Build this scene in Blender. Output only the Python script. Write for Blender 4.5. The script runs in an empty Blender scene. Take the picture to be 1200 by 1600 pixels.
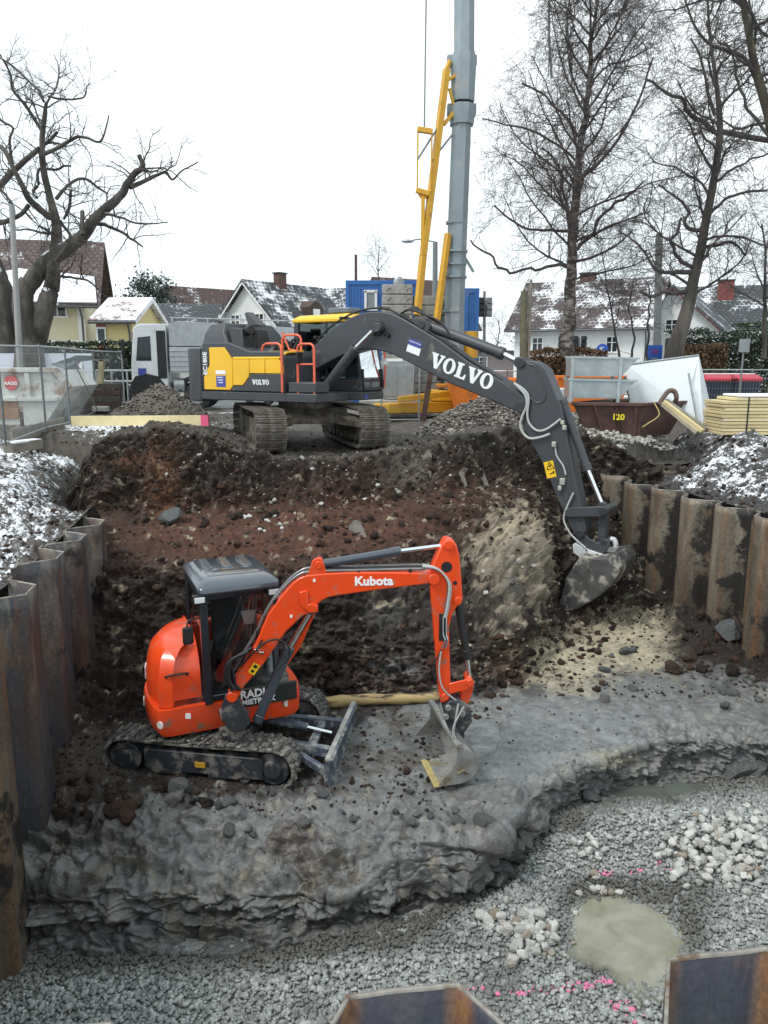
import bpy, bmesh, math, random
import numpy as np
from mathutils import Matrix, Vector
R = math.radians
sc = bpy.context.scene
# ------------------------------------------------------------------ camera, sky, sun, exposure
PITCH = math.atan(235 / 1200.0)
CAM = Vector((0, 0, 1.7))
cam = bpy.data.cameras.new('camera'); camo = bpy.data.objects.new('camera', cam)
sc.collection.objects.link(camo); sc.camera = camo
camo.location = CAM; camo.rotation_euler = (math.pi / 2 - PITCH, 0, 0)
cam.sensor_fit = 'VERTICAL'; cam.sensor_height = 24; cam.lens = 18.0
cam.clip_start = 0.05; cam.clip_end = 3000
SUN_EL, SUN_AZ = 55, 238          # azimuth from +y clockwise: the bright part of the cloud is behind the camera
w = bpy.data.worlds.new('World'); sc.world = w; w.use_nodes = True
nt = w.node_tree; nt.nodes.clear()
wo = nt.nodes.new('ShaderNodeOutputWorld'); bg = nt.nodes.new('ShaderNodeBackground')
sky = nt.nodes.new('ShaderNodeTexSky'); sky.sky_type = 'NISHITA'; sky.sun_disc = False
sky.sun_elevation = R(SUN_EL); sky.sun_rotation = R(SUN_AZ); sky.dust_density = 4.0; sky.air_density = 1.0
hs = nt.nodes.new('ShaderNodeHueSaturation'); hs.inputs['Saturation'].default_value = 0.35
mx = nt.nodes.new('ShaderNodeMixRGB'); mx.inputs[0].default_value = 0.88      # closed cloud cover over the clear sky
tc = nt.nodes.new('ShaderNodeTexCoord'); ns = nt.nodes.new('ShaderNodeTexNoise')
ns.inputs['Scale'].default_value = 1.6; ns.inputs['Detail'].default_value = 4
cr = nt.nodes.new('ShaderNodeValToRGB')
cr.color_ramp.elements[0].position = 0.36; cr.color_ramp.elements[0].color = (7.7, 9.3, 9.9, 1)
cr.color_ramp.elements[1].position = 0.66; cr.color_ramp.elements[1].color = (10.1, 10.6, 10.8, 1)
L = nt.links.new
L(tc.outputs['Generated'], ns.inputs['Vector']); L(ns.outputs['Fac'], cr.inputs[0])
L(sky.outputs[0], hs.inputs['Color']); L(hs.outputs[0], mx.inputs[1]); L(cr.outputs[0], mx.inputs[2])
L(mx.outputs[0], bg.inputs[0]); bg.inputs[1].default_value = 0.1; L(bg.outputs[0], wo.inputs[0])
sl = bpy.data.lights.new('sun', 'SUN'); sl.energy = 1.5; sl.angle = R(14); sl.color = (1, 0.97, 0.93)
so = bpy.data.objects.new('sun', sl); sc.collection.objects.link(so)
so.rotation_euler = (R(90 - SUN_EL), 0, R(180 - SUN_AZ))
vs = sc.view_settings; vs.view_transform = 'Standard'; vs.look = 'None'; vs.exposure = 0.48; vs.gamma = 1
vs.use_curve_mapping = False
# ------------------------------------------------------------------ helpers
random.seed(7); rng = np.random.default_rng(7)
CT, ST = math.cos(PITCH), math.sin(PITCH)
def ray(px, py):
    u = (px - 600) / 1200.0; v = (800 - py) / 1200.0
    return Vector((u, CT + v * ST, -ST + v * CT))
def P(px, py, y=None, z=None, x=None):
    d = ray(px, py)
    t = y / d.y if y is not None else ((z - CAM.z) / d.z if z is not None else x / d.x)
    return CAM + d * t
def proj(p):
    q = Vector(p) - CAM; dep = q.y * CT - q.z * ST; up = q.y * ST + q.z * CT
    return 600 + 1200 * q.x / dep, 800 - 1200 * up / dep
def on_frame(px, py, M, yo=0.0):
    """photo point -> (x, z) in the vertical plane y = yo of frame M (world matrix)"""
    Mi = M.inverted(); o = Mi @ CAM; d = Mi.to_3x3() @ ray(px, py)
    t = (yo - o.y) / d.y; p = o + d * t
    return p.x, p.z
def frame(loc, yaw=0, pitch=0, roll=0):
    return Matrix.Translation(loc) @ Matrix.Rotation(yaw, 4, 'Z') @ Matrix.Rotation(pitch, 4, 'Y') @ Matrix.Rotation(roll, 4, 'X')
_perm = np.random.default_rng(3).permutation(256); _perm = np.concatenate([_perm, _perm, _perm])
_grad = np.array([[1,1,0],[-1,1,0],[1,-1,0],[-1,-1,0],[1,0,1],[-1,0,1],[1,0,-1],[-1,0,-1],[0,1,1],[0,-1,1],[0,1,-1],[0,-1,-1]], float)
def pnoise(p):
    p = np.asarray(p, float); i = np.floor(p).astype(int); f = p - i; i &= 255
    u = f * f * f * (f * (f * 6 - 15) + 10); out = 0
    for dx in (0, 1):
        for dy in (0, 1):
            for dz in (0, 1):
                h = _perm[_perm[_perm[i[:, 0] + dx] + i[:, 1] + dy] + i[:, 2] + dz] % 12
                g = (_grad[h] * (f - np.array([dx, dy, dz]))).sum(1)
                wx = u[:, 0] if dx else 1 - u[:, 0]; wy = u[:, 1] if dy else 1 - u[:, 1]; wz = u[:, 2] if dz else 1 - u[:, 2]
                out = out + g * wx * wy * wz
    return out
def fbm(p, sc_=1.0, oct=4, lac=2.1, gain=.5, ridged=False):
    p = np.asarray(p, float) * sc_; a = 1.0; s = 0; tot = 0
    for k in range(oct):
        n = pnoise(p + 17.3 * k)
        if ridged: n = 1 - 2 * np.abs(n)
        s = s + a * n; tot += a; a *= gain; p = p * lac
    return s / tot
def sstep(a, b, x):
    t = np.clip((x - a) / (b - a), 0, 1); return t * t * (3 - 2 * t)
# ------------------------------------------------------------------ materials
MATS = {}
def mat(name, col, rough=.6, metal=0., var=.12, scale=6., bump=0., bscale=40., dirt=None, damt=.4, dscale=3., spec=.5,
        trans=0., alpha=1., emit=None, snow=0., coat=0., stretch=None, ddetail=6):
    if name in MATS: return MATS[name]
    m = bpy.data.materials.new(name); m.use_nodes = True; MATS[name] = m
    n = m.node_tree.nodes; l = m.node_tree.links.new; b = n['Principled BSDF']
    tcn = n.new('ShaderNodeTexCoord'); vec = tcn.outputs['Object']
    if stretch:
        mp = n.new('ShaderNodeMapping'); mp.inputs['Scale'].default_value = stretch; l(vec, mp.inputs['Vector']); vec = mp.outputs[0]
    col4 = (*col, 1)
    b.inputs['Roughness'].default_value = rough; b.inputs['Metallic'].default_value = metal
    b.inputs['Specular IOR Level'].default_value = spec
    if coat: b.inputs['Coat Weight'].default_value = coat; b.inputs['Coat Roughness'].default_value = .12
    out = None
    if var:
        t = n.new('ShaderNodeTexNoise'); t.inputs['Scale'].default_value = scale; t.inputs['Detail'].default_value = 5; l(vec, t.inputs['Vector'])
        r = n.new('ShaderNodeValToRGB'); r.color_ramp.elements[0].position = .3; r.color_ramp.elements[1].position = .7
        r.color_ramp.elements[0].color = (*[c * (1 - var) for c in col], 1); r.color_ramp.elements[1].color = (*[min(1, c * (1 + var)) for c in col], 1)
        l(t.outputs['Fac'], r.inputs[0]); out = r.outputs[0]
    if dirt is not None:
        t = n.new('ShaderNodeTexNoise'); t.inputs['Scale'].default_value = dscale; t.inputs['Detail'].default_value = ddetail; t.inputs['Roughness'].default_value = .65; l(vec, t.inputs['Vector'])
        r = n.new('ShaderNodeValToRGB'); th = .72 - .4 * damt
        r.color_ramp.elements[0].position = th - .05; r.color_ramp.elements[1].position = th + .06; l(t.outputs['Fac'], r.inputs[0])
        mm = n.new('ShaderNodeMixRGB'); mm.inputs[2].default_value = (*dirt, 1); mm.inputs[1].default_value = col4
        if out: l(out, mm.inputs[1])
        l(r.outputs[0], mm.inputs[0]); out = mm.outputs[0]
        rr = n.new('ShaderNodeMixRGB'); rr.inputs[1].default_value = (rough,) * 3 + (1,); rr.inputs[2].default_value = (.85,) * 3 + (1,)
        l(r.outputs[0], rr.inputs[0]); l(rr.outputs[0], b.inputs['Roughness'])
        if metal:
            m3 = n.new('ShaderNodeMath'); m3.operation = 'MULTIPLY_ADD'; m3.inputs[1].default_value = -metal; m3.inputs[2].default_value = metal
            l(r.outputs[0], m3.inputs[0]); l(m3.outputs[0], b.inputs['Metallic'])
    if snow:
        g = n.new('ShaderNodeNewGeometry'); sx = n.new('ShaderNodeSeparateXYZ'); l(g.outputs['Normal'], sx.inputs[0])
        t = n.new('ShaderNodeTexNoise'); t.inputs['Scale'].default_value = 2.2; t.inputs['Detail'].default_value = 6; l(tcn.outputs['Object'], t.inputs['Vector'])
        ma = n.new('ShaderNodeMath'); ma.operation = 'MULTIPLY_ADD'; ma.inputs[1].default_value = .55; l(sx.outputs[2], ma.inputs[0]); l(t.outputs['Fac'], ma.inputs[2])
        r = n.new('ShaderNodeValToRGB'); th = 1.12 - .35 * snow; r.color_ramp.elements[0].position = max(0, min(.98, th - .04)); r.color_ramp.elements[1].position = max(.01, min(1, th + .04)); l(ma.outputs[0], r.inputs[0])
        mm = n.new('ShaderNodeMixRGB'); mm.inputs[2].default_value = (.8, .82, .85, 1); mm.inputs[1].default_value = col4
        if out: l(out, mm.inputs[1])
        l(r.outputs[0], mm.inputs[0]); out = mm.outputs[0]
    if out: l(out, b.inputs['Base Color'])
    else: b.inputs['Base Color'].default_value = col4
    if bump:
        t = n.new('ShaderNodeTexNoise'); t.inputs['Scale'].default_value = bscale; t.inputs['Detail'].default_value = 6; l(vec, t.inputs['Vector'])
        bp = n.new('ShaderNodeBump'); bp.inputs['Strength'].default_value = 1; bp.inputs['Distance'].default_value = bump
        l(t.outputs['Fac'], bp.inputs['Height']); l(bp.outputs[0], b.inputs['Normal'])
    if trans: b.inputs['Transmission Weight'].default_value = trans; b.inputs['IOR'].default_value = 1.45
    if alpha < 1: b.inputs['Alpha'].default_value = alpha
    if emit: b.inputs['Emission Color'].default_value = (*emit, 1); b.inputs['Emission Strength'].default_value = 1
    return m
def glass(name, tint=(.5, .56, .56), dark=.55):
    """window pane: thin tinted glass, part see-through and part glossy"""
    if name in MATS: return MATS[name]
    m = bpy.data.materials.new(name); m.use_nodes = True; MATS[name] = m
    n = m.node_tree.nodes; l = m.node_tree.links.new; n.clear()
    o = n.new('ShaderNodeOutputMaterial'); tr = n.new('ShaderNodeBsdfTransparent'); gl = n.new('ShaderNodeBsdfGlossy'); mx_ = n.new('ShaderNodeMixShader')
    tr.inputs[0].default_value = (*[c * dark * 1.6 for c in tint], 1); gl.inputs['Roughness'].default_value = .03
    fr = n.new('ShaderNodeFresnel'); fr.inputs[0].default_value = 1.55
    ad = n.new('ShaderNodeMath'); ad.operation = 'ADD'; ad.inputs[1].default_value = .05; l(fr.outputs[0], ad.inputs[0])
    l(ad.outputs[0], mx_.inputs[0]); l(tr.outputs[0], mx_.inputs[1]); l(gl.outputs[0], mx_.inputs[2]); l(mx_.outputs[0], o.inputs[0])
    return m
# ------------------------------------------------------------------ mesh builder
col = sc.collection
class MB:
    def __init__(s, M=None): s.v = []; s.f = []; s.M = M
    def add(s, vs, fs):
        o = len(s.v)
        for p in vs:
            p = Vector(p); s.v.append(tuple(s.M @ p if s.M else p))
        s.f += [tuple(i + o for i in f) for f in fs]; return s
    def box(s, c, d, rz=0, M=None):
        x, y, z = [k / 2 for k in d]; m = Matrix.Translation(c) @ (M if M else Matrix.Rotation(rz, 4, 'Z'))
        vs = [m @ Vector(p) for p in ((-x,-y,-z),(x,-y,-z),(x,y,-z),(-x,y,-z),(-x,-y,z),(x,-y,z),(x,y,z),(-x,y,z))]
        return s.add(vs, [(3,2,1,0),(4,5,6,7),(0,1,5,4),(1,2,6,5),(2,3,7,6),(3,0,4,7)])
    def prism(s, pts, y0, y1):
        """outline in x-z, extruded along y"""
        a = sum(pts[i][0] * pts[(i+1) % len(pts)][1] - pts[(i+1) % len(pts)][0] * pts[i][1] for i in range(len(pts)))
        if a < 0: pts = pts[::-1]
        n = len(pts); vs = [(p[0], y0, p[1]) for p in pts] + [(p[0], y1, p[1]) for p in pts]
        if y0 > y1: vs = vs[n:] + vs[:n]
        return s.add(vs, [tuple(range(n)), tuple(range(2*n-1, n-1, -1))] + [((i+1) % n, i, n+i, n+(i+1) % n) for i in range(n)])
    def prismz(s, pts, z0, z1):
        a = sum(pts[i][0] * pts[(i+1) % len(pts)][1] - pts[(i+1) % len(pts)][0] * pts[i][1] for i in range(len(pts)))
        if a < 0: pts = pts[::-1]
        n = len(pts); vs = [(p[0], p[1], z0) for p in pts] + [(p[0], p[1], z1) for p in pts]
        return s.add(vs, [tuple(range(n-1, -1, -1)), tuple(range(n, 2*n))] + [(i, (i+1) % n, n+(i+1) % n, n+i) for i in range(n)])
    def loft(s, rings, cap=True, closed=True):
        n = len(rings[0]); vs = [p for r in rings for p in r]; fs = []
        for k in range(len(rings) - 1):
            for i in range(n if closed else n - 1):
                j = (i + 1) % n; fs.append((k*n+i, k*n+j, (k+1)*n+j, (k+1)*n+i))
        if cap: fs += [tuple(range(n-1, -1, -1)), tuple(range((len(rings)-1)*n, len(rings)*n))]
        return s.add(vs, fs)
    def tube(s, pts, r, n=8, cap=True):
        pts = [Vector(p) for p in pts]
        if len(pts) < 2: return s
        rs = r if isinstance(r, (list, tuple)) else [r] * len(pts)
        up = Vector((0, 0, 1)); rings = []; ref = None
        for i, p in enumerate(pts):
            d = (pts[min(i+1, len(pts)-1)] - pts[max(i-1, 0)])
            if d.length < 1e-9: d = Vector((0, 0, 1))
            d.normalize()
            if ref is None:
                a = up if abs(d.z) < .9 else Vector((1, 0, 0)); ref = d.cross(a).normalized()
            ref = (ref - d * ref.dot(d))
            if ref.length < 1e-6: ref = d.orthogonal()
            ref.normalize(); b = d.cross(ref)
            rings.append([p + (ref * math.cos(2*math.pi*k/n) + b * math.sin(2*math.pi*k/n)) * rs[i] for k in range(n)])
        return s.loft(rings, cap)
    def bar(s, a, b, wd, ht):
        """square bar from a to b"""
        a, b = Vector(a), Vector(b); d = b - a; q = d.to_track_quat('X', 'Z')
        return s.box((a + b) / 2, (d.length, wd, ht), M=q.to_matrix().to_4x4())
    def sphere(s, c, r, nu=12, nv=8, sq=(1, 1, 1)):
        rings = []
        for k in range(1, nv):
            a = math.pi * k / nv
            rings.append([Vector(c) + Vector((r*math.sin(a)*math.cos(2*math.pi*i/nu)*sq[0], r*math.sin(a)*math.sin(2*math.pi*i/nu)*sq[1], -r*math.cos(a)*sq[2])) for i in range(nu)])
        return s.loft(rings, True)
    def build(s, name, m, parent=None, bevel=0, smooth=0, kind=None, seg=2):
        me = bpy.data.meshes.new(name); me.from_pydata(s.v, [], s.f); me.update()
        if m: me.materials.append(m)
        if smooth: me.shade_smooth(); me.set_sharp_from_angle(angle=R(smooth))
        o = bpy.data.objects.new(name, me); col.objects.link(o)
        if parent: o.parent = parent
        if bevel:
            b = o.modifiers.new('bevel', 'BEVEL'); b.width = bevel; b.segments = seg; b.limit_method = 'ANGLE'; b.angle_limit = R(32)
            if not smooth: me.shade_smooth(); me.set_sharp_from_angle(angle=R(40))
        if kind: o['kind'] = kind
        return o
def npmesh(name, v, f, m, parent=None, kind=None, smooth=False):
    """numpy verts (n,3), faces (k,3|4)"""
    me = bpy.data.meshes.new(name); v = np.asarray(v, np.float32); f = np.asarray(f, np.int32); k = f.shape[1]
    me.vertices.add(len(v)); me.vertices.foreach_set('co', v.ravel())
    me.loops.add(f.size); me.loops.foreach_set('vertex_index', f.ravel())
    me.polygons.add(len(f)); me.polygons.foreach_set('loop_start', np.arange(0, f.size, k, dtype=np.int32))
    me.update(calc_edges=True); me.validate()
    if smooth: me.shade_smooth()
    if m: me.materials.append(m)
    o = bpy.data.objects.new(name, me); col.objects.link(o)
    if parent: o.parent = parent
    if kind: o['kind'] = kind
    return o
def vattr(o, name, c):
    c = np.asarray(c, np.float32)
    if c.ndim == 1:
        a = o.data.attributes.new(name, 'FLOAT', 'POINT'); a.data.foreach_set('value', c)
    else:
        if c.shape[1] == 3: c = np.concatenate([c, np.ones((len(c), 1), np.float32)], 1)
        a = o.data.attributes.new(name, 'FLOAT_COLOR', 'POINT'); a.data.foreach_set('color', c.ravel())
def tag(o, label, cat, group=None):
    o['label'] = label; o['category'] = cat
    if group: o['group'] = group
    return o
def thing(name, label, cat, loc=(0, 0, 0), group=None, rz=0):
    o = bpy.data.objects.new(name, None); col.objects.link(o); o.location = loc; o.rotation_euler = (0, 0, rz); o.empty_display_size = .2
    return tag(o, label, cat, group)
def bez(p, n=12):
    """Catmull-Rom through points"""
    p = [Vector(q) for q in p]; out = []
    q = [p[0] * 2 - p[1]] + p + [p[-1] * 2 - p[-2]]
    for i in range(1, len(q) - 2):
        for k in range(n):
            t = k / n; a, b, c, d = q[i-1], q[i], q[i+1], q[i+2]
            out.append(.5 * ((2*b) + (-a+c)*t + (2*a-5*b+4*c-d)*t*t + (-a+3*b-3*c+d)*t**3))
    return out + [p[-1]]
def text_mesh(s, size, extr=.004, bold=0.0, shear=0.0):
    """built-in lettering as mesh data, flat in x-y, centred"""
    cu = bpy.data.curves.new('lettering', 'FONT'); cu.body = s; cu.size = size; cu.extrude = extr; cu.offset = bold; cu.shear = shear
    cu.align_x = 'CENTER'; cu.align_y = 'CENTER'; cu.resolution_u = 3
    o = bpy.data.objects.new('lettering', cu); col.objects.link(o)
    me = bpy.data.meshes.new_from_object(o.evaluated_get(bpy.context.evaluated_depsgraph_get()))
    bpy.data.objects.remove(o); return me
def place_text(s, size, M, m, parent, name='lettering', extr=.004, bold=0., sx=1.):
    me = text_mesh(s, size, extr, bold); me.transform(M @ Matrix.Diagonal((sx, 1, 1, 1))); me.materials.clear(); me.materials.append(m)
    o = bpy.data.objects.new(name, me); col.objects.link(o); o.parent = parent; return o
# ------------------------------------------------------------------ soil materials
def soil_mat(name, rough=.75, bump=.02, bscale=14, snow=False, fine=.012):
    m = bpy.data.materials.new(name); m.use_nodes = True; n = m.node_tree.nodes; l = m.node_tree.links.new; b = n['Principled BSDF']
    tcn = n.new('ShaderNodeTexCoord'); at = n.new('ShaderNodeAttribute'); at.attribute_name = 'soil'
    t = n.new('ShaderNodeTexNoise'); t.inputs['Scale'].default_value = 7; t.inputs['Detail'].default_value = 8; t.inputs['Roughness'].default_value = .7
    l(tcn.outputs['Object'], t.inputs['Vector'])
    r = n.new('ShaderNodeValToRGB'); r.color_ramp.elements[0].position = .28; r.color_ramp.elements[0].color = (.5, .5, .5, 1)
    r.color_ramp.elements[1].position = .72; r.color_ramp.elements[1].color = (1.5, 1.5, 1.5, 1); l(t.outputs['Fac'], r.inputs[0])
    mu = n.new('ShaderNodeMixRGB'); mu.blend_type = 'MULTIPLY'; mu.inputs[0].default_value = 1; l(at.outputs['Color'], mu.inputs[1]); l(r.outputs[0], mu.inputs[2])
    out = mu.outputs[0]
    # small light grit
    v = n.new('ShaderNodeTexVoronoi'); v.inputs['Scale'].default_value = 16; l(tcn.outputs['Object'], v.inputs['Vector'])
    vr = n.new('ShaderNodeValToRGB'); vr.color_ramp.elements[0].position = .1; vr.color_ramp.elements[0].color = (1, 1, 1, 1); vr.color_ramp.elements[1].position = .16; vr.color_ramp.elements[1].color = (0, 0, 0, 1)
    l(v.outputs['Distance'], vr.inputs[0])
    sp = n.new('ShaderNodeMath'); sp.operation = 'GREATER_THAN'; sp.inputs[1].default_value = .86; sc2 = n.new('ShaderNodeSeparateColor'); l(v.outputs['Color'], sc2.inputs[0]); l(sc2.outputs[0], sp.inputs[0])
    m2 = n.new('ShaderNodeMath'); m2.operation = 'MULTIPLY'; l(sp.outputs[0], m2.inputs[0]); l(vr.outputs[0], m2.inputs[1])
    mg = n.new('ShaderNodeMixRGB'); mg.inputs[2].default_value = (.2, .19, .17, 1); l(m2.outputs[0], mg.inputs[0]); l(out, mg.inputs[1]); out = mg.outputs[0]
    t3 = n.new('ShaderNodeTexNoise'); t3.inputs['Scale'].default_value = bscale; t3.inputs['Detail'].default_value = 9; t3.inputs['Roughness'].default_value = .62; l(tcn.outputs['Object'], t3.inputs['Vector'])
    bp = n.new('ShaderNodeBump'); bp.inputs['Strength'].default_value = .8; bp.inputs['Distance'].default_value = bump; l(t3.outputs['Fac'], bp.inputs['Height'])
    v2 = n.new('ShaderNodeTexVoronoi'); v2.inputs['Scale'].default_value = 30; l(tcn.outputs['Object'], v2.inputs['Vector'])
    bp2 = n.new('ShaderNodeBump'); bp2.inputs['Strength'].default_value = .7; bp2.inputs['Distance'].default_value = fine; l(v2.outputs['Distance'], bp2.inputs['Height']); l(bp.outputs[0], bp2.inputs['Normal'])
    if snow:
        sa = n.new('ShaderNodeAttribute'); sa.attribute_name = 'snow'
        t4 = n.new('ShaderNodeTexNoise'); t4.inputs['Scale'].default_value = 5; t4.inputs['Detail'].default_value = 10; t4.inputs['Roughness'].default_value = .85; l(tcn.outputs['Object'], t4.inputs['Vector'])
        cst = n.new('ShaderNodeMath'); cst.operation = 'MULTIPLY_ADD'; cst.inputs[1].default_value = 1.9; cst.inputs[2].default_value = -.45; l(t4.outputs['Fac'], cst.inputs[0])
        ad = n.new('ShaderNodeMath'); ad.operation = 'ADD'; l(sa.outputs['Fac'], ad.inputs[0]); l(cst.outputs[0], ad.inputs[1])
        rr = n.new('ShaderNodeValToRGB'); rr.color_ramp.elements[0].position = .93; rr.color_ramp.elements[1].position = 1.0; l(ad.outputs[0], rr.inputs[0])
        ms = n.new('ShaderNodeMixRGB'); ms.inputs[2].default_value = (.78, .8, .84, 1); l(rr.outputs[0], ms.inputs[0]); l(out, ms.inputs[1]); out = ms.outputs[0]
    ra = n.new('ShaderNodeAttribute'); ra.attribute_name = 'wet'
    rm = n.new('ShaderNodeMapRange'); rm.inputs[3].default_value = rough; rm.inputs[4].default_value = .26; l(ra.outputs['Fac'], rm.inputs[0])
    for bn_, s0_, s1_ in ((bp2, .7, .25), (bp, .8, .62)):          # wet clay is smeared smooth, dry soil stays crumbly
        r2_ = n.new('ShaderNodeMapRange'); r2_.inputs[3].default_value = s0_; r2_.inputs[4].default_value = s1_; l(ra.outputs['Fac'], r2_.inputs[0]); l(r2_.outputs[0], bn_.inputs['Strength'])
    l(rm.outputs[0], b.inputs['Roughness']); l(out, b.inputs['Base Color']); l(bp2.outputs[0], b.inputs['Normal'])
    b.inputs['Specular IOR Level'].default_value = .5
    return m
SOIL = soil_mat('excavated soil', rough=.9); SNOWSOIL = soil_mat('snow dusted soil', rough=.9, snow=True, bump=.03, bscale=9)
CLAY, PEAT, RED, SAND, OCHRE, BLACK = (.14,.144,.142), (.019,.012,.0085), (.072,.025,.0125), (.36,.315,.22), (.13,.052,.02), (.010,.0085,.008)
BROWN = (.042, .031, .024)
WL0, WLd = np.array([-4.02, 7.6]), np.array([-.141, .99]); WLn = np.array([-.99, -.141])      # left wall line, outward normal
WR0, WRd = np.array([6.45, 12.7]), np.array([-.2614, .9652]); WRn = np.array([.9652, .2614])   # right wall
WF0, WFd = np.array([.08, 2.74]), np.array([.99, .141]); WFn = np.array([.141, -.99])          # wall at the camera's feet
# ------------------------------------------------------------------ pit terrain: rows of surveyed points (photo x -> photo y, level)
cols = [-160, 40, 100, 200, 300, 400, 500, 600, 700, 760, 800, 850, 900, 950, 1000, 1060, 1130, 1200, 1360]
def gz(x, y):
    """level of the gravel blanket"""
    z = -4.8 + .04 * (x + 3) + .05 * (y - 7.5)
    z = z + .24 * np.exp(-(((x - 4.3) / 1.0) ** 2 + ((y - 9.1) / .55) ** 2)) + .12 * np.exp(-(((x - 1.65) / .5) ** 2 + ((y - 7.75) / .4) ** 2))
    z = z + .2 * np.exp(-(((x - 2.6) / 1.1) ** 2 + ((y - 9.25) / .5) ** 2)) - .14 * np.exp(-(((x - 2.72) / .62) ** 2 + ((y - 7.6) / .62) ** 2) ** 2) - .16 * np.exp(-(((x - 3.9) / .95) ** 2 + ((y - 10.35) / .32) ** 2))
    return z
toe_py = [1505,1505,1500,1492,1500,1497,1475,1455,1425,1385,1340,1300,1268,1248,1238,1232,1225,1215,1205]
toe_z  = [-4.9,-4.9,-4.87,-4.83,-4.82,-4.8,-4.77,-4.74,-4.68,-4.55,-4.52,-4.5,-4.5,-4.5,-4.5,-4.5,-4.48,-4.45,-4.45]
lip_py = [1250,1240,1245,1255,1262,1265,1272,1290,1318,1325,1283,1228,1202,1183,1163,1155,1165,1160,1150]
lip_z  = [-3.78]*6 + [-3.8,-3.86,-3.95,-3.92,-3.87] + [-3.85]*8
blg_py = [1390,1385,1385,1392,1398,1400,1398,1392,1375]
blg_z  = [-4.3,-4.3,-4.3,-4.3,-4.3,-4.28,-4.27,-4.26,-4.28]
ben_py = [1195,1195,1195,1195,1195,1192,1185,1175,1175,1170,1150,1130,1115,1100,1085,1080,1090,1095,1090]
ben_z  = [-3.68]*19
bto_py = [1140,1160,1150,1122,1105,1096,1090,1086,1084,1085,1075,1040,1000,985,985,1000,1025,1050,1070]
bto_z  = [-3.3,-3.4,-3.4,-3.5,-3.55,-3.57,-3.6,-3.6,-3.6,-3.6,-3.6,-3.55,-3.5,-3.5,-3.48,-3.45,-3.4,-3.4,-3.4]
fac_py = [1010,1010,1010,1005,1000,1000,1000,1000,1000,1000,985,955,945,942,945,950,965,990,1000]
fac_z  = [-2.7,-2.7,-2.7,-2.75,-2.75,-2.75,-2.78,-2.8,-2.8,-2.85,-2.85,-2.95,-3.15,-3.25,-3.3,-3.2,-3.1,-3.0,-3.0]
top_py = [880,880,880,882,887,890,887,868,835,822,822,830,850,862,880,900,925,950,960]
top_z  = [-1.6,-1.6,-1.65,-1.7,-1.7,-1.7,-1.68,-1.62,-1.55,-1.55,-1.65,-1.85,-2.2,-2.5,-2.7,-2.8,-2.8,-2.8,-2.8]
far_py = [800,800,800,800,798,786,790,790,765,750,748,762,785,805,830,850,880,900,900]
far_z  = [-1.3,-1.3,-1.3,-1.42,-1.4,-1.35,-1.35,-1.35,-1.2,-1.1,-1.1,-1.3,-1.65,-1.95,-2.3,-2.4,-2.4,-2.4,-2.4]
mid_py = [745,745,742,736,738,750,757,752,728,712,708,712,728,740,765,790,810,830,840]
mid_z  = [-.95,-.95,-.8,-.75,-.75,-.85,-.88,-.85,-.62,-.5,-.5,-.65,-.9,-1.1,-1.5,-1.7,-1.8,-1.8,-1.8]
crn_py = [690,690,690,686,690,710,724,714,692,678,670,670,682,692,715,735,750,765,770]
crn_z  = [-.25,-.25,-.15,-.15,-.18,-.26,-.3,-.27,-.12,-.03,0,0,-.05,-.15,-.6,-.9,-1.1,-1.2,-1.2]
NC = 540
cx = np.linspace(cols[0], cols[-1], NC)
def row(py, z, n=len(cols)):
    c = cols[:len(py)]
    q = np.interp(cx, c, py); zz = np.interp(cx, c, z); k = np.ones(13) / 13
    q = np.convolve(np.pad(q, 6, 'edge'), k, 'valid'); zz = np.convolve(np.pad(zz, 6, 'edge'), k, 'valid')
    return np.array([P(a, b, z=c_) for a, b, c_ in zip(cx, q, zz)])
far_y = [14.6,14.6,14.6,14.8,15.0,15.2,15.2,15.3,15.9,16.3,16.5,16.9,17.3,17.4,17.4,17.4,17.4,17.4,17.4]
mid_y = [15.2,15.2,15.2,15.4,15.6,15.8,15.9,15.9,16.6,17.0,17.2,17.5,17.8,17.9,17.9,17.9,17.9,17.9,17.9]
crn_y = [16.0,16.0,16.0,16.2,16.3,16.5,16.5,16.6,17.4,17.8,18.0,18.2,18.3,18.3,18.3,18.3,18.3,18.3,18.3]
def row_y(py, y):
    k = np.ones(13) / 13; q = np.convolve(np.pad(np.interp(cx, cols, py), 6, 'edge'), k, 'valid'); yy = np.convolve(np.pad(np.interp(cx, cols, y), 6, 'edge'), k, 'valid')
    return np.array([P(a, b, y=c_) for a, b, c_ in zip(cx, q, yy)])
toe, lip = row(toe_py, toe_z), row(lip_py, lip_z)
kx = sstep(690, 790, cx)[:, None]          # 0 left rounded bank, 1 right undercut bank
blg = row(blg_py + [1375] * 10, blg_z + [-4.28] * 10)
und = toe * .72 + lip * .28; und[:, 1] += .12
low = blg * .35 + toe * .65; low[:, 1] += .16; low[:, 2] = toe[:, 2] * .6 + blg[:, 2] * .4
ov1 = lip * .9 + toe * .1; ov1[:, 1] += .04
D = blg * (1 - kx) + ov1 * kx; Cc = low * (1 - kx) + und * kx
sh = row([a + 2 for a in ben_py], ben_z) * .35 + lip * .65
bot = toe.copy(); bot[:, 2] -= .5; bot[:, 1] += .05
crn = row_y(crn_py, crn_y); flat = crn.copy(); flat[:, 1] += 1.3; flat[:, 2] = flat[:, 2] * .85 - .03
end = flat.copy(); end[:, 1] = 27.5; end[:, 2] = -.12; end[:, 0] = flat[:, 0] * 1.25
rows = [bot, toe, Cc, D, lip, sh, row(ben_py, ben_z), row(bto_py, bto_z), row(fac_py, fac_z), row(top_py, top_z), row_y(far_py, far_y), row_y(mid_py, mid_y), crn, flat, end]
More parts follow.
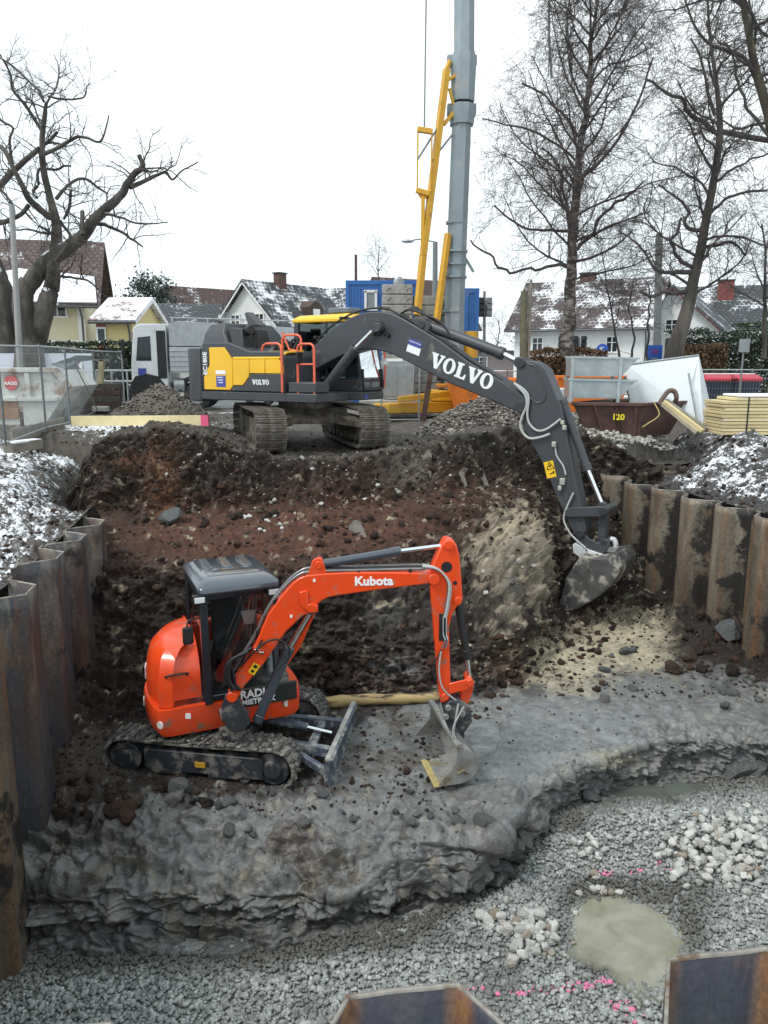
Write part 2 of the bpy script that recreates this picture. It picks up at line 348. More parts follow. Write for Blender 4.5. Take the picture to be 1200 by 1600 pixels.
counts = [6, 38, 34, 44, 18, 48, 64, 60, 60, 60, 40, 40, 26, 40]
G = []
for k in range(len(rows) - 1):
    for t in np.linspace(0, 1, counts[k], endpoint=False): G.append(rows[k] * (1 - t) + rows[k+1] * t)
G.append(rows[-1]); G = np.array(G)                       # (NR, NC, 3)
for _ in range(3):                                         # round the creases between rows
    G[1:-1] = G[1:-1] * .5 + (G[:-2] + G[2:]) * .25
NR = len(G); ridx = np.repeat(np.arange(len(counts)), counts); ridx = np.append(ridx, len(counts) - 1)
dr = np.gradient(G, axis=0); dc = np.gradient(G, axis=1)
N = np.cross(dc, dr); N /= np.linalg.norm(N, axis=2, keepdims=True) + 1e-9
flatp = G.reshape(-1, 3)
_d = G[..., 1] * CT - (G[..., 2] - 1.7) * ST; PX = 600 + 1200 * G[..., 0] / _d; PY = 800 - 1200 * (G[..., 1] * ST + (G[..., 2] - 1.7) * CT) / _d
amp = np.array([.05, .15, .19, .17, .13, .045, .022, .2, .2, .085, .22, .22, .1, .05])[np.clip(ridx, 0, 13)]
for _ in range(6): amp = np.convolve(np.pad(amp, 3, 'edge'), np.ones(7) / 7, 'valid')
amp = amp[:, None] * np.ones((1, NC))
# the scraped clay floor right of the small machine stays smooth, the heap and the lip are rough
smooth_bench = np.exp(-(((PX - 850) / 200) ** 2 + ((PY - 1150) / 70) ** 2)); amp *= 1 - .72 * np.clip(smooth_bench, 0, 1)
sandf = np.exp(-(((PX - 930) / 110) ** 2 + ((PY - 1010) / 60) ** 2)); amp *= 1 - .6 * np.clip(sandf, 0, 1)
def gauss(px, py, rx, ry): return np.exp(-(((PX - px) / rx) ** 2 + ((PY - py) / ry) ** 2))
lump = (.8 * gauss(795, 880, 55, 75) + .18 * gauss(690, 800, 70, 18) + .3 * gauss(265, 690, 60, 26)) + .16 * gauss(1080, 985, 70, 22) + .12 * gauss(150, 1195, 50, 30)
lump = lump - .22 * gauss(760, 745, 45, 20) + .12 * gauss(620, 715, 40, 14) + .25 * gauss(165, 760, 30, 20)
q = flatp
bigN = fbm(q, .55, 3).reshape(NR, NC); med = fbm(q, 2.2, 3, ridged=True).reshape(NR, NC); chunk = fbm(q + 9, 5.5, 4, gain=.55).reshape(NR, NC)
bil = np.abs(fbm(q * np.array([1, 1, 1.8]) + 31, 3.2, 3)).reshape(NR, NC)
clayish = sstep(1215, 1275, PY)
cell = fbm(q + 77, 13.0, 3, gain=.6).reshape(NR, NC); blk = np.abs(fbm(q * np.array([1, 1, 1.4]) + 61, 1.5, 2)).reshape(NR, NC)
disp = amp * (1.2 * bigN + .5 * med + 1.2 * chunk * (1 - .6 * clayish) + 1.3 * (bil - .2) * (1 - .5 * clayish) + cell * (.34 - .24 * clayish) + (1.7 + .7 * clayish) * (blk - .2)) + lump * .9 + .022 * cell * (amp > .06) * (1 - .7 * clayish) + .2 * gauss(795, 880, 60, 80) * (2.2 * (blk - .2) + bil - .2)
st_ = np.abs(fbm(q * np.array([1, 1, 2.2]) + 15, 2.6, 2)).reshape(NR, NC); disp -= .07 * clayish * np.exp(-(st_ / .035) ** 2) * (amp > .05)
# horizontal ledges in the clay bank
led = fbm(q * np.array([.7, .7, 3.2]), 1.6, 3, ridged=True).reshape(NR, NC)
bank = ((ridx >= 1) & (ridx <= 3)).astype(float)
for _ in range(4): bank = np.convolve(np.pad(bank, 3, 'edge'), np.ones(7) / 7, 'valid')
disp += bank[:, None] * .13 * (led - .35) * (1 - .5 * kx[:, 0][None, :])
disp *= np.clip((np.arange(NR) - 2) / 8.0, 0, 1)[:, None]
V = G + N * disp[..., None]
for o_, d_, n_2, smx in ((WL0, WLd, WLn, 11.5), (WR0, WRd, WRn, 5.0)):          # the pit ground stays below the banks outside the pile walls
    T_ = (V[..., 0] - o_[0]) * n_2[0] + (V[..., 1] - o_[1]) * n_2[1]; S_ = (V[..., 0] - o_[0]) * d_[0] + (V[..., 1] - o_[1]) * d_[1]
    V[..., 2] -= 1.3 * sstep(.3, 1.1, T_) * (1 - sstep(smx - 1.5, smx, S_)) * (1 - sstep(5.4, 7.4, S_) * (1 - sstep(.6, 1.7, T_)))
# small sharp cracks in the scraped clay
def crack(pts, wd=3.0, dep=.05):
    d = np.full(PX.shape, 1e9)
    for a, b in zip(pts[:-1], pts[1:]):
        ax, ay = a; bx, by = b; L2 = (bx-ax)**2 + (by-ay)**2; t = np.clip(((PX-ax)*(bx-ax) + (PY-ay)*(by-ay)) / L2, 0, 1)
        d = np.minimum(d, np.hypot(PX - ax - t*(bx-ax), (PY - ay - t*(by-ay)) * 1.6))
    jit = fbm(q + 4, 9, 2).reshape(NR, NC) * 3
    return -dep * np.exp(-((d + jit) / wd) ** 2)
cr_ = crack([(730,1187),(755,1182),(778,1170),(786,1150),(784,1130),(800,1112)]) + crack([(850,1103),(890,1098),(930,1090)]) + crack([(790,1165),(840,1172),(900,1168)], 2.5, .03)
V[..., 2] += cr_
# soil colour by place
C = np.zeros((NR, NC, 3)); C[:] = PEAT
def mixc(c, wgt): 
    global C
    wgt = np.clip(wgt, 0, 1)[..., None]; C = C * (1 - wgt) + np.array(c) * wgt
n1 = fbm(q + 50, 1.3, 4).reshape(NR, NC); n2 = fbm(q + 80, 3.5, 4).reshape(NR, NC); n3 = fbm(q + 120, .8, 3).reshape(NR, NC)
clayz = sstep(-.25, .1, (PY - np.interp(PX, [0, 200, 480, 560, 640, 700, 780, 830, 900, 1000, 1100, 1200], [1300, 1250, 1230, 1140, 1100, 1095, 1090, 1088, 1062, 1045, 1040, 1070])) / 60 + n2 * .9)
mixc(BROWN, sstep(.0, .35, n1)); mixc(BLACK, sstep(.05, .3, n2) * .55)
mixc(RED, gauss(430, 835, 260, 48) * (1.35 + n1)); mixc(RED, gauss(660, 780, 160, 40) * (.7 + n1)); mixc(OCHRE, gauss(255, 760, 26, 60) * (.7 + 1.6 * n2)); mixc(OCHRE, gauss(205, 725, 40, 12) * (.6 + n2))
mixc((.13, .11, .09), gauss(60, 1200, 130, 60) * .5)
mixc(RED, gauss(650, 1060, 100, 30) * .5); mixc(OCHRE, gauss(805, 1050, 45, 45) * (.5 + 2 * n2))
n4 = fbm(q + 200, 8.0, 4, gain=.65).reshape(NR, NC); mixc((.195, .162, .118), sstep(.2, .6, gauss(798, 880, 64, 86) + n2 * .9 + n4 * .8)); mixc((.3, .25, .175), sstep(.4, .75, gauss(800, 855, 55, 60) + n2 * 1.1 + n4 * 1.2)); mixc((.05, .042, .035), gauss(798, 880, 70, 90) * sstep(.12, .3, n4 + n1 * .5) * .8); mixc((.1, .1, .095), gauss(790, 930, 40, 40) * sstep(.0, .25, n1) * .7)
mixc(CLAY, gauss(620, 1045, 45, 16) * (.9 + n2)); mixc((.11, .11, .105), gauss(600, 960, 40, 30) * .4)
mixc(CLAY, clayz)
mixc((.1, .095, .088), clayz * sstep(.0, .3, n1) * .6 * (1 - smooth_bench)); mixc((.2, .19, .165), clayz * sstep(.05, .3, n2) * .6 * (1 - smooth_bench))
mixc((.195, .2, .2), smooth_bench * .9)
mixc((.07, .056, .044), clayz * sstep(760, 600, PX) * sstep(.06, .3, n1 + .6 * n2) * .75)
mixc((.3, .27, .2), gauss(960, 1185, 60, 9) * .7 * (1 + n2))
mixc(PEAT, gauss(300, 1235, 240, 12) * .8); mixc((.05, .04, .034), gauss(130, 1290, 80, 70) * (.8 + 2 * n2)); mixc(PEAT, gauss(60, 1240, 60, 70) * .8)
mixc((.055, .048, .04), gauss(640, 1200, 90, 30) * sstep(.05, .25, n2) * .8)
mixc(SAND, np.clip(gauss(890, 1035, 75, 48) * 1.5 + gauss(985, 985, 70, 36) * 1.5 + gauss(1010, 1030, 40, 20) - .25 + n2 * .9 + n4 * .7, 0, 1))
mixc(PEAT, np.clip(gauss(1120, 1010, 70, 30) * 1.2 + n2 * .4, 0, 1) * gauss(1120, 1010, 110, 50))
mixc((.05, .05, .048), gauss(1130, 1065, 60, 25) * sstep(-.05, .2, n2))
mixc((.08, .083, .085), bank[:, None] * sstep(1400, 1470, PY) * .75)
mixc((.13, .115, .088), bank[:, None] * gauss(300, 1440, 150, 40) * sstep(-.1, .25, n2) * .9)
mixc((.12, .105, .085), gauss(620, 690, 160, 20) * sstep(-.05, .3, n2)); mixc((.1, .085, .07), gauss(640, 740, 40, 30) * .8)
mixc((.09, .078, .066), sstep(2.2, .4, np.abs(ridx[:, None] - 13.0)) * (.8 + n2))
snow = gauss(190, 674, 150, 12) * .5 - .2 + sstep(17.2, 21, G[..., 1]) * .42 + gauss(690, 655, 30, 6) * .3
wet = np.clip(.65 * clayz + .4 * smooth_bench + n1 * .4, 0, 1)
idx = np.arange(NR * NC).reshape(NR, NC)
F = np.stack([idx[:-1, :-1], idx[:-1, 1:], idx[1:, 1:], idx[1:, :-1]], -1).reshape(-1, 4)
pit = npmesh('pit_ground', V.reshape(-1, 3), F, SNOWSOIL, kind='structure', smooth=True)
vattr(pit, 'soil', C.reshape(-1, 3)); vattr(pit, 'snow', snow.ravel()); vattr(pit, 'wet', wet.ravel())
VP = V; VPX, VPY = PX.copy(), PY.copy()
def pit_at(px, py):
    """surface point of the pit ground seen at a photo point"""
    k = np.argmin((VPX - px) ** 2 + (VPY - py) ** 2); return Vector(VP.reshape(-1, 3)[k])
# ------------------------------------------------------------------ banks behind the sheet piles
def bank_mesh(name, o, d, n, s0, s1, dmax, lev, snowf, ns, nd, seed, pw=1.6, soilc=(.06, .052, .045)):
    s = np.linspace(s0, s1, ns); t = np.linspace(0, 1, nd) ** pw * dmax
    S, T = np.meshgrid(s, t, indexing='ij')
    X = o[0] + d[0] * S + n[0] * T; Y = o[1] + d[1] * S + n[1] * T; Z = lev(X, Y, S, T)
    p = np.stack([X, Y, Z], -1).reshape(-1, 3); fl = p * np.array([1, 1, 0]) + seed
    fade = np.clip((T.ravel()) / .15, 0.15, 1) * np.clip(1.25 - T.ravel() / 12, .25, 1)
    p[:, 2] += fade * (.3 * fbm(fl, .7, 3) + .2 * fbm(fl, 2.4, 4, gain=.6) + .16 * (np.abs(fbm(fl + 5, 3.6, 3)) - .2) + .09 * fbm(fl + 9, 9.0, 3, gain=.6))
    ii = np.arange(ns * nd).reshape(ns, nd)
    f = np.stack([ii[:-1, :-1], ii[1:, :-1], ii[1:, 1:], ii[:-1, 1:]], -1).reshape(-1, 4)
    if d[0] * n[1] - d[1] * n[0] < 0: f = f[:, ::-1]
    ob = npmesh(name, p, f, SNOWSOIL, kind='structure', smooth=True)
    nn = fbm(fl + 3, 1.2, 3); c = np.array(soilc)[None] * (1 + .8 * nn[:, None])
    vattr(ob, 'soil', np.clip(c, .01, 1)); vattr(ob, 'snow', snowf(X, Y, S, T).ravel() + .25 * fbm(fl + 40, 1.1, 3)); vattr(ob, 'wet', np.full(len(p), .2))
    return p.reshape(ns, nd, 3)
def levL(X, Y, S, T): return -.9 * sstep(6.0, 7.6, S) * (1 - sstep(.4, 1.5, T)) - .98 + .75 * sstep(.2, 4.5, T) + .25 * sstep(3, 8.5, S) + .35 * np.exp(-((S - 3.2) / 1.8) ** 2 - ((T - 2.2) / 1.2) ** 2)
def levR(X, Y, S, T): return -1.3 * sstep(3.6, 5.6, S) * (1 - sstep(1.0, 3.2, T)) - .92 + .85 * sstep(.0, 2.6, T) + .18 * np.exp(-((T - 2.2) / .9) ** 2)
bankL = bank_mesh('left_bank', WL0 + WLn * .38, WLd, WLn, -9, 12, 16, levL, lambda X, Y, S, T: .42 - .15 * sstep(.2, .0, T) + .06 * sstep(4, 8, T) - .35 * sstep(6.0, 7.4, S) * (1 - sstep(.4, 1.5, T)), 460, 220, 11)
bankR = bank_mesh('right_bank', WR0 + WRn * .38, WRd, WRn, -9, 6.6, 14, levR, lambda X, Y, S, T: .42 - .27 * sstep(.7, .0, T) + .08 * sstep(1.5, 4, T) - .3 * sstep(3.2, 5.2, S) * (1 - sstep(1.5, 3.5, T)), 330, 200, 23, soilc=(.045, .042, .04))
bank_mesh('near_bank', WF0 + WFn * .46, WFd, WFn, -14, 14, 14, lambda X, Y, S, T: -1.0 + .0 * T, lambda X, Y, S, T: .2 + 0 * T, 60, 40, 5)
# ------------------------------------------------------------------ steel sheet pile walls
def steel_mat(name, stops, r0, r1, tanc=(.3, .27, .21)):
    m = bpy.data.materials.new(name); m.use_nodes = True; n = m.node_tree.nodes; l = m.node_tree.links.new; b = n['Principled BSDF']
    tcn = n.new('ShaderNodeTexCoord'); mp = n.new('ShaderNodeMapping'); mp.inputs['Scale'].default_value = (1.5, 1.5, .38); l(tcn.outputs['Object'], mp.inputs['Vector'])
    oi = n.new('ShaderNodeObjectInfo'); ofs = n.new('ShaderNodeVectorMath'); ofs.operation = 'ADD'; cmb = n.new('ShaderNodeCombineXYZ')
    mu = n.new('ShaderNodeMath'); mu.operation = 'MULTIPLY'; mu.inputs[1].default_value = 40; l(oi.outputs['Random'], mu.inputs[0]); l(mu.outputs[0], cmb.inputs[0]); l(mp.outputs[0], ofs.inputs[0]); l(cmb.outputs[0], ofs.inputs[1])
    def noise(scale, det=6, vec=None, ro=.6):
        t = n.new('ShaderNodeTexNoise'); t.inputs['Scale'].default_value = scale; t.inputs['Detail'].default_value = det; t.inputs['Roughness'].default_value = ro
        l(vec if vec else ofs.outputs[0], t.inputs['Vector']); return t.outputs['Fac']
    def ramp(f, stops):
        r = n.new('ShaderNodeValToRGB'); e = r.color_ramp.elements
        while len(e) < len(stops): e.new(.5)
        for q_, (p_, c_) in zip(e, stops): q_.position = p_; q_.color = (*c_, 1)
        l(f, r.inputs[0]); return r.outputs[0]
    def mixn(a, c, f):
        x = n.new('ShaderNodeMixRGB'); l(f, x.inputs[0])
        if isinstance(a, tuple): x.inputs[1].default_value = (*a, 1)
        else: l(a, x.inputs[1])
        if isinstance(c, tuple): x.inputs[2].default_value = (*c, 1)
        else: l(c, x.inputs[2])
        return x.outputs[0]
    base = ramp(noise(1.0), stops)
    rust = ramp(noise(1.7), [(r0, (0, 0, 0)), (r1, (.85, .85, .85))]); rustc = ramp(noise(9), [(.3, (.1, .035, .012)), (.7, (.26, .13, .05))])
    at = n.new('ShaderNodeAttribute'); at.attribute_name = 'rust'
    ra = n.new('ShaderNodeMath'); ra.operation = 'MAXIMUM'; l(rust, ra.inputs[0]); l(at.outputs['Fac'], ra.inputs[1])
    c1 = mixn(base, rustc, ra.outputs[0])
    tan = ramp(noise(2.1), [(.5, (0, 0, 0)), (.66, (1, 1, 1))]); at2 = n.new('ShaderNodeAttribute'); at2.attribute_name = 'mud'
    mt = n.new('ShaderNodeMath'); mt.operation = 'MULTIPLY'; l(tan, mt.inputs[0]); l(at2.outputs['Fac'], mt.inputs[1])
    c2 = mixn(c1, tanc, mt.outputs[0])
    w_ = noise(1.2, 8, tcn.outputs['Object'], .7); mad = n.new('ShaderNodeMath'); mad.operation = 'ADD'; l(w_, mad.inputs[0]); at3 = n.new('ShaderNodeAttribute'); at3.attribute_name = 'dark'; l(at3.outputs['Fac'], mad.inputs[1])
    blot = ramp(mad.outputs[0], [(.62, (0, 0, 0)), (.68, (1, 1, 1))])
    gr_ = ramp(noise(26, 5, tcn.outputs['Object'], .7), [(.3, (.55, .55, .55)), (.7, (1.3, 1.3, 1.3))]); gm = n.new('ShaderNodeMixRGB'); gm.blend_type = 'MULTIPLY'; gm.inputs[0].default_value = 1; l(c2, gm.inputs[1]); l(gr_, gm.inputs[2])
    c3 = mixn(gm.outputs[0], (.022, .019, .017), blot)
    l(c3, b.inputs['Base Color']); b.inputs['Roughness'].default_value = .5; b.inputs['Metallic'].default_value = .15
    rr = ramp(noise(3), [(.3, (.42,) * 3), (.7, (.75,) * 3)]); l(rr, b.inputs['Roughness'])
    bp = n.new('ShaderNodeBump'); bp.inputs['Distance'].default_value = .006; l(noise(14), bp.inputs['Height']); l(bp.outputs[0], b.inputs['Normal'])
    return m
STEEL = steel_mat('blue grey sheet pile steel', [(.3, (.034, .038, .05)), (.45, (.06, .062, .072)), (.57, (.07, .045, .038)), (.72, (.13, .105, .085))], .58, .7)
STEELT = steel_mat('tan rusted sheet pile steel', [(.3, (.06, .05, .042)), (.45, (.12, .098, .072)), (.6, (.19, .155, .115)), (.75, (.24, .21, .165))], .56, .7, (.34, .3, .235))
STEELN = steel_mat('mill scale sheet pile steel', [(.3, (.018, .024, .042)), (.5, (.03, .038, .06)), (.7, (.045, .05, .066))], .66, .78)
CUTE = mat('burnt cut steel edge', (.26, .24, .21), .55, .3, var=.3, scale=14, dirt=(.12, .07, .04), damt=.4, dscale=6)
def pile(parent, o, d, n, s, per, flat_, dep, ztop, zbot, rust, mud, dark, sgn=1, th=.016, STEEL=STEEL, pock=0.):
    """one double pile: out-flange, web, in-flange, web; n points to the pit when sgn=-1"""
    wb = per / 2 - flat_; path = [(0, 0), (flat_ / 2, 0), (flat_ / 2 + wb, dep), (flat_ * 1.5 + wb, dep), (flat_ * 1.5 + 2 * wb, 0), (2 * flat_ + 2 * wb - flat_ / 2, 0)]
    path = [(a, b) for a, b in path]; path[-1] = (per, 0)
    off = []
    for i in range(len(path)):
        a = np.array(path[max(i-1, 0)]); b = np.array(path[min(i+1, len(path)-1)]); t = b - a; t = t / np.linalg.norm(t); off.append((-t[1], t[0]))
    # round the corners a little with a fine strip of points
    fine = []; 
    for i in range(len(path) - 1):
        a, b = np.array(path[i]), np.array(path[i+1]); k = max(2, int(np.linalg.norm(b - a) / .06))
        for j in range(k): fine.append((a + (b - a) * j / k, (np.array(off[i]) * (1 - j / k) + np.array(off[i+1]) * j / k)))
    fine.append((np.array(path[-1]), np.array(off[-1])))
    nz = 26; zs = np.linspace(zbot, ztop, nz); v = []; f = []; m_ = len(fine)
    at_r, at_m, at_d = [], [], []
    corner = [abs(a[0] - flat_ / 2) < .05 or abs(a[0] - flat_ / 2 - wb) < .05 or abs(a[0] - flat_ * 1.5 - wb) < .05 or abs(a[0] - flat_ * 1.5 - 2 * wb) < .05 for a, _ in fine]
    for side in (1, -1):
        for z in zs:
            for i, (a, of) in enumerate(fine):
                p = a + of / (np.linalg.norm(of) + 1e-9) * th / 2 * side
                w2 = o + d * (s + p[0]) - n * sgn * p[1]
                jag = 0 if z < ztop - .01 else .003 * math.sin(17 * p[0] + 5 * s)
                v.append((w2[0], w2[1], z + jag)); h = (ztop - z)
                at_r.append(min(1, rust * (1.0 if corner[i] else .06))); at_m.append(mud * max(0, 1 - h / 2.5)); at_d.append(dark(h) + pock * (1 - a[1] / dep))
    q_ = nz * m_
    for sd in (0, 1):
        for k in range(nz - 1):
            for i in range(m_ - 1):
                a = sd * q_ + k * m_ + i; fc = (a, a + 1, a + m_ + 1, a + m_); f.append(fc if (sd == 0) == (sgn > 0) else fc[::-1])
    for k, base in ((nz - 1, 1), (0, 0)):
        for i in range(m_ - 1):
            a = k * m_ + i; f.append((a, a + 1, q_ + a + 1, q_ + a))
    for i in (0, m_ - 1):
        for k in range(nz - 1):
            a = k * m_ + i; f.append((a, a + m_, q_ + a + m_, q_ + a))
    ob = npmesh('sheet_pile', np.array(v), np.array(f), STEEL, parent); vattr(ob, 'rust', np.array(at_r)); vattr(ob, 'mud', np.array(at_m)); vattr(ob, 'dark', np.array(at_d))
    te, tf_ = [], []
    for i, (a, of) in enumerate(fine):
        for side in (1, -1):
            p = a + of / (np.linalg.norm(of) + 1e-9) * (th / 2 + .001) * side; w2 = o + d * (s + p[0]) - n * sgn * p[1]; jag = .003 * math.sin(17 * p[0] + 5 * s)
            te += [(w2[0], w2[1], ztop + jag - .012), (w2[0], w2[1], ztop + jag + .003)]
    for i in range(m_ - 1):
        a = 4 * i; tf_ += [(a + 1, a + 3, a + 7, a + 5), (a, a + 1, a + 5, a + 4), (a + 2, a + 6, a + 7, a + 3)]
    npmesh('cut_edge', np.array(te), np.array(tf_), CUTE, ob)
    # interlock: two hooked bulbs down the joint
    lk = MB(); w2 = o + d * s - n * sgn * 0
    for e, r_ in ((0, .028), (.035, .022)): 
        w3 = w2 + d * e; lk.tube([(w3[0], w3[1], zbot), (w3[0], w3[1], ztop + .004)], r_, 8)
    lo = lk.build('interlock', STEEL, ob, smooth=40)
    for nm, val in (('rust', .7 * rust), ('mud', mud), ('dark', dark(1.0))): vattr(lo, nm, np.full(len(lo.data.vertices), val))
    return ob
wl = thing('sheet_pile_wall', 'rust and blue grey steel sheet pile wall holding the snowy bank beside the orange excavator', 'retaining wall')
for k in range(-2, 5):
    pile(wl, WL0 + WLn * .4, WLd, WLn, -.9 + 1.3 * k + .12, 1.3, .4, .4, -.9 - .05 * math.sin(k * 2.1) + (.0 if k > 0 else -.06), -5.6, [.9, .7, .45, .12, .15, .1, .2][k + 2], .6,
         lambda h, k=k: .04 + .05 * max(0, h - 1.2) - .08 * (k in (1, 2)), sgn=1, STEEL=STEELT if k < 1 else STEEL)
wr = thing('sheet_pile_wall', 'mud smeared rusty sheet pile wall behind the big digging bucket', 'retaining wall')
for k in range(-4, 6):
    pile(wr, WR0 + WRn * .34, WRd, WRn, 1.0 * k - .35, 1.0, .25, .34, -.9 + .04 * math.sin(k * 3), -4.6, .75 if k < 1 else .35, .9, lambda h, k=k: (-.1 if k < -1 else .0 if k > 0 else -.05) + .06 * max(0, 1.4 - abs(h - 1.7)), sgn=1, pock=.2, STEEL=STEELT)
wf = thing('sheet_pile_wall', 'dark blue steel sheet pile tops with rusty corners along the near gravel edge', 'retaining wall')
for k in range(-3, 3):
    pile(wf, WF0 + WFn * .42, WFd, WFn, 1.4 * k - .7, 1.4, .46, .42, -.85 + (.035 if k == -2 else 0), -5.4, .95, .1, lambda h: -.25, sgn=1, STEEL=STEELN)
# ------------------------------------------------------------------ gravel blanket, stones, clods, puddles
gx = np.linspace(-6.5, 8, 200); gy = np.linspace(2.4, 11.2, 150); GX, GY = np.meshgrid(gx, gy)
GP = np.stack([GX, GY, gz(GX, GY)], -1).reshape(-1, 3); GP[:, 2] += .03 * fbm(GP, 2.0, 3) - .02
gi = np.arange(200 * 150).reshape(150, 200)
GRB = soil_mat('wet gravel bed', rough=.8, bump=.01, bscale=40)
gb = npmesh('gravel_floor', GP, np.stack([gi[:-1, :-1], gi[:-1, 1:], gi[1:, 1:], gi[1:, :-1]], -1).reshape(-1, 4), GRB, kind='structure', smooth=True)
vattr(gb, 'soil', np.tile((.24, .247, .235), (len(GP), 1))); vattr(gb, 'wet', np.full(len(GP), .3))
def ico(sub=1):
    b = bmesh.new(); bmesh.ops.create_icosphere(b, subdivisions=sub, radius=1); v = np.array([x.co[:] for x in b.verts]); f = np.array([[q.index for q in x.verts] for x in b.faces]); b.free(); return v, f
I1 = ico(1); I2 = ico(2); I3 = ico(3)
def rock_shape(r, base=I1, rough=.28, boxy=.0):
    v = base[0].copy(); v *= 1 + rough * r.normal(size=(len(v), 1)) if base is I1 else 1 + 0 * v
    if base is not I1:
        o = r.uniform(0, 50, 3); v = v * (1 + rough * fbm(v + o, 1.1, 3)[:, None] * 1.8)
        for _ in range(13):                                   # knock flat faces off it
            nn = r.normal(size=3); nn /= np.linalg.norm(nn); d = v @ nn; lim = r.uniform(.5, .78); v -= np.clip(d - lim, 0, None)[:, None] * nn
    return v
def rotm(r):
    q_ = r.normal(size=4); q_ /= np.linalg.norm(q_); w_, x, y, z = q_
    return np.array([[1-2*(y*y+z*z), 2*(x*y-z*w_), 2*(x*z+y*w_)], [2*(x*y+z*w_), 1-2*(x*x+z*z), 2*(y*z-x*w_)], [2*(x*z-y*w_), 2*(y*z+x*w_), 1-2*(x*x+y*y)]])
def stone_mat(name, stops, rough=.7, soil=None):
    m = bpy.data.materials.new(name); m.use_nodes = True; n = m.node_tree.nodes; l = m.node_tree.links.new; b = n['Principled BSDF']
    g = n.new('ShaderNodeNewGeometry'); oi = n.new('ShaderNodeObjectInfo'); ad = n.new('ShaderNodeMath'); ad.operation = 'ADD'; l(g.outputs['Random Per Island'], ad.inputs[0]); l(oi.outputs['Random'], ad.inputs[1])
    fr = n.new('ShaderNodeMath'); fr.operation = 'FRACT'; l(ad.outputs[0], fr.inputs[0])
    r = n.new('ShaderNodeValToRGB'); e = r.color_ramp.elements
    while len(e) < len(stops): e.new(.5)
    for q_, (p_, c_) in zip(e, stops): q_.position = p_; q_.color = (*c_, 1)
    l(fr.outputs[0], r.inputs[0]); out = r.outputs[0]
    tcn = n.new('ShaderNodeTexCoord'); t = n.new('ShaderNodeTexNoise'); t.inputs['Scale'].default_value = 9; t.inputs['Detail'].default_value = 6; l(tcn.outputs['Object'], t.inputs['Vector'])
    mr = n.new('ShaderNodeMapRange'); mr.inputs[1].default_value = .3; mr.inputs[2].default_value = .7; mr.inputs[3].default_value = .62; mr.inputs[4].default_value = 1.25; l(t.outputs['Fac'], mr.inputs[0])
    mm = n.new('ShaderNodeMixRGB'); mm.blend_type = 'MULTIPLY'; mm.inputs[0].default_value = 1; l(out, mm.inputs[1]); l(mr.outputs[0], mm.inputs[2]); out = mm.outputs[0]
    at = n.new('ShaderNodeAttribute'); at.attribute_name = 'paint'; mp = n.new('ShaderNodeMixRGB'); mp.inputs[2].default_value = (.7, .2, .36, 1); l(at.outputs['Fac'], mp.inputs[0]); l(out, mp.inputs[1]); out = mp.outputs[0]
    at2 = n.new('ShaderNodeAttribute'); at2.attribute_name = 'dirty'; md = n.new('ShaderNodeMixRGB'); md.inputs[2].default_value = (*(soil or (.07, .065, .055)), 1); l(at2.outputs['Fac'], md.inputs[0]); l(out, md.inputs[1]); out = md.outputs[0]
    l(out, b.inputs['Base Color']); b.inputs['Roughness'].default_value = rough; b.inputs['Specular IOR Level'].default_value = .3
    t5 = n.new('ShaderNodeTexNoise'); t5.inputs['Scale'].default_value = 60; t5.inputs['Detail'].default_value = 4; l(tcn.outputs['Object'], t5.inputs['Vector'])
    bp = n.new('ShaderNodeBump'); bp.inputs['Distance'].default_value = .006; l(t5.outputs['Fac'], bp.inputs['Height']); l(bp.outputs[0], b.inputs['Normal'])
    return m
M_GRAVEL = stone_mat('grey gravel', [(0, (.24, .252, .243)), (.4, (.32, .335, .322)), (.8, (.39, .402, .385)), (1, (.47, .475, .45))])
M_RUBBLE = stone_mat('brown rubble', [(0, (.1, .085, .075)), (.4, (.19, .165, .145)), (.8, (.28, .25, .22)), (1, (.36, .34, .31))])
M_PALE = stone_mat('pale crushed stone', [(0, (.24, .23, .2)), (.5, (.4, .39, .35)), (1, (.52, .5, .45))])
M_WHITE = stone_mat('white limestone', [(0, (.42, .42, .39)), (.5, (.6, .6, .56)), (.8, (.7, .69, .65)), (1, (.3, .24, .18))])
M_CLOD = stone_mat('dark soil clod', [(0, (.02, .014, .011)), (.5, (.036, .025, .019)), (.8, (.06, .031, .02)), (1, (.075, .058, .046))], .95)
M_CLAYC = stone_mat('grey clay clod', [(0, (.075, .077, .078)), (.6, (.11, .113, .113)), (1, (.15, .148, .14))], .7)
M_GRIT = stone_mat('brown grit', [(0, (.07, .06, .05)), (.5, (.13, .11, .095)), (1, (.26, .24, .21))])
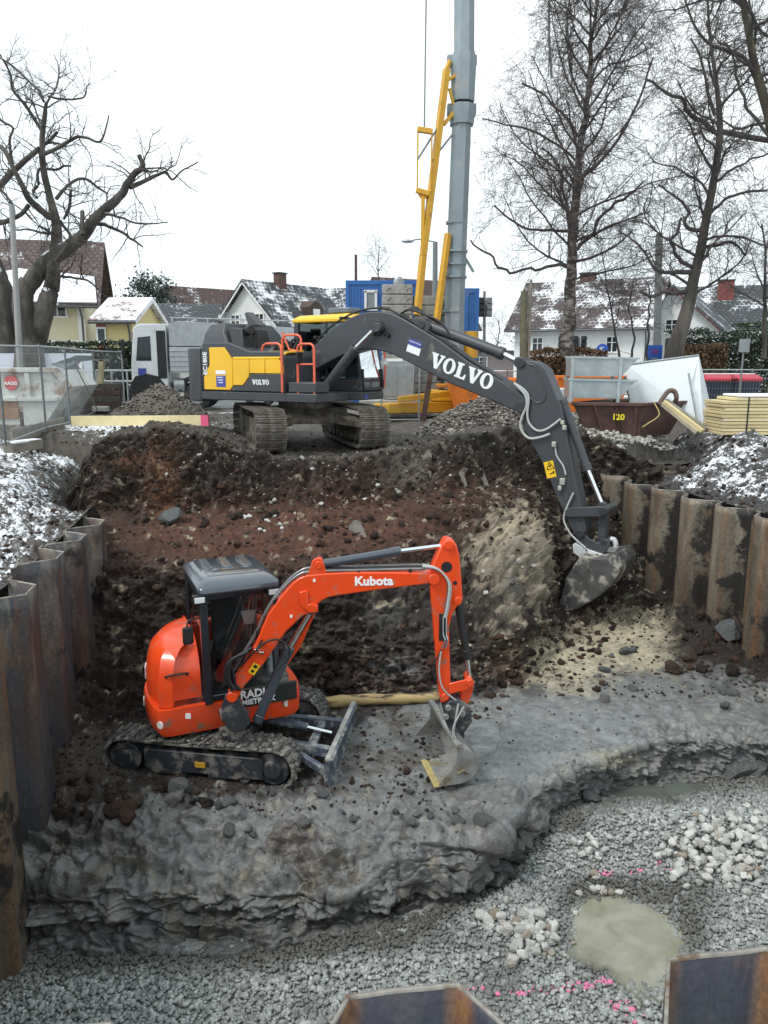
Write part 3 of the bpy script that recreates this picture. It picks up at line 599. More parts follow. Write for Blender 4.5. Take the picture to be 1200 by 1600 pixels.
def scatter(name, pts, sizes, m, parent, seed, kind='stuff', squash=.75, paint=None, dirty=None, nshape=24, up=.35):
    r = np.random.default_rng(seed); shapes = [rock_shape(r) for _ in range(nshape)]; nv, nf = len(I1[0]), len(I1[1]); n_ = len(pts)
    Vv = np.empty((n_, nv, 3)); Ff = I1[1][None] + (np.arange(n_) * nv)[:, None, None]
    q_ = r.normal(size=(n_, 4)); q_ /= np.linalg.norm(q_, axis=1, keepdims=True); w_, x, y, z = q_.T
    M_ = np.array([[1-2*(y*y+z*z), 2*(x*y-z*w_), 2*(x*z+y*w_)], [2*(x*y+z*w_), 1-2*(x*x+z*z), 2*(y*z-x*w_)], [2*(x*z-y*w_), 2*(y*z+x*w_), 1-2*(x*x+y*y)]]).transpose(2, 0, 1)
    sizes = np.asarray(sizes); Vv = np.einsum('nij,nkj->nki', M_, np.array(shapes)[np.arange(n_) % nshape]) * np.array([1, 1, squash]) * sizes[:, None, None] + (np.asarray(pts) + np.stack([0 * sizes, 0 * sizes, sizes * up], 1))[:, None]
    o = npmesh(name, Vv.reshape(-1, 3), Ff.reshape(-1, 3), m, parent, kind)
    if paint is not None: vattr(o, 'paint', np.repeat(paint, nv))
    if dirty is not None: vattr(o, 'dirty', np.repeat(dirty, nv))
    return o
# --- loose gravel
r = np.random.default_rng(5); n_g = 46000
gxs = r.uniform(-5.2, 7.4, n_g * 3); gys = r.uniform(5.3, 11.0, n_g * 3); gzs = gz(gxs, gys)
dep = gys * CT - (gzs - 1.7) * ST; ppx = 600 + 1200 * gxs / dep; ppy = 800 - 1200 * (gys * ST + (gzs - 1.7) * CT) / dep
toeY = np.interp(ppx, cols, toe_py)
keep = (ppy > toeY - 14) & (ppx > -120) & (ppx < 1560) & (ppy < 1720)
pud1 = ((gxs - 2.72) / .66) ** 2 + ((gys - 7.6) / .72) ** 2 + .35 * fbm(np.stack([gxs, gys, 0 * gxs], 1), 2.2, 2); pud2 = ((gxs - 3.95) / 1.05) ** 2 + ((gys - 10.35) / .3) ** 2
keep &= (pud1 > .5) & (pud2 > .6)
gxs, gys, gzs, ppx, ppy, pud1 = [a[keep][:n_g] for a in (gxs, gys, gzs, ppx, ppy, pud1)]
def segd(ax, ay, bx, by, k=2.2):
    L2 = (bx-ax)**2 + (by-ay)**2; t = np.clip(((ppx-ax)*(bx-ax) + (ppy-ay)*(by-ay)) / L2, 0, 1); return np.hypot(ppx - ax - t*(bx-ax), (ppy - ay - t*(by-ay)) * k)
pr = r.uniform(0, 1, len(gxs))
paint = (((segd(820, 1552, 945, 1535) < 15) & (pr < .4)) | ((segd(968, 1572, 985, 1592) < 24) & (pr < .42)) | ((segd(1030, 1352, 1050, 1368) < 14) & (pr < .32)) | ((segd(935, 1366, 948, 1366) < 10) & (pr < .7)) | ((segd(985, 1362, 1000, 1362) < 8) & (pr < .5)) | ((segd(740, 1548, 820, 1552) < 12) & (pr < .12))).astype(float)
dn = fbm(np.stack([gxs, gys, gzs], 1), 1.1, 3)
dirty = np.clip(.45 * np.exp(-((pud1 - 1.1) / .5) ** 2) + sstep(.05, .35, dn) * .5 + .75 * np.exp(-((ppy - np.interp(ppx, cols, toe_py)) / 26) ** 2) + .75 * np.exp(-(((ppx - 985) / 130) ** 2 + ((ppy - 1392) / 22) ** 2)) + .6 * np.exp(-(((ppx - 1095) / 40) ** 2 + ((ppy - 1430) / 50) ** 2)) + .5 * np.exp(-(((ppx - 640) / 160) ** 2 + ((ppy - 1470) / 22) ** 2)), 0, .85) * (1 - paint)
scatter('gravel', np.stack([gxs, gys, gzs], 1), (.011 + .02 * r.uniform(0, 1, len(gxs)) ** 1.7) * (1 + .5 * (r.uniform(0, 1, len(gxs)) > .9)), M_GRAVEL, gb, 6, up=.2, paint=paint, dirty=dirty)
# --- bigger stones that can be picked out one by one
def meshes(n, m, base, seed, rough=.28):
    rr = np.random.default_rng(seed); out = []
    for k in range(n):
        v = rock_shape(rr, base, rough); me = bpy.data.meshes.new('stone'); me.from_pydata(v.tolist(), [], base[1].tolist()); me.materials.append(m); me.update(); out.append(me)
    return out
def drop(name, me, p, s, parent, rr, sq=(1, 1, .75), sink=.3):
    o = bpy.data.objects.new(name, me); col.objects.link(o); o.parent = parent
    e = Matrix.Rotation(rr.uniform(0, 6.3), 4, 'Z'); o.matrix_local = Matrix.Translation((p[0], p[1], p[2] + s * sq[2] * (1 - sink) - s * .15)) @ e @ Matrix.Diagonal((s * sq[0] * rr.uniform(.8, 1.2), s * sq[1] * rr.uniform(.75, 1.1), s * sq[2], 1)) @ Matrix.Rotation(rr.uniform(-.6, .6), 4, 'X') @ Matrix.Rotation(rr.uniform(-.6, .6), 4, 'Y')
    return o
WM = meshes(9, M_WHITE, I2, 31, .2); rr = np.random.default_rng(8)
def stones_px(boxes):
    for (x0, x1, y0, y1, n_, s0, s1) in boxes:
        for k in range(n_):
            px = rr.normal((x0 + x1) / 2, (x1 - x0) / 4); py = rr.normal((y0 + y1) / 2, (y1 - y0) / 4)
            p = P(px, py, z=-4.5)
            for _ in range(3): p = P(px, py, z=float(gz(p.x, p.y)))
            drop('stone', WM[rr.integers(9)], (p.x, p.y, p.z + rr.uniform(0, .03)), rr.uniform(s0, s1), gb, rr, sink=.25)
stones_px([(765, 880, 1422, 1500, 75, .04, .09), (1020, 1210, 1285, 1365, 105, .035, .09), (1060, 1210, 1330, 1400, 60, .035, .08), (900, 960, 1300, 1360, 14, .045, .08), (900, 1010, 1390, 1410, 10, .045, .07), (1130, 1200, 1265, 1300, 14, .05, .09)])
# --- puddles
def water_mat(name, c, c2):
    m = bpy.data.materials.new(name); m.use_nodes = True; n = m.node_tree.nodes; l = m.node_tree.links.new; b = n['Principled BSDF']
    tcn = n.new('ShaderNodeTexCoord'); t = n.new('ShaderNodeTexNoise'); t.inputs['Scale'].default_value = 2.4; t.inputs['Detail'].default_value = 8; t.inputs['Roughness'].default_value = .65; t.inputs['Distortion'].default_value = .6; l(tcn.outputs['Object'], t.inputs['Vector'])
    r_ = n.new('ShaderNodeValToRGB'); r_.color_ramp.elements[0].position = .35; r_.color_ramp.elements[1].position = .62; r_.color_ramp.elements[0].color = (*c2, 1); r_.color_ramp.elements[1].color = (*c, 1); l(t.outputs['Fac'], r_.inputs[0]); l(r_.outputs[0], b.inputs['Base Color'])
    b.inputs['Roughness'].default_value = .06; b.inputs['IOR'].default_value = 1.33
    t2 = n.new('ShaderNodeTexNoise'); t2.inputs['Scale'].default_value = 9; l(tcn.outputs['Object'], t2.inputs['Vector']); bp = n.new('ShaderNodeBump'); bp.inputs['Distance'].default_value = .003; bp.inputs['Strength'].default_value = .4; l(t2.outputs['Fac'], bp.inputs['Height']); l(bp.outputs[0], b.inputs['Normal'])
    at = n.new('ShaderNodeAttribute'); at.attribute_name = 'murk'; l(at.outputs['Fac'], b.inputs['Alpha'])
    return m
def puddle(name, cxy, rx, ry, z, m, seed):
    k = 72; th = np.linspace(0, 2 * math.pi, k, endpoint=False); n_ = fbm(np.stack([np.cos(th) * 1.2 + seed, np.sin(th) * 1.2, 0 * th], 1), 1.3, 3)
    rad = 1 + .75 * n_; fr_ = (.0005, .55, .8, .92, 1.0); v = [(cxy[0] + rx * f * a * math.cos(t), cxy[1] + ry * f * a * math.sin(t), z) for f in fr_ for a, t in zip(rad, th)]
    o = npmesh(name, v, [(j * k + i, j * k + (i + 1) % k, (j + 1) * k + (i + 1) % k, (j + 1) * k + i) for j in range(4) for i in range(k)], m, kind='structure')
    vattr(o, 'murk', np.repeat((1., .97, .85, .5, .1), k)); return o
puddle('puddle', (2.72, 7.6), .98, 1.0, float(gz(2.72, 7.6)) + .105, water_mat('murky puddle water', (.31, .305, .245), (.21, .205, .14)), 2)
puddle('puddle', (4.0, 10.32), 1.35, .5, float(gz(3.95, 10.35)) + .11, water_mat('green puddle water', (.12, .135, .115), (.08, .09, .075)), 5)
# --- clods lying on the pit ground, larger ones singly
CM = meshes(8, M_CLOD, I2, 41, .35); CG = meshes(8, M_CLAYC, I2, 42, .35); CB = meshes(6, M_CLAYC, I3, 43, .34); CS = meshes(6, M_PALE, I2, 44, .3)
def clods(src, x0, x1, y0, y1, n_, s0, s1, sq=(1, 1, .7)):
    for k in range(n_):
        px, py = rr.uniform(x0, x1), rr.uniform(y0, y1); p = pit_at(px, py); drop('clod', src[rr.integers(len(src))], p, rr.uniform(s0, s1), pit, rr, sq, sink=.45)
for a in [(CB, 750, 870, 1320, 1390, 13, .12, .26), (CB, 745, 900, 1290, 1345, 10, .09, .2), (CB, 720, 790, 1350, 1410, 6, .12, .22), (CG, 880, 960, 1240, 1275, 5, .08, .17), (CB, 1140, 1250, 1205, 1260, 5, .22, .4),
          (CM, 90, 210, 1220, 1290, 16, .06, .16), (CM, 200, 330, 1225, 1262, 8, .05, .13), (CG, 210, 300, 1240, 1262, 2, .16, .22), (CM, 480, 680, 1120, 1240, 16, .03, .07),
          (CM, 840, 960, 990, 1030, 14, .05, .12), (CG, 930, 1000, 1010, 1100, 8, .06, .14), (CM, 1040, 1160, 985, 1060, 18, .06, .2), (CM, 780, 850, 1020, 1085, 14, .05, .14),
          (CM, 200, 700, 720, 860, 36, .05, .14), (CS, 240, 700, 720, 800, 14, .04, .08), (CS, 740, 860, 810, 950, 14, .03, .08), (CM, 880, 960, 930, 1000, 10, .05, .12),
          (CM, 480, 700, 1030, 1095, 18, .05, .13), (CM, 690, 800, 1100, 1130, 14, .02, .05), (CM, 820, 1000, 700, 760, 12, .05, .14), (CG, 300, 720, 1240, 1310, 22, .05, .12), (CG, 1100, 1200, 1060, 1110, 10, .05, .12)]:
    clods(*a)
r = np.random.default_rng(12)
def small(name, n_, x0, x1, y0, y1, s0, s1, m, seed):
    px = r.uniform(x0, x1, n_); py = r.uniform(y0, y1, n_)
    pts = []
    sel = np.flatnonzero((VPX.ravel() > x0) & (VPX.ravel() < x1) & (VPY.ravel() > y0) & (VPY.ravel() < y1)); k = r.choice(sel, n_)
    scatter(name, VP.reshape(-1, 3)[k], r.uniform(s0, s1, n_) * r.uniform(.5, 1, n_), m, pit, seed, up=.1)
small('soil_crumbs', 1500, -60, 360, 655, 745, .012, .05, M_CLOD, 50); small('stone_chips', 300, 0, 330, 655, 720, .012, .04, M_GRIT, 49); small('soil_crumbs', 2600, 130, 960, 690, 900, .012, .045, M_CLOD, 51); small('soil_lumps', 900, 140, 960, 690, 1090, .03, .1, M_CLOD, 57); small('sand_crumbs', 700, 715, 1040, 800, 1080, .012, .06, stone_mat('tan sandy crumbs', [(0, (.14, .12, .09)), (.5, (.22, .19, .14)), (1, (.32, .28, .2))]), 58); small('stone_chips', 350, 250, 960, 660, 800, .012, .04, M_PALE, 52)
small('soil_crumbs', 1200, 90, 700, 1020, 1270, .01, .04, M_CLOD, 53); small('clay_crumbs', 700, 150, 1250, 1090, 1420, .01, .04, M_CLAYC, 54)
small('soil_crumbs', 700, 840, 1200, 940, 1090, .012, .045, M_CLOD, 55); small('stone_chips', 300, 330, 760, 650, 740, .015, .04, M_GRIT, 56)
# --- pale lumps of broken plaster on the red peat ramp
for (px, py) in [(381, 808), (391, 806), (418, 818), (437, 822), (460, 806), (408, 826), (430, 806), (413, 828), (440, 828)]:
    drop('stone', WM[rr.integers(9)], pit_at(px, py), rr.uniform(.045, .08), pit, rr, (1.2, .8, .6))
drop('clod', CB[2], pit_at(262, 815), .24, pit, rr); drop('clod', CB[1], pit_at(1140, 1000), .3, pit, rr); drop('clod', CB[4], pit_at(945, 1095), .13, pit, rr); drop('clod', CB[0], pit_at(975, 1022), .13, pit, rr)

def bank_crumbs(bk, n_, m, seed, par, s0=.012, s1=.06, tmax=110):
    q2 = bk[:, 4:tmax].reshape(-1, 3); k = np.random.default_rng(seed).integers(0, len(q2), n_); r2 = np.random.default_rng(seed + 1)
    scatter('soil_crumbs', q2[k], s0 + (s1 - s0) * r2.uniform(0, 1, n_) ** 3, m, par, seed, up=.15)
bank_crumbs(bankL, 3200, M_CLOD, 71, bpy.data.objects['left_bank']); bank_crumbs(bankR, 3000, M_CLOD, 73, bpy.data.objects['right_bank']); bank_crumbs(bankR, 900, M_GRIT, 75, bpy.data.objects['right_bank'])
# ------------------------------------------------------------------ large crawler excavator (grey arm, yellow body)
CHAR = mat('charcoal paint', (.05, .053, .06), .45, var=.08, scale=3, dirt=(.16, .145, .125), damt=.14, dscale=2.5, bump=.001, bscale=60)
CHARD = mat('dark charcoal paint', (.03, .032, .036), .5, var=.1, dirt=(.12, .1, .085), damt=.2, dscale=4)
YEL = mat('machine yellow', (.82, .47, .015), .38, var=.05, scale=2, dirt=(.42, .25, .05), damt=.1, dscale=1.5, coat=.25)
BLK = mat('black rubber', (.014, .014, .015), .55, var=.2)
CHROME = mat('chrome rod', (.75, .77, .78), .16, 1.0, var=.03)
STEELW = mat('worn track steel', (.2, .185, .165), .55, .25, var=.3, scale=12, dirt=(.1, .08, .06), damt=.6, dscale=6, bump=.004, bscale=30)
MUDM = mat('mud on undercarriage', (.13, .11, .085), .85, var=.3, scale=6, bump=.01, bscale=15, dirt=(.06, .048, .038), damt=.5, dscale=4)
ORAIL = mat('orange red handrail', (.72, .13, .06), .4, var=.05)
WHT = mat('white decal', (.82, .83, .84), .45, var=.02)
BLUED = mat('blue decal', (.05, .07, .33), .4, var=.05)
YDEC = mat('yellow decal', (.85, .52, .02), .4, var=.04)
BLKD = mat('black decal', (.01, .01, .01), .5, var=0)
GLS = glass('cab glass', (.45, .55, .52), .5)
SEAT = mat('seat fabric', (.03, .035, .04), .9, var=.2)
LAMPG = mat('lamp lens', (.75, .78, .8), .12, var=.05, coat=1)
HOSEG = mat('grey hose sleeve', (.42, .44, .42), .6, var=.1, scale=30)
VLOC = Vector((-1.9, 18.8, -.22)); VY = R(-33); VT = R(-72)
vol = thing('excavator', 'large crawler excavator with yellow body and long charcoal grey boom reaching into the pit', 'excavator', VLOC)
HF = frame((0, 0, 0), VY); TF = frame((0, 0, 0), VT); HW = Matrix.Translation(VLOC) @ HF
HG = HF @ Matrix.Translation((-.27, 0, 0)) @ Matrix.Diagonal((1.05, 1, 1, 1))
HZ = HG @ Matrix(((1, 0, 0, 0), (0, 1, 0, 0), (0, 0, 1.17, -.17 * 1.22), (0, 0, 0, 1)))
def hp(px, py, yo=0.): return on_frame(px, py, HW, yo)
def hpl(pts, yo=0.): return [hp(a, b, yo) for a, b in pts]
# undercarriage ------------------------------------------------------
def track_loop(Lr, r, n):
    """points and tangent angle round a track: two half circles radius r, centres +-Lr, height r"""
    per = 4 * Lr + 2 * math.pi * r; out = []
    for k in range(n):
        s = per * k / n
        if s < 2 * Lr: out.append((-Lr + s, 2 * r, 0))
        elif s < 2 * Lr + math.pi * r:
            a = (s - 2 * Lr) / r; out.append((Lr + r * math.sin(a), r + r * math.cos(a), a))
        elif s < 4 * Lr + math.pi * r: out.append((Lr - (s - 2 * Lr - math.pi * r), 0, math.pi))
        else:
            a = (s - 4 * Lr - math.pi * r) / r; out.append((-Lr - r * math.sin(a), r - r * math.cos(a), math.pi + a))
    return out, per / n
GA, SW, TLr, TR = 1.18, .68, 1.5, .43
shoe_me = None
for sd in (1, -1):
    yo = GA * sd
    fr = MB(TF); fr.prism([(-TLr - .1, .28), (-TLr + .1, .62), (TLr - .1, .62), (TLr + .15, .5), (TLr + .15, .3), (TLr - .2, .2), (-TLr + .1, .2)], yo - .16, yo + .16)
    tf = fr.build('track_frame', MUDM, vol, bevel=.02)
    for x in (-TLr, TLr): rl = MB(TF); rl.tube([(x, yo - .2, TR), (x, yo + .2, TR)], TR - .07, 24); rl.build('sprocket' if x < 0 else 'idler', STEELW, tf, bevel=.02, smooth=40)
    for k in range(7):
        m2 = MB(TF); x = -TLr + .3 + k * (2 * TLr - .6) / 6; m2.tube([(x, yo - .19, .15), (x, yo + .19, .15)], .1, 12); m2.build('roller', STEELW, tf, smooth=40)
    pts, pitch = track_loop(TLr, TR, 46)
    chain = MB(TF)
    for k in range(46):
        a, b = pts[k], pts[(k + 1) % 46]; chain.bar((a[0] * .985, yo, TR + (a[1] - TR) * .86), (b[0] * .985, yo, TR + (b[1] - TR) * .86), .16, .07)
    chain.build('track_chain', STEELW, vol)
    if shoe_me is None:
        s_ = MB(); s_.box((0, 0, 0), (pitch * .93, SW, .022)); 
        for gx_ in (-.06, .0, .06): s_.box((gx_ - .005, 0, .022), (.016, SW, .026))
        t_ = s_.build('track_shoe', STEELW, None); shoe_me = t_.data; bpy.data.objects.remove(t_)
    for (x, z, a) in pts:
        o = bpy.data.objects.new('track_shoe', shoe_me); col.objects.link(o); o.parent = vol
        o.matrix_local = TF @ Matrix.Translation((x, yo, z + .0)) @ Matrix.Rotation(a, 4, 'Y')
cbm = MB(TF); cbm.prism([(-.95, .62), (-.6, .86), (.6, .86), (.95, .62), (.95, .5), (-.95, .5)], -.85, .85); cbm.build('car_body', MUDM, vol, bevel=.03)
for sx in (-1, 1):
    for sy in (-1, 1): lg = MB(TF); lg.add([(sx*.4, sy*.5, .84), (sx*1.2, sy*1.06, .62), (sx*1.2, sy*1.06, .42), (sx*.4, sy*.5, .5), (sx*.95, sy*.5, .7), (sx*1.5, sy*1.06, .55), (sx*1.5, sy*1.06, .4), (sx*.95, sy*.5, .48)], [(0,1,5,4), (0,3,2,1), (3,7,6,2), (4,5,6,7), (1,2,6,5), (0,4,7,3)]); lg.build('car_body_arm', MUDM, vol, bevel=.02)
sr = MB(HF); sr.tube([(0, 0, .82), (0, 0, 1.0)], .66, 32); sr.build('slew_ring', STEELW, vol, bevel=.02, smooth=40)
# upper structure ----------------------------------------------------
ZB, ZT = 1.02, 2.08
dk = MB(HG); dk.prismz([(-2.1, -1.25), (1.5, -1.25), (1.5, -.55), (1.35, -.45), (1.35, .3), (1.62, .34), (1.62, 1.27), (-2.1, 1.25)], ZB, ZB + .2)
dk.build('deck', CHAR, vol, bevel=.02)
# counterweight: rounded tail
cwp = [(-1.85, -1.27), (-2.2, -1.27), (-2.42, -1.1), (-2.52, -.6), (-2.55, 0), (-2.52, .6), (-2.42, 1.1), (-2.2, 1.27), (-1.85, 1.27)]
cw = MB(HZ); cw.prismz(cwp, ZB - .02, ZT + .02); cwo = cw.build('counterweight', CHAR, vol, bevel=.05, seg=3)
# side doors (right side): dark lower band, yellow panels above with sloping step
sidey = -1.262
body = MB(HZ); body.prism([(-1.83, ZB + .2), (.62, ZB + .2), (.62, 1.9), (.5, 2.02), (-.35, 2.02), (-1.0, 2.2), (-1.83, 2.2)], -1.22, .1); body.build('engine_housing', CHAR, vol, bevel=.03)
def side_panel(pts, m, name='panel', yo=sidey, th=.03, par=None, bevel=.012):
    p = MB(HZ); p.prism(pts, yo, yo + th + .02); return p.build(name, m, par or vol, bevel=bevel)
# outlines from the side elevation
dz = ZB + .2
side_panel([(-1.82, dz + .02), (-1.82, 2.1), (-1.58, 2.1), (-1.58, dz + .55), (-1.78, dz + .3), (-1.78, dz + .02)], CHAR)
side_panel([(-1.765, dz + .03), (-1.765, dz + .28), (-1.565, dz + .54), (-1.565, 2.1), (-1.1, 2.1), (-.86, 1.86), (-.86, dz + .12), (-.95, dz + .03)], YEL, 'door')
side_panel([(-.93, dz + .02), (-.84, dz + .11), (-.55, dz + .11), (-.3, dz + .36), (.6, dz + .36), (.6, dz + .02)], CHAR, 'lower_band')
side_panel([(-.85, dz + .13), (-.85, 1.86), (-.36, 1.86), (-.36, dz + .32), (-.56, dz + .13)], YEL, 'door')
side_panel([(-.345, dz + .37), (-.345, 1.86), (.1, 1.86), (.1, dz + .37)], YEL, 'door')
side_panel([(.115, dz + .37), (.115, 1.86), (.5, 1.86), (.61, 1.74), (.61, dz + .37)], YEL, 'door')
tp = MB(HZ); tp.add([(-.85, sidey, 1.88), (.5, sidey, 1.88), (.62, -1.1, 2.0), (.62, -.5, 2.035), (-.85, -.5, 2.035), (-.85, -1.1, 2.0)], [(0, 1, 2, 5), (5, 2, 3, 4)]); tpo = tp.build('top_cover', YEL, vol)
so_ = tpo.modifiers.new('solid', 'SOLIDIFY'); so_.thickness = .03
# engine hood (charcoal facetted), exhaust, air intake
hd = MB(HZ); hd.loft([[(-1.86, -1.2, 2.06), (-.95, -1.2, 2.06), (-.95, .9, 2.06), (-1.86, .9, 2.06)], [(-1.84, -1.12, 2.36), (-1.2, -1.12, 2.4), (-1.1, .8, 2.4), (-1.84, .8, 2.36)], [(-1.78, -.95, 2.58), (-1.3, -.95, 2.6), (-1.28, .7, 2.6), (-1.78, .7, 2.58)]])
hdo = hd.build('engine_hood', CHAR, vol, bevel=.04)
hd2 = MB(HZ); hd2.loft([[(-.95, -1.12, 2.03), (-.62, -1.12, 2.03), (-.62, -.1, 2.03), (-.95, -.1, 2.03)], [(-1.15, -1.05, 2.5), (-.76, -1.0, 2.48), (-.76, -.1, 2.48), (-1.15, -.1, 2.5)]]); hd2.build('air_filter_cover', CHARD, hdo, bevel=.03)
ex = MB(HZ); ex.loft([[(-1.15, -.35, 2.55), (-.8, -.35, 2.55), (-.8, -.05, 2.55), (-1.15, -.05, 2.55)], [(-1.3, -.3, 2.82), (-1.18, -.3, 2.84), (-1.18, -.1, 2.84), (-1.3, -.1, 2.82)]]); ex.build('exhaust', CHAR, hdo, bevel=.02)
am = MB(HZ); am.tube([(-.55, -.8, 2.05), (-.55, -.8, 2.42)], .05, 10); am.build('mirror_arm', BLK, vol, smooth=40)
mm = MB(HZ); mm.tube([(-.72, -.84, 2.44), (-.5, -.98, 2.44)], [.1, .1], 14); mm.build('rear_mirror', BLK, vol, bevel=.02, smooth=40)
# clutter on top behind the cab
cl = MB(HZ)
for k in range(5): cl.tube(bez([(-.3 + .14 * k, -.45, 2.03), (-.25 + .14 * k, -.3, 2.2 + .05 * (k % 2)), (.0 + .1 * k, -.1, 2.1)], 6), .03, 6)
cl.box((-.05, -.25, 2.12), (.5, .3, .16)); cl.build('hydraulic_lines', BLK, vol, smooth=40)
# cab (left side, beyond the boom) -------------------------------------
cy0, cy1 = .32, 1.24
def cab_bar(a, b, wd=.07, ht=.07, m=CHAR, name='cab_post'): 
    q_ = MB(HG); q_.bar(a, b, wd, ht); return q_.build(name, m, vol, bevel=.012)
cabb = MB(HG); cabb.prismz([(-.3, cy0), (1.62, cy0), (1.62, cy1), (-.3, cy1)], ZB + .2, 1.52); cabo = cabb.build('cab_base', CHAR, vol, bevel=.03)
for y in (cy0 + .03, cy1 - .03):
    cab_bar((-.26, y, 1.5), (-.22, y, 2.86), .1, .12); cab_bar((1.58, y, 1.5), (1.38, y, 2.86)); cab_bar((.62, y, 1.5), (.62, y, 2.86), .06, .06)
    g = MB(HG); g.prism([(-.2, 1.54), (1.53, 1.54), (1.36, 2.8), (-.18, 2.8)], y - .005, y + .005); g.build('side_window', GLS, vol)
g = MB(HG); g.loft([[(1.56, cy0 + .06, 1.3), (1.56, cy1 - .06, 1.3), (1.57, cy1 - .06, 1.3), (1.57, cy0 + .06, 1.3)], [(1.6, cy0 + .06, 1.55), (1.6, cy1 - .06, 1.55), (1.61, cy1 - .06, 1.55), (1.61, cy0 + .06, 1.55)], [(1.38, cy0 + .06, 2.82), (1.38, cy1 - .06, 2.82), (1.39, cy1 - .06, 2.82), (1.39, cy0 + .06, 2.82)]]); g.build('windscreen', GLS, vol)
fw = MB(HG)
for (a, b) in (((1.635, cy0 + .05, 1.28), (1.635, cy1 - .05, 1.28)), ((1.635, cy0 + .05, 1.28), (1.6, cy0 + .05, 1.75)), ((1.635, cy1 - .05, 1.28), (1.6, cy1 - .05, 1.75))): fw.bar(a, b, .05, .08)
fw.build('front_window_frame', CHARD, vol, bevel=.015)
lw = MB(HG); lw.add([(1.627, cy0 + .1, 1.3), (1.627, cy1 - .1, 1.3), (1.632, cy1 - .1, 1.5), (1.632, cy0 + .1, 1.5)], [(0, 1, 2, 3)]); lw.build('lower_window', GLS, vol)
rf = MB(HG); rf.loft([[(-.34, cy0 - .03, 2.84), (1.45, cy0 - .03, 2.84), (1.45, cy1 + .03, 2.84), (-.34, cy1 + .03, 2.84)], [(-.34, cy0 - .03, 2.93), (1.4, cy0 - .03, 2.95), (1.4, cy1 + .03, 2.95), (-.34, cy1 + .03, 2.93)], [(-.2, cy0 + .1, 3.02), (1.2, cy0 + .1, 3.04), (1.2, cy1 - .1, 3.04), (-.2, cy1 - .1, 3.02)]])
rfo = rf.build('cab_roof', YEL, vol, bevel=.03)
hx = MB(HG); hx.box((.85, .78, 3.12), (.6, .5, .13)); hx.build('roof_hatch', mat('grey blue plastic', (.12, .15, .19), .5), rfo, bevel=.03)
bk = MB(HG); bk.box((-.27, .78, 2.2), (.03, .8, 1.25)); bk.build('rear_wall', CHARD, vol)
st = MB(HG); st.box((.2, .78, 1.7), (.5, .5, .14)); st.box((.0, .78, 2.1), (.14, .5, .75)); st.box((-.02, .78, 2.55), (.1, .3, .2)); st.build('seat', SEAT, vol, bevel=.05, seg=3)
dp = MB(HG); dp.box((1.3, .4, 2.55), (.04, .16, .24)); dp.build('display', WHT, vol, bevel=.01)
# handrails, steps
def rail(pts, r=.028, m=ORAIL, name='handrail'):
    q_ = MB(HG); q_.tube(pts, r, 10); return q_.build(name, m, vol, smooth=50)
def arch(x0, x1, z0, z1, y, y2=None):
    y2 = y if y2 is None else y2; r_ = .1
    return [(x0, y, z0), (x0, y, z1 - r_), (x0 + .03, y, z1 - .03), (x0 + r_, y, z1), (x1 - r_, y2, z1), (x1 - .03, y2, z1 - .03), (x1, y2, z1 - r_), (x1, y2, z0)]
rail([(.62, -1.3, ZB + .22), (.62, -1.3, 2.18), (.58, -1.29, 2.28), (.48, -1.27, 2.32), (.12, -1.2, 2.32), (.02, -1.19, 2.28), (-.02, -1.18, 2.2), (-.02, -1.18, 2.02)])
rail([(.0, -.5, 2.02), (.0, -.5, 2.42), (.04, -.5, 2.5), (.12, -.5, 2.53), (.42, -.5, 2.53), (.5, -.5, 2.5), (.54, -.5, 2.42), (.54, -.5, 2.0)]); rail([(.0, -.5, 2.6), (.2, -.5, 2.2), (.54, -.5, 2.15)], .022)
rail(arch(.98, 1.42, ZB + .2, 2.3, -1.2)); rail([(.98, -1.2, 1.86), (1.42, -1.2, 1.86)], .022)
sb = MB(HG); sb.box((1.1, -.98, ZB + .33), (.75, .5, .24)); sb.build('tool_box', CHAR, vol, bevel=.03)
ms = MB(HG); ms.box((1.02, -1.2, 2.0), (.06, .2, .26)); ms.build('mirror', BLK, vol, bevel=.02)
rail([(1.68, 1.2, 1.3), (1.7, 1.22, 1.9), (1.62, 1.22, 2.6)], .022)
wst = MB(HG); wst.tube([(1.7, 1.22, 1.85), (1.705, 1.222, 2.0)], .026, 10); wst.build('rail_sleeve', WHT, vol)
# boom ---------------------------------------------------------------
BW = .24
bo = hpl([(466,588),(472,566),(487,545),(500,531),(520,513),(535,503),(550,495),(563,490),(577,487),(595,486.5),(610,489),(628,497),(647,508),(687,532),(733,566),(787,597),(817,618),(823,628),(822,638),(814,645),(806,643),(773,628),(700,598),(640,567),(610,552),(598,549),(587,547),(575,546),(563,547),(548,551),(533,556),(500,573),(487,580),(474,592)], -BW)
b_ = MB(HF); b_.prism(bo, -BW, BW); boo = b_.build('boom', CHAR, vol, bevel=.025)
def pin(px, py, r, y0, y1, par, m=CHARD, name='pin'):
    x, z = hp(px, py, y0); q_ = MB(HF); q_.tube([(x, y0, z), (x, y1, z)], r, 20); return q_.build(name, m, par, bevel=.012, smooth=40)
pin(588, 512, .17, -BW - .07, BW + .07, boo); pin(588, 512, .1, -BW - .22, BW + .22, boo, CHAR); pin(812, 636, .12, -BW - .04, BW + .04, boo)
pin(658, 507, .09, -.2, .2, boo)
br = MB(HF); br.prism(hpl([(640,497),(660,497),(672,508),(668,523),(650,513)], -.18), -.18, .18); br.build('cylinder_bracket', CHAR, boo, bevel=.015)
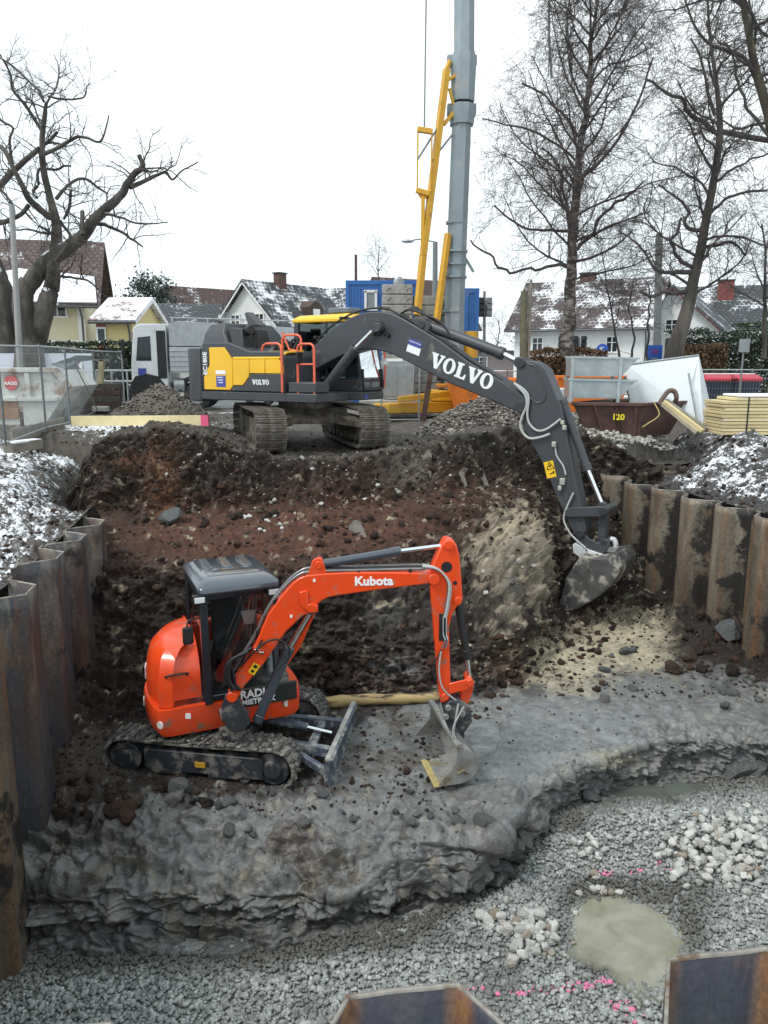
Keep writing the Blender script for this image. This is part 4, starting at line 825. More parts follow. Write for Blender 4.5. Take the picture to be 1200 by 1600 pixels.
def cyl(pa, pb, pc, r, rr_, yo, par, name='hydraulic_cylinder', m=CHAR, fr_=hp, F=HF):
    a, b, c = [Vector((q_[0], yo, q_[1])) for q_ in (fr_(*pa, yo), fr_(*pb, yo), fr_(*pc, yo))]
    q_ = MB(F); q_.tube([a, b], r, 18); d = (b - a).normalized(); q_.tube([b - d * .12, b + d * .015], r * 1.13, 18); q_.tube([a - d * .05, a + d * .06], r * 1.08, 18)
    o = q_.build(name, m, par, bevel=.008, smooth=40)
    k = MB(F); k.tube([b, c], rr_, 14); k.build('piston_rod', CHROME, o, smooth=40); e = MB(F); e.tube([c + Vector((0, -.07, 0)), c + Vector((0, .07, 0))], r * .95, 16); e.build('rod_eye', m, o, bevel=.01, smooth=40)
    return o
cyl((496, 622), (556, 544), (588, 512), .115, .055, -BW - .13, vol); cyl((496, 622), (556, 544), (588, 512), .115, .055, BW + .13, vol)
cyl((664, 507), (786, 553), (812, 566), .115, .06, 0., boo)
# boom pipes and hoses along the top
for k, yo in enumerate((-.17, -.1, .1, .17)):
    pth = [(x, yo, z) for x, z in hpl([(478,574),(496,533),(520,508),(550,490),(577,482.5),(596,482),(614,486),(650,506),(690,531),(735,563),(785,594)], yo)]
    q_ = MB(HF); q_.tube(bez(pth, 5), .022, 8); q_.build('hydraulic_pipe', BLK, boo, smooth=50)
for (u, v) in ((500, 528), (540, 498), (600, 482.5), (630, 495), (672, 519), (705, 542)): x, z = hp(u, v, 0); q_ = MB(HF); q_.box((x, 0, z + .01), (.06, .42, .06)); q_.build('pipe_clamp', CHARD, boo, bevel=.006)
for k in range(3):
    yo = -.1 + .1 * k; pth = [(*[hp(u, v, yo)[0]], yo, hp(u, v, yo)[1]) for u, v in ((626, 490), (640 + 4 * k, 484 - 2 * k), (665, 492), (690, 505 + 2 * k), (708, 530))]
    q_ = MB(HF); q_.tube(bez(pth, 6), .024, 8); q_.build('hydraulic_hose', BLK, boo, smooth=50)
q_ = MB(HF); 
for u, v in ((604, 537.5 - 15), (606, 524)): x, z = hp(u, v, -BW - .03); q_.tube([(x, -BW, z), (x, -BW - .09, z)], .05, 12)
q_.build('work_lamp', BLK, boo, smooth=40)
# lettering on the boom, slab serif
def slab(word, h, M, m, parent):
    """slab-serif capitals V O L drawn as outlines; M maps x right, y up"""
    def put(polys, x0):
        for pts in polys:
            q_ = MB(M); n = len(pts[0]) if isinstance(pts[0][0], (tuple, list)) else 0
            if n: 
                out, inn = pts; k = len(out); q_.add([(x0 + a, b, 0) for a, b in out] + [(x0 + a, b, 0) for a, b in inn], [(i, (i+1) % k, k + (i+1) % k, k + i) for i in range(k)])
            else: q_.add([(x0 + a, b, 0) for a, b in pts], [tuple(range(len(pts)))])
            o = q_.build('letter', m, parent); s_ = o.modifiers.new('solid', 'SOLIDIFY'); s_.thickness = .006; s_.offset = 0
    x = 0
    for ch in word:
        if ch == 'V':
            put([[(-.02*h, h), (.5*h, h), (.5*h, .9*h), (.42*h, .88*h), (.58*h, .34*h), (.74*h, .88*h), (.64*h, .9*h), (.64*h, h), (1.02*h, h), (1.02*h, .9*h), (.95*h, .87*h), (.62*h, 0), (.4*h, 0), (.06*h, .87*h), (-.02*h, .9*h)]], x); x += 1.03 * h
        elif ch == 'O':
            k = 28; o_ = [(.46*h + .47*h*math.cos(2*math.pi*i/k), .5*h + .52*h*math.sin(2*math.pi*i/k)) for i in range(k)]; i_ = [(.46*h + .2*h*math.cos(2*math.pi*i/k), .5*h + .4*h*math.sin(2*math.pi*i/k)) for i in range(k)]
            put([(o_, i_)], x); x += 1.0 * h
        else:
            put([[(0, h), (.52*h, h), (.52*h, .9*h), (.4*h, .88*h), (.4*h, .12*h), (.62*h, .12*h), (.72*h, .36*h), (.82*h, .36*h), (.8*h, 0), (0, 0), (0, .1*h), (.1*h, .12*h), (.1*h, .88*h), (0, .9*h)]], x); x += .88 * h
    return x
yL = -BW - .004
a = hp(670, 572, yL); b = hp(766, 610.5, yL); ang = math.atan2(b[1] - a[1], b[0] - a[0]); Ln = math.hypot(b[0] - a[0], b[1] - a[1])
MT = HF @ Matrix.Translation((a[0], yL, a[1])) @ Matrix.Rotation(math.pi / 2, 4, 'X') @ Matrix.Rotation(ang, 4, 'Z')
slab('VOLVO', Ln / 4.86, MT, WHT, boo)
MT2 = HZ @ Matrix.Translation((-.27, sidey - .004, dz + .15)) @ Matrix.Rotation(math.pi / 2, 4, 'X')
slab('VOLVO', .1, MT2, WHT, vol)
ME = HZ @ Matrix.Translation((-1.69, sidey - .008, 1.78)) @ Matrix.Rotation(math.pi / 2, 4, 'X') @ Matrix.Rotation(math.pi / 2, 4, 'Z')
place_text('EC180E', .17, ME, WHT, vol, bold=.004, sx=.85)
def decal(cx_, cz, w_, h_, m, par, yo, ang=0, name='decal'):
    q_ = MB(HF @ Matrix.Translation((cx_, yo, cz)) @ Matrix.Rotation(-ang, 4, 'Y')); q_.box((0, 0, 0), (w_, .006, h_)); return q_.build(name, m, par)
x, z = hp(649, 537, yL); d1 = decal(x, z, .32, .13, BLUED, boo, yL, ang); x2, z2 = hp(646, 547, yL); d2 = decal(x2, z2, .34, .15, WHT, boo, yL, ang)
place_text('WIENER WOLF', .045, HF @ Matrix.Translation((x, yL - .006, z + .015)) @ Matrix.Rotation(math.pi/2, 4, 'X') @ Matrix.Rotation(ang, 4, 'Z'), WHT, d1)
decal(-1.55, dz + .24, .3, .26, BLUED, vol, sidey - .006); decal(-1.55, dz + .45, .32, .09, WHT, vol, sidey - .006)
q_ = MB(HF @ Matrix.Translation((-1.55, sidey - .011, dz + .27)))
for k in range(3): q_.box((-.02 + .01 * k, 0, .06 - .06 * k), (.2 - .03 * k, .004, .02))
q_.build('decal_print', WHT, vol)
q_ = MB(HG); q_.box((1.628, .5, ZB + .08), (.006, .16, .1)); q_.build('decal', BLUED, vol)
q_ = MB(HG); q_.box((-1.31, sidey - .006, 1.66), (.07, .004, .05)); q_.build('latch', CHARD, vol)
# arm ------------------------------------------------------------------
AW = .2
ao = hpl([(807,563),(831,564),(843,569),(852,578),(858,592),(866,613),(876,634),(888,696),(902,765),(908,791),(916,828),(913,836),(906,840),(897,837),(890,820),(881,802),(847,723),(826,684),(816,664),(818,645),(823,626),(812,612),(806,600)], -AW)
a_ = MB(HF); a_.prism(ao, -AW, AW); arm = a_.build('arm', CHAR, vol, bevel=.02)
pin(812, 567, .1, -AW - .04, AW + .04, arm); pin(906, 834, .085, -AW - .05, AW + .05, arm)
# raised side plate rib
rb = MB(HF); rb.tube(bez([(*[hp(u, v, -AW)[0]], -AW - .005, hp(u, v, -AW)[1]) for u, v in ((824, 568), (838, 575), (852, 608), (850, 625), (838, 629), (824, 617))], 6), .016, 6); rb.build('weld_rib', CHAR, arm, smooth=50)
cyl((880, 628), (918, 734), (941, 790), .085, .048, 0., arm)
for yo in (-.13, .13):
    q_ = MB(HF); pth = [(hp(u, v, yo)[0], yo, hp(u, v, yo)[1]) for u, v in ((850, 582), (866, 616), (876, 650), (892, 725), (903, 780))]; q_.tube(bez(pth, 6), .02, 8); q_.build('hydraulic_pipe', BLK, arm, smooth=50)
def hose(pts, yo, r, m, par, name='hydraulic_hose', n=8):
    q_ = MB(HF); q_.tube(bez([(hp(u, v, yo)[0], yo, hp(u, v, yo)[1]) for u, v in pts], n), r, 8); return q_.build(name, m, par, smooth=50)
hose([(803, 598), (812, 607), (821, 618), (823, 633), (817, 648), (813, 662), (817, 676), (828, 685), (845, 683), (859, 678)], -AW - .06, .026, HOSEG, arm)
hose([(806, 600), (820, 610), (826, 622), (824, 648), (828, 663), (840, 673), (855, 670), (876, 655)], -AW - .05, .024, HOSEG, arm)
hose([(867, 695), (870, 712), (880, 728), (884, 742)], -AW - .03, .018, HOSEG, arm); hose([(896, 770), (886, 792), (881, 812), (890, 832), (903, 846), (915, 856)], -AW - .05, .02, HOSEG, arm)
hose([(842, 575), (858, 594), (869, 612), (877, 640)], .05, .03, BLK, arm)
for (u, v, s_) in ((867, 694, .08), (880, 752, .1), (876, 762, .07), (883, 668, .07), (880, 660, .06)):
    x, z = hp(u, v, -AW); q_ = MB(HF); q_.box((x, -AW - .04, z), (s_, .08, s_ * 1.3)); q_.build('pipe_fitting', mat('zinc fitting', (.5, .48, .42), .45, .5), arm, bevel=.01)
# warning label
x, z = hp(859.5, 733.5, -AW); q_ = MB(HF @ Matrix.Translation((x, -AW - .004, z)) @ Matrix.Rotation(-math.radians(-72 + 90) + R(0), 4, 'Y'))
lab = MB(HF @ Matrix.Translation((x, -AW - .004, z)) @ Matrix.Rotation(R(-16), 4, 'Y')); lab.box((0, 0, 0), (.2, .006, .33)); lab = lab.build('warning_label', YDEC, arm)
q_ = MB(HF @ Matrix.Translation((x, -AW - .009, z + .06)) @ Matrix.Rotation(R(-16), 4, 'Y')); t_ = [(-.08, -.05), (.08, -.05), (0, .09)]
for i in range(3): a, b = t_[i], t_[(i + 1) % 3]; q_.bar((a[0], 0, a[1]), (b[0], 0, b[1]), .004, .014)
q_.bar((0, 0, .04), (.0, 0, -.02), .004, .02); q_.bar((-.03, 0, .0), (.035, 0, .02), .004, .012); q_.bar((-.04, 0, -.15), (.05, 0, -.13), .004, .02); q_.bar((.04, 0, -.15), (.05, 0, -.1), .004, .03)
q_.build('warning_symbol', BLKD, lab)
# bucket linkage, coupler, bucket
def plate(pts, yo, th, m, par, name, bev=.012, yc=None):
    q_ = MB(HF); q_.prism(hpl(pts, yo), yo - th / 2, yo + th / 2); return q_.build(name, m, par, bevel=bev)
for yo in (-AW - .05, AW + .05): plate([(883, 798), (890, 793), (938, 791), (948, 793), (951, 800), (946, 806), (938, 807), (890, 808), (883, 806)], yo, .05, CHAR, arm, 'rocker_link')
plate([(935, 800), (951, 798), (950, 822), (947, 850), (935, 850), (937, 825)], 0., .22, CHAR, arm, 'bucket_link'); pin(942, 799, .085, -AW - .1, AW + .1, arm); pin(943, 848, .07, -.2, .2, arm)
plate([(898, 832), (908, 829), (920, 841), (934, 848), (952, 843), (953, 855), (945, 864), (925, 862), (905, 850)], -.17, .06, CHAR, vol, 'coupler_ear'); plate([(898, 832), (908, 829), (920, 841), (934, 848), (952, 843), (953, 855), (945, 864), (925, 862), (905, 850)], .17, .06, CHAR, vol, 'coupler_ear')
GALV = mat('pale grey coupler paint', (.55, .57, .58), .4, var=.1, dirt=(.2, .18, .15), damt=.3, dscale=5)
cp = plate([(901, 847), (905, 845), (925, 855), (946, 862), (949, 867), (945, 876), (935, 877), (915, 869), (902, 860)], 0., .5, GALV, vol, 'quick_coupler')
for (u, v) in ((916, 860), (933, 867)): pin(u, v, .02, -.26, -.24, cp, BLK, 'bolt')
hk = MB(HF); hk.tube(bez([(hp(u, v, 0)[0], 0, hp(u, v, 0)[1]) for u, v in ((946, 858), (955, 862), (962, 855), (960, 844), (953, 842))], 6), [.05] * 24 + [.02], 10); hk.build('lifting_hook', GALV, cp, smooth=50)
BKT = mat('muddy bucket steel', (.085, .082, .08), .55, .2, var=.35, scale=5, dirt=(.36, .33, .28), damt=.42, dscale=3, bump=.006, bscale=18)
outer = [(908, 868), (925, 873), (945, 872), (958, 870), (967, 886), (966, 897), (955, 914), (935, 933), (905, 950), (885, 958), (868, 962)]
inner = [(874, 957), (890, 951), (915, 940), (940, 920), (956, 899), (956, 886), (950, 878), (930, 880), (910, 877)]
HB = .58
bu = MB(HF); bu.prism(hpl(outer + inner, -HB), -HB, HB); bko = bu.build('bucket', BKT, vol, bevel=.01)
for yo in (-HB, HB - .03):
    s_ = MB(HF); s_.prism(hpl([(868, 962), (878, 930), (884, 905), (896, 885), (908, 868), (930, 874), (956, 872), (965, 888), (962, 900), (935, 931), (900, 950)], -HB), yo - .012, yo + .02); s_.build('side_plate', BKT, bko, bevel=.006)
ed = MB(HF); ed.prism(hpl([(866, 963), (880, 955), (882, 960), (868, 966)], -HB), -HB - .02, HB + .02); ed.build('cutting_edge', mat('worn bright edge', (.3, .3, .29), .4, .6, var=.2), bko)
mdv, mdf = I3[0].copy(), I3[1]; mdv = mdv * (1 + .35 * fbm(mdv + 3, 1.4, 4)[:, None]); 
bx_, bz_ = hp(918, 905, 0); mq = MB(HF); mq.add([(bx_ + p[0] * .34, p[1] * .5, bz_ + p[2] * .34) for p in mdv], [tuple(f) for f in mdf]); mq.build('soil_load', M_CLOD, bko, smooth=60)
# ------------------------------------------------------------------ compact orange excavator on the pit floor
ORG = mat('compact machine orange', (.80, .07, .012), .3, var=.06, scale=2, dirt=(.26, .14, .095), damt=.27, dscale=5, ddetail=10, coat=.3)
GREYP = mat('navy black cab post', (.016, .02, .028), .35, var=.1, coat=.3)
GREYB = mat('blue grey cab paint', (.045, .058, .076), .22, var=.08, coat=.8)
RUB = mat('muddy track rubber', (.05, .05, .048), .75, var=.3, scale=10, dirt=(.24, .23, .2), damt=.55, dscale=6, bump=.006, bscale=25)
RUBM = mat('clay caked rubber', (.13, .125, .115), .85, var=.3, scale=8, dirt=(.035, .033, .032), damt=.42, dscale=5, bump=.012, bscale=20)
DKF = mat('dark frame paint', (.028, .032, .04), .5, var=.2, dirt=(.16, .15, .135), damt=.45, dscale=5)
BLADE = mat('scratched blue grey steel', (.085, .105, .14), .45, .2, var=.2, dirt=(.3, .3, .29), damt=.45, dscale=5)
KLOC = Vector((-2.31, 10.2, -3.76)); KT = R(-9); KH = R(-67); KS = 1.04
kub = thing('excavator', 'compact orange excavator with dark cab standing on tracks on the grey clay pit floor', 'excavator', KLOC)
kt = frame((0, 0, 0), KT); kh = frame((0, 0, 0), KH); khw = Matrix.Translation(KLOC) @ kh; ktw = Matrix.Translation(KLOC) @ kt
# tracks
kl, kr_, ky, kw = 1.02, .27, .78, .4
for sd in (-1, 1):
    yo = ky * sd; tf = MB(kt); tf.prism([(-.74, .16), (-.74, .43), (.86, .42), (.9, .36), (.9, .11), (.6, .12), (.55, .09), (.2, .09), (.15, .13), (-.2, .13), (-.25, .09), (-.6, .09), (-.65, .12)], yo - .17, yo + .17)
    tfo = tf.build('track_frame', DKF, kub, bevel=.015)
    for x, nm in ((-kl, 'sprocket'), (kl, 'idler')):
        q_ = MB(kt); q_.tube([(x, yo - .14, kr_), (x, yo + .14, kr_)], kr_ - .05, 24); q_.tube([(x, yo - .18, kr_), (x, yo + .18, kr_)], .12, 18); q_.build(nm, DKF, tfo, bevel=.01, smooth=40)
    for k in range(4):
        q_ = MB(kt); x = -.65 + .43 * k; q_.tube([(x, yo - .15, .12), (x, yo + .15, .12)], .075, 12); q_.build('roller', DKF, tfo, smooth=40)
    pts, pitch = track_loop(kl, kr_, 84); bl = MB(kt); rings = []
    for i, (x, z, a) in enumerate(pts):
        nx, nz = math.sin(a), math.cos(a); sag = -.02 * math.sin(math.pi * (x + kl) / (2 * kl)) if (a == 0 and abs(x) < kl) else 0
        th = .03
        rings.append([(x + nx * .0, yo - kw / 2, z + nz * .0 + sag), (x + nx * th, yo - kw / 2, z + nz * th + sag), (x + nx * th, yo + kw / 2, z + nz * th + sag), (x, yo + kw / 2, z + sag)])
    bl.loft(rings + [rings[0]], cap=False); blo = bl.build('rubber_track', RUB, kub)
    p2, pt2 = track_loop(kl, kr_ + .03, 42); lm = MB(); lm.loft([[(-.035, -.19, 0), (.03, -.19, 0), (.05, -.02, 0), (-.015, -.02, 0)], [(-.025, -.185, .032), (.02, -.185, .032), (.04, -.03, .032), (-.005, -.03, .032)]])
    t_ = lm.build('tread_lug', RUBM); lug = t_.data; bpy.data.objects.remove(t_)
    for i, (x, z, a) in enumerate(p2):
        for s2 in (0, 1):
            o = bpy.data.objects.new('tread_lug', lug); col.objects.link(o); o.parent = blo
            o.matrix_local = kt @ Matrix.Translation((x, yo, z - kr_ * 0 - .03 * 0)) @ Matrix.Translation((0, 0, 0)) @ Matrix.Rotation(a, 4, 'Y') @ Matrix.Translation((pt2 * .5 * s2, 0, -.03 + .0)) @ Matrix.Rotation(math.pi * s2, 4, 'Z')
    # clay caked on the top run and the front of the belt
    r = np.random.default_rng(60 + sd); nn_ = 420; xs = r.uniform(-kl, kl + .22, nn_); ys = yo + r.uniform(-.21, .21, nn_); cp_ = []
    for x, y in zip(xs, ys):
        if x < kl: z = 2 * kr_ + .035
        else: a = (x - kl) / .22 * 2.2; x = kl + (kr_ + .03) * math.sin(a); z = kr_ + (kr_ + .03) * math.cos(a)
        cp_.append(tuple(kt @ Vector((x, y, z))))
    scatter('clay_lumps', np.array(cp_), r.uniform(.015, .05, nn_) * np.where(xs > .2, 1, .7), M_CLAYC if sd > 0 else stone_mat('caked clay', [(0, (.1, .095, .085)), (.6, (.17, .16, .145)), (1, (.25, .235, .2))], .85), blo, 61 + sd, squash=.5, up=0)
q_ = MB(kt); q_.box((0, 0, .42), (1.1, 1.4, .22)); q_.box((0, 0, .55), (.8, .8, .12)); q_.build('lower_frame', DKF, kub, bevel=.03)
q_ = MB(kh); q_.tube([(0, 0, .52), (0, 0, .68)], .42, 28); q_.build('slew_ring', DKF, kub, smooth=40)
q_ = MB(kt); q_.box((.05, -.962, .27), (.14, .02, .07)); q_.build('decal', mat('ochre decal', (.5, .26, .03), .5), kub)
# dozer blade and arms
bx = 1.74
q_ = MB(kt); q_.prism([(bx - .03, .05), (bx + .06, .02), (bx + .02, .2), (bx + .03, .36), (bx + .07, .42), (bx + .03, .44), (bx - .04, .36), (bx - .06, .2)], -.86, .86); bla = q_.build('dozer_blade', BLADE, kub, bevel=.008)
q_ = MB(kt); q_.box((bx + .0, 0, .43), (.07, 1.73, .04)); q_.build('blade_top_edge', mat('clay smeared steel', (.3, .3, .28), .6, var=.3, scale=9), bla, bevel=.006)
for yo in (-.42, .42):
    q_ = MB(kt); q_.bar((.55, yo * .8, .36), (bx - .03, yo, .3), .1, .14); q_.build('blade_arm', BLADE, kub, bevel=.012)
q_ = MB(kt); q_.bar((bx - .35, -.45, .33), (bx - .35, .45, .33), .12, .06); q_.build('blade_cross_bar', BLADE, kub, bevel=.01)
q_ = MB(kt); q_.tube([(.62, .0, .5), (1.25, .0, .42)], .06, 14); c_ = q_.build('hydraulic_cylinder', BLADE, kub, smooth=40)
q_ = MB(kt); q_.tube([(1.25, 0, .42), (1.6, 0, .36)], .03, 12); q_.build('piston_rod', CHROME, c_, smooth=40)
q_ = MB(kt); q_.bar((1.0, -.42, .36), (1.68, -.74, .2), .08, .1); q_.build('blade_brace', BLADE, kub, bevel=.01)
# upper body: skirt of the tail, lower band
def plan(rad, n=40, flat_=.72, sx=1.0, rx=None):
    out = []
    for k in range(n):
        a = 2 * math.pi * k / n; e = 3.2
        cx_, sy_ = math.cos(a), math.sin(a); rr_ = (abs(cx_) ** e + abs(sy_) ** e) ** (-1 / e) if cx_ > 0 else (abs(cx_) ** 2.3 + abs(sy_) ** 2.3) ** (-1 / 2.3)
        x = rad * rr_ * cx_; y = rad * rr_ * sy_; out.append((min(x, flat_), y))
    return out
def ring(rad, z, fl=.72, off=0): return [(x + off, y, z) for x, y in plan(rad, flat_=fl)]
q_ = MB(kh); q_.loft([ring(.86, .62, .6), ring(.98, .66, .68), ring(1.03, .74, .7), ring(1.04, .98, .7), ring(1.02, 1.04, .7)]); sk = q_.build('tail_skirt', ORG, kub, smooth=35)
q_ = MB(kh); q_.loft([ring(.9, 1.0, .62), ring(.9, 1.12, .62)]); q_.build('floor', DKF, kub, smooth=35)
# bonnet, right rear, with crease
def bon(k, z, x1, y1, x0=None):
    pts = []
    for a in np.linspace(R(-178), R(-48), 16): pts.append((max(-.99 * k, 1.0 * k * math.cos(a) * 1.0), 1.0 * k * math.sin(a), z))
    return [(p[0], min(p[1], y1), p[2]) for p in pts] + [(x1, -.92 * k, z), (x1, y1, z), (-.5 * k, y1, z), (-.98 * k, y1, z)]
yb = -.37
q_ = MB(kh)
q_.loft([bon(1.0, 1.05, .62, yb), bon(1.0, 1.25, .62, yb), bon(.975, 1.5, .6, yb), bon(.92, 1.68, .5, yb), bon(.8, 1.8, .34, yb), bon(.62, 1.86, .2, yb)])
bn = q_.build('bonnet', ORG, kub, bevel=.02, smooth=32)
q_ = MB(kh); q_.loft([[(-.97, -.5, 1.05), (-.97, .6, 1.05), (-.6, .95, 1.05), (-.55, -.4, 1.05)], [(-.93, -.5, 1.55), (-.93, .6, 1.55), (-.6, .9, 1.55), (-.55, -.4, 1.55)], [(-.75, -.5, 1.75), (-.75, .5, 1.75), (-.6, .8, 1.75), (-.55, -.4, 1.75)]]); q_.build('rear_bonnet', ORG, kub, bevel=.06, seg=3)
q_ = MB(kh); q_.tube(bez([(.59, -.8, 1.44), (.66, -.8, 1.49), (.66, -.55, 1.49), (.59, -.55, 1.44)], 5), .014, 8); q_.build('bonnet_handle', BLK, bn, smooth=50)
# reflectors, decals on skirt
def onskirt(ang, z, w_, h_, m, name, rad=1.042, disc=False, par=None, circ=False):
    e = 2.0 if circ else 3.2 if math.cos(ang) > 0 else 2.3; rr_ = (abs(math.cos(ang)) ** e + abs(math.sin(ang)) ** e) ** (-1 / e); p = Vector((min(.71, rad * rr_ * math.cos(ang)), rad * rr_ * math.sin(ang), z)); M = kh @ Matrix.Translation(p) @ Matrix.Rotation(ang, 4, 'Z')
    q_ = MB(M)
    if disc: q_.tube([(-.01, 0, 0), (.008, 0, 0)], w_ / 2, 20)
    else: q_.box((0, 0, 0), (.012, w_, h_))
    return q_.build(name, m, par or sk)
REFL = mat('white reflector', (.75, .72, .7), .3, var=.03)
onskirt(R(-52), .86, .1, .1, REFL, 'reflector', disc=True); onskirt(R(40), .86, .1, .1, REFL, 'reflector', rad=1.03, disc=True)
onskirt(R(-97), .86, .12, .1, WHT, 'decal'); onskirt(R(-100), 1.28, .2, .16, WHT, 'decal', rad=1.0, par=bn, circ=True); onskirt(R(-30), .92, .08, .07, WHT, 'decal')
q_ = MB(kh); q_.box((.73, .52, 1.05), (.05, .75, .26)); lbx = q_.build('front_panel', BLK, kub, bevel=.01)
place_text('RADL', .15, kh @ Matrix.Translation((.76, .3, 1.1)) @ Matrix.Rotation(math.pi/2, 4, 'Z') @ Matrix.Rotation(math.pi/2, 4, 'X'), WHT, lbx, bold=.004); place_text('MIETPARK', .1, kh @ Matrix.Translation((.76, .36, .99)) @ Matrix.Rotation(math.pi/2, 4, 'Z') @ Matrix.Rotation(math.pi/2, 4, 'X'), WHT, lbx, bold=.003)
# cab ------------------------------------------------------------------
c0, c1, xf, xr, zf, zr = -.33, .68, .66, -.62, 1.1, 2.5
def kbar(a, b, wd, ht, name='cab_post', m=GREYP): q_ = MB(kh); q_.bar(a, b, wd, ht); return q_.build(name, m, kub, bevel=.015)
kbar((xf, c0 + .04, zf - .08), (xf - .1, c0 + .04, zr), .1, .13); kbar((xf, c1 - .04, zf - .08), (xf - .1, c1 - .04, zr), .08, .1)
kbar((xr, c0 + .04, zf), (xr, c0 + .04, zr), .08, .1); kbar((xr, c1 - .04, zf), (xr, c1 - .04, zr), .08, .1); kbar((0, c1 - .03, zf), (0, c1 - .03, zr), .05, .06)
kbar((xf - .1, c0, zr - .03), (xf - .1, c1, zr - .03), .1, .1, 'cab_header'); kbar((xf, c0, zf), (xf, c1, zf), .07, .08, 'cab_sill'); kbar((xr, c0, zr - .03), (xr, c1, zr - .03), .08, .1, 'cab_header')
kbar((xr, c0 + .03, zr - .03), (xf - .1, c0 + .03, zr - .03), .08, .1, 'cab_header'); kbar((xr, c1 - .03, zr - .03), (xf - .1, c1 - .03, zr - .03), .08, .1, 'cab_header')
def rr_ring(z, ins, xo=0):
    x0, x1, y0, y1 = xr - .06 + ins, xf + .05 - ins + xo, c0 - .04 + ins, c1 + .04 - ins; c = .1; out = []
    for (cx_, cy_, a0) in ((x1 - c, y1 - c, 0), (x0 + c, y1 - c, 90), (x0 + c, y0 + c, 180), (x1 - c, y0 + c, 270)):
        for k in range(5): a = R(a0 + 22.5 * k); out.append((cx_ + c * math.cos(a), cy_ + c * math.sin(a), z))
    return out
q_ = MB(kh); q_.loft([rr_ring(2.5, .02), rr_ring(2.54, 0, .02), rr_ring(2.6, .0, .0), rr_ring(2.65, .05, -.04), rr_ring(2.68, .13, -.12)]); kr = q_.build('cab_roof', GREYB, kub, bevel=.012, smooth=30)
q_ = MB(kh)
for y in (-.1, .17, .44): q_.loft([[(-.5, y - .08, 2.675), (.0, y - .08, 2.675), (.07, y, 2.675), (.0, y + .08, 2.675), (-.5, y + .08, 2.675)], [(-.5, y - .06, 2.7), (.0, y - .06, 2.7), (.05, y, 2.7), (.0, y + .06, 2.7), (-.5, y + .06, 2.7)]])
q_.loft([[(.13, -.2, 2.67), (.42, -.2, 2.665), (.42, .55, 2.665), (.13, .55, 2.67)], [(.15, -.17, 2.692), (.4, -.17, 2.688), (.4, .52, 2.688), (.15, .52, 2.692)]])
q_.build('roof_ribs', GREYB, kr, bevel=.008)
for y in (c0 - .02, c1 - .06):
    q_ = MB(kh); q_.box((xf - .0, y, 2.47), (.1, .17, .11)); lm_ = q_.build('work_lamp', BLK, kub, bevel=.012); q_ = MB(kh); q_.box((xf + .053, y, 2.465), (.012, .13, .075)); q_.build('lamp_lens', LAMPG, lm_, bevel=.006)
KG = glass('clear cab glass', (.55, .58, .58), .95)
q_ = MB(kh); q_.add([(xf + .01, c0 + .09, zf + .02), (xf + .01, c1 - .08, zf + .02), (xf - .09, c1 - .08, zr - .06), (xf - .09, c0 + .09, zr - .06)], [(0, 1, 2, 3)]); q_.build('windscreen', KG, kub)
for y in (c0 + .02, c1 - .02):
    q_ = MB(kh); q_.add([(xr + .05, y, zf + .35), (xf - .04, y, zf + .1), (xf - .12, y, zr - .06), (xr + .05, y, zr - .06)], [(0, 1, 2, 3)]); q_.build('side_window', KG, kub)
q_ = MB(kh); q_.add([(xr, c0 + .08, zf + .5), (xr, c1 - .08, zf + .5), (xr, c1 - .08, zr - .06), (xr, c0 + .08, zr - .06)], [(0, 1, 2, 3)]); q_.build('rear_window', KG, kub)
q_ = MB(kh); q_.box((xr + .02, .17, 1.35), (.05, .95, .5)); q_.build('rear_wall', DKF, kub); q_ = MB(kh); q_.box((0, .17, 1.1), (1.2, .95, .05)); q_.build('cab_floor', DKF, kub)
q_ = MB(kh); q_.box((-.15, .2, 1.4), (.48, .48, .16)); q_.box((-.36, .2, 1.8), (.14, .46, .75)); q_.box((-.16, .2, 1.22), (.4, .4, .2)); q_.build('seat', SEAT, kub, bevel=.05, seg=3)
for y in (-.1, .5):
    q_ = MB(kh); q_.box((.0, y, 1.5), (.4, .14, .14)); q_.tube([(.16, y, 1.55), (.2, y, 1.78)], .018, 8); q_.sphere((.2, y, 1.8), .04, 10, 6); q_.build('control_console', BLK, kub, bevel=.02)
for y in (.08, .3): q_ = MB(kh); q_.tube([(.42, y, 1.12), (.36, y, 1.55), (.4, y, 1.6)], .012, 8); q_.build('travel_lever', mat('grey lever', (.3, .3, .3), .4, .4), kub, smooth=40)
q_ = MB(kh); q_.loft([[(.5, .26, 2.0), (.5, .38, 2.0), (.53, .38, 2.0), (.53, .26, 2.0)], [(.47, .22, 2.18), (.47, .42, 2.18), (.5, .42, 2.18), (.5, .22, 2.18)]]); q_.build('document_pouch', mat('pale plastic', (.55, .58, .57), .5), kub, bevel=.01)
for k in range(3): q_ = MB(kh); q_.tube([(.55, .24 + .05 * k, 1.5), (.46, .36 + .05 * k, 2.44)], .005, 5); q_.build('blind_cord', mat('grey lever', (.3, .3, .3)), kub)
q_ = MB(kh); q_.tube(bez([(xf - .05, c0 - .02, 2.2), (xf, c0 - .16, 2.2), (xf, c0 - .2, 2.05)], 5), .012, 8); mro = q_.build('mirror_arm', BLK, kub, smooth=40); q_ = MB(kh); q_.box((xf + .0, c0 - .18, 2.0), (.05, .14, .24)); q_.build('mirror', BLK, mro, bevel=.025)
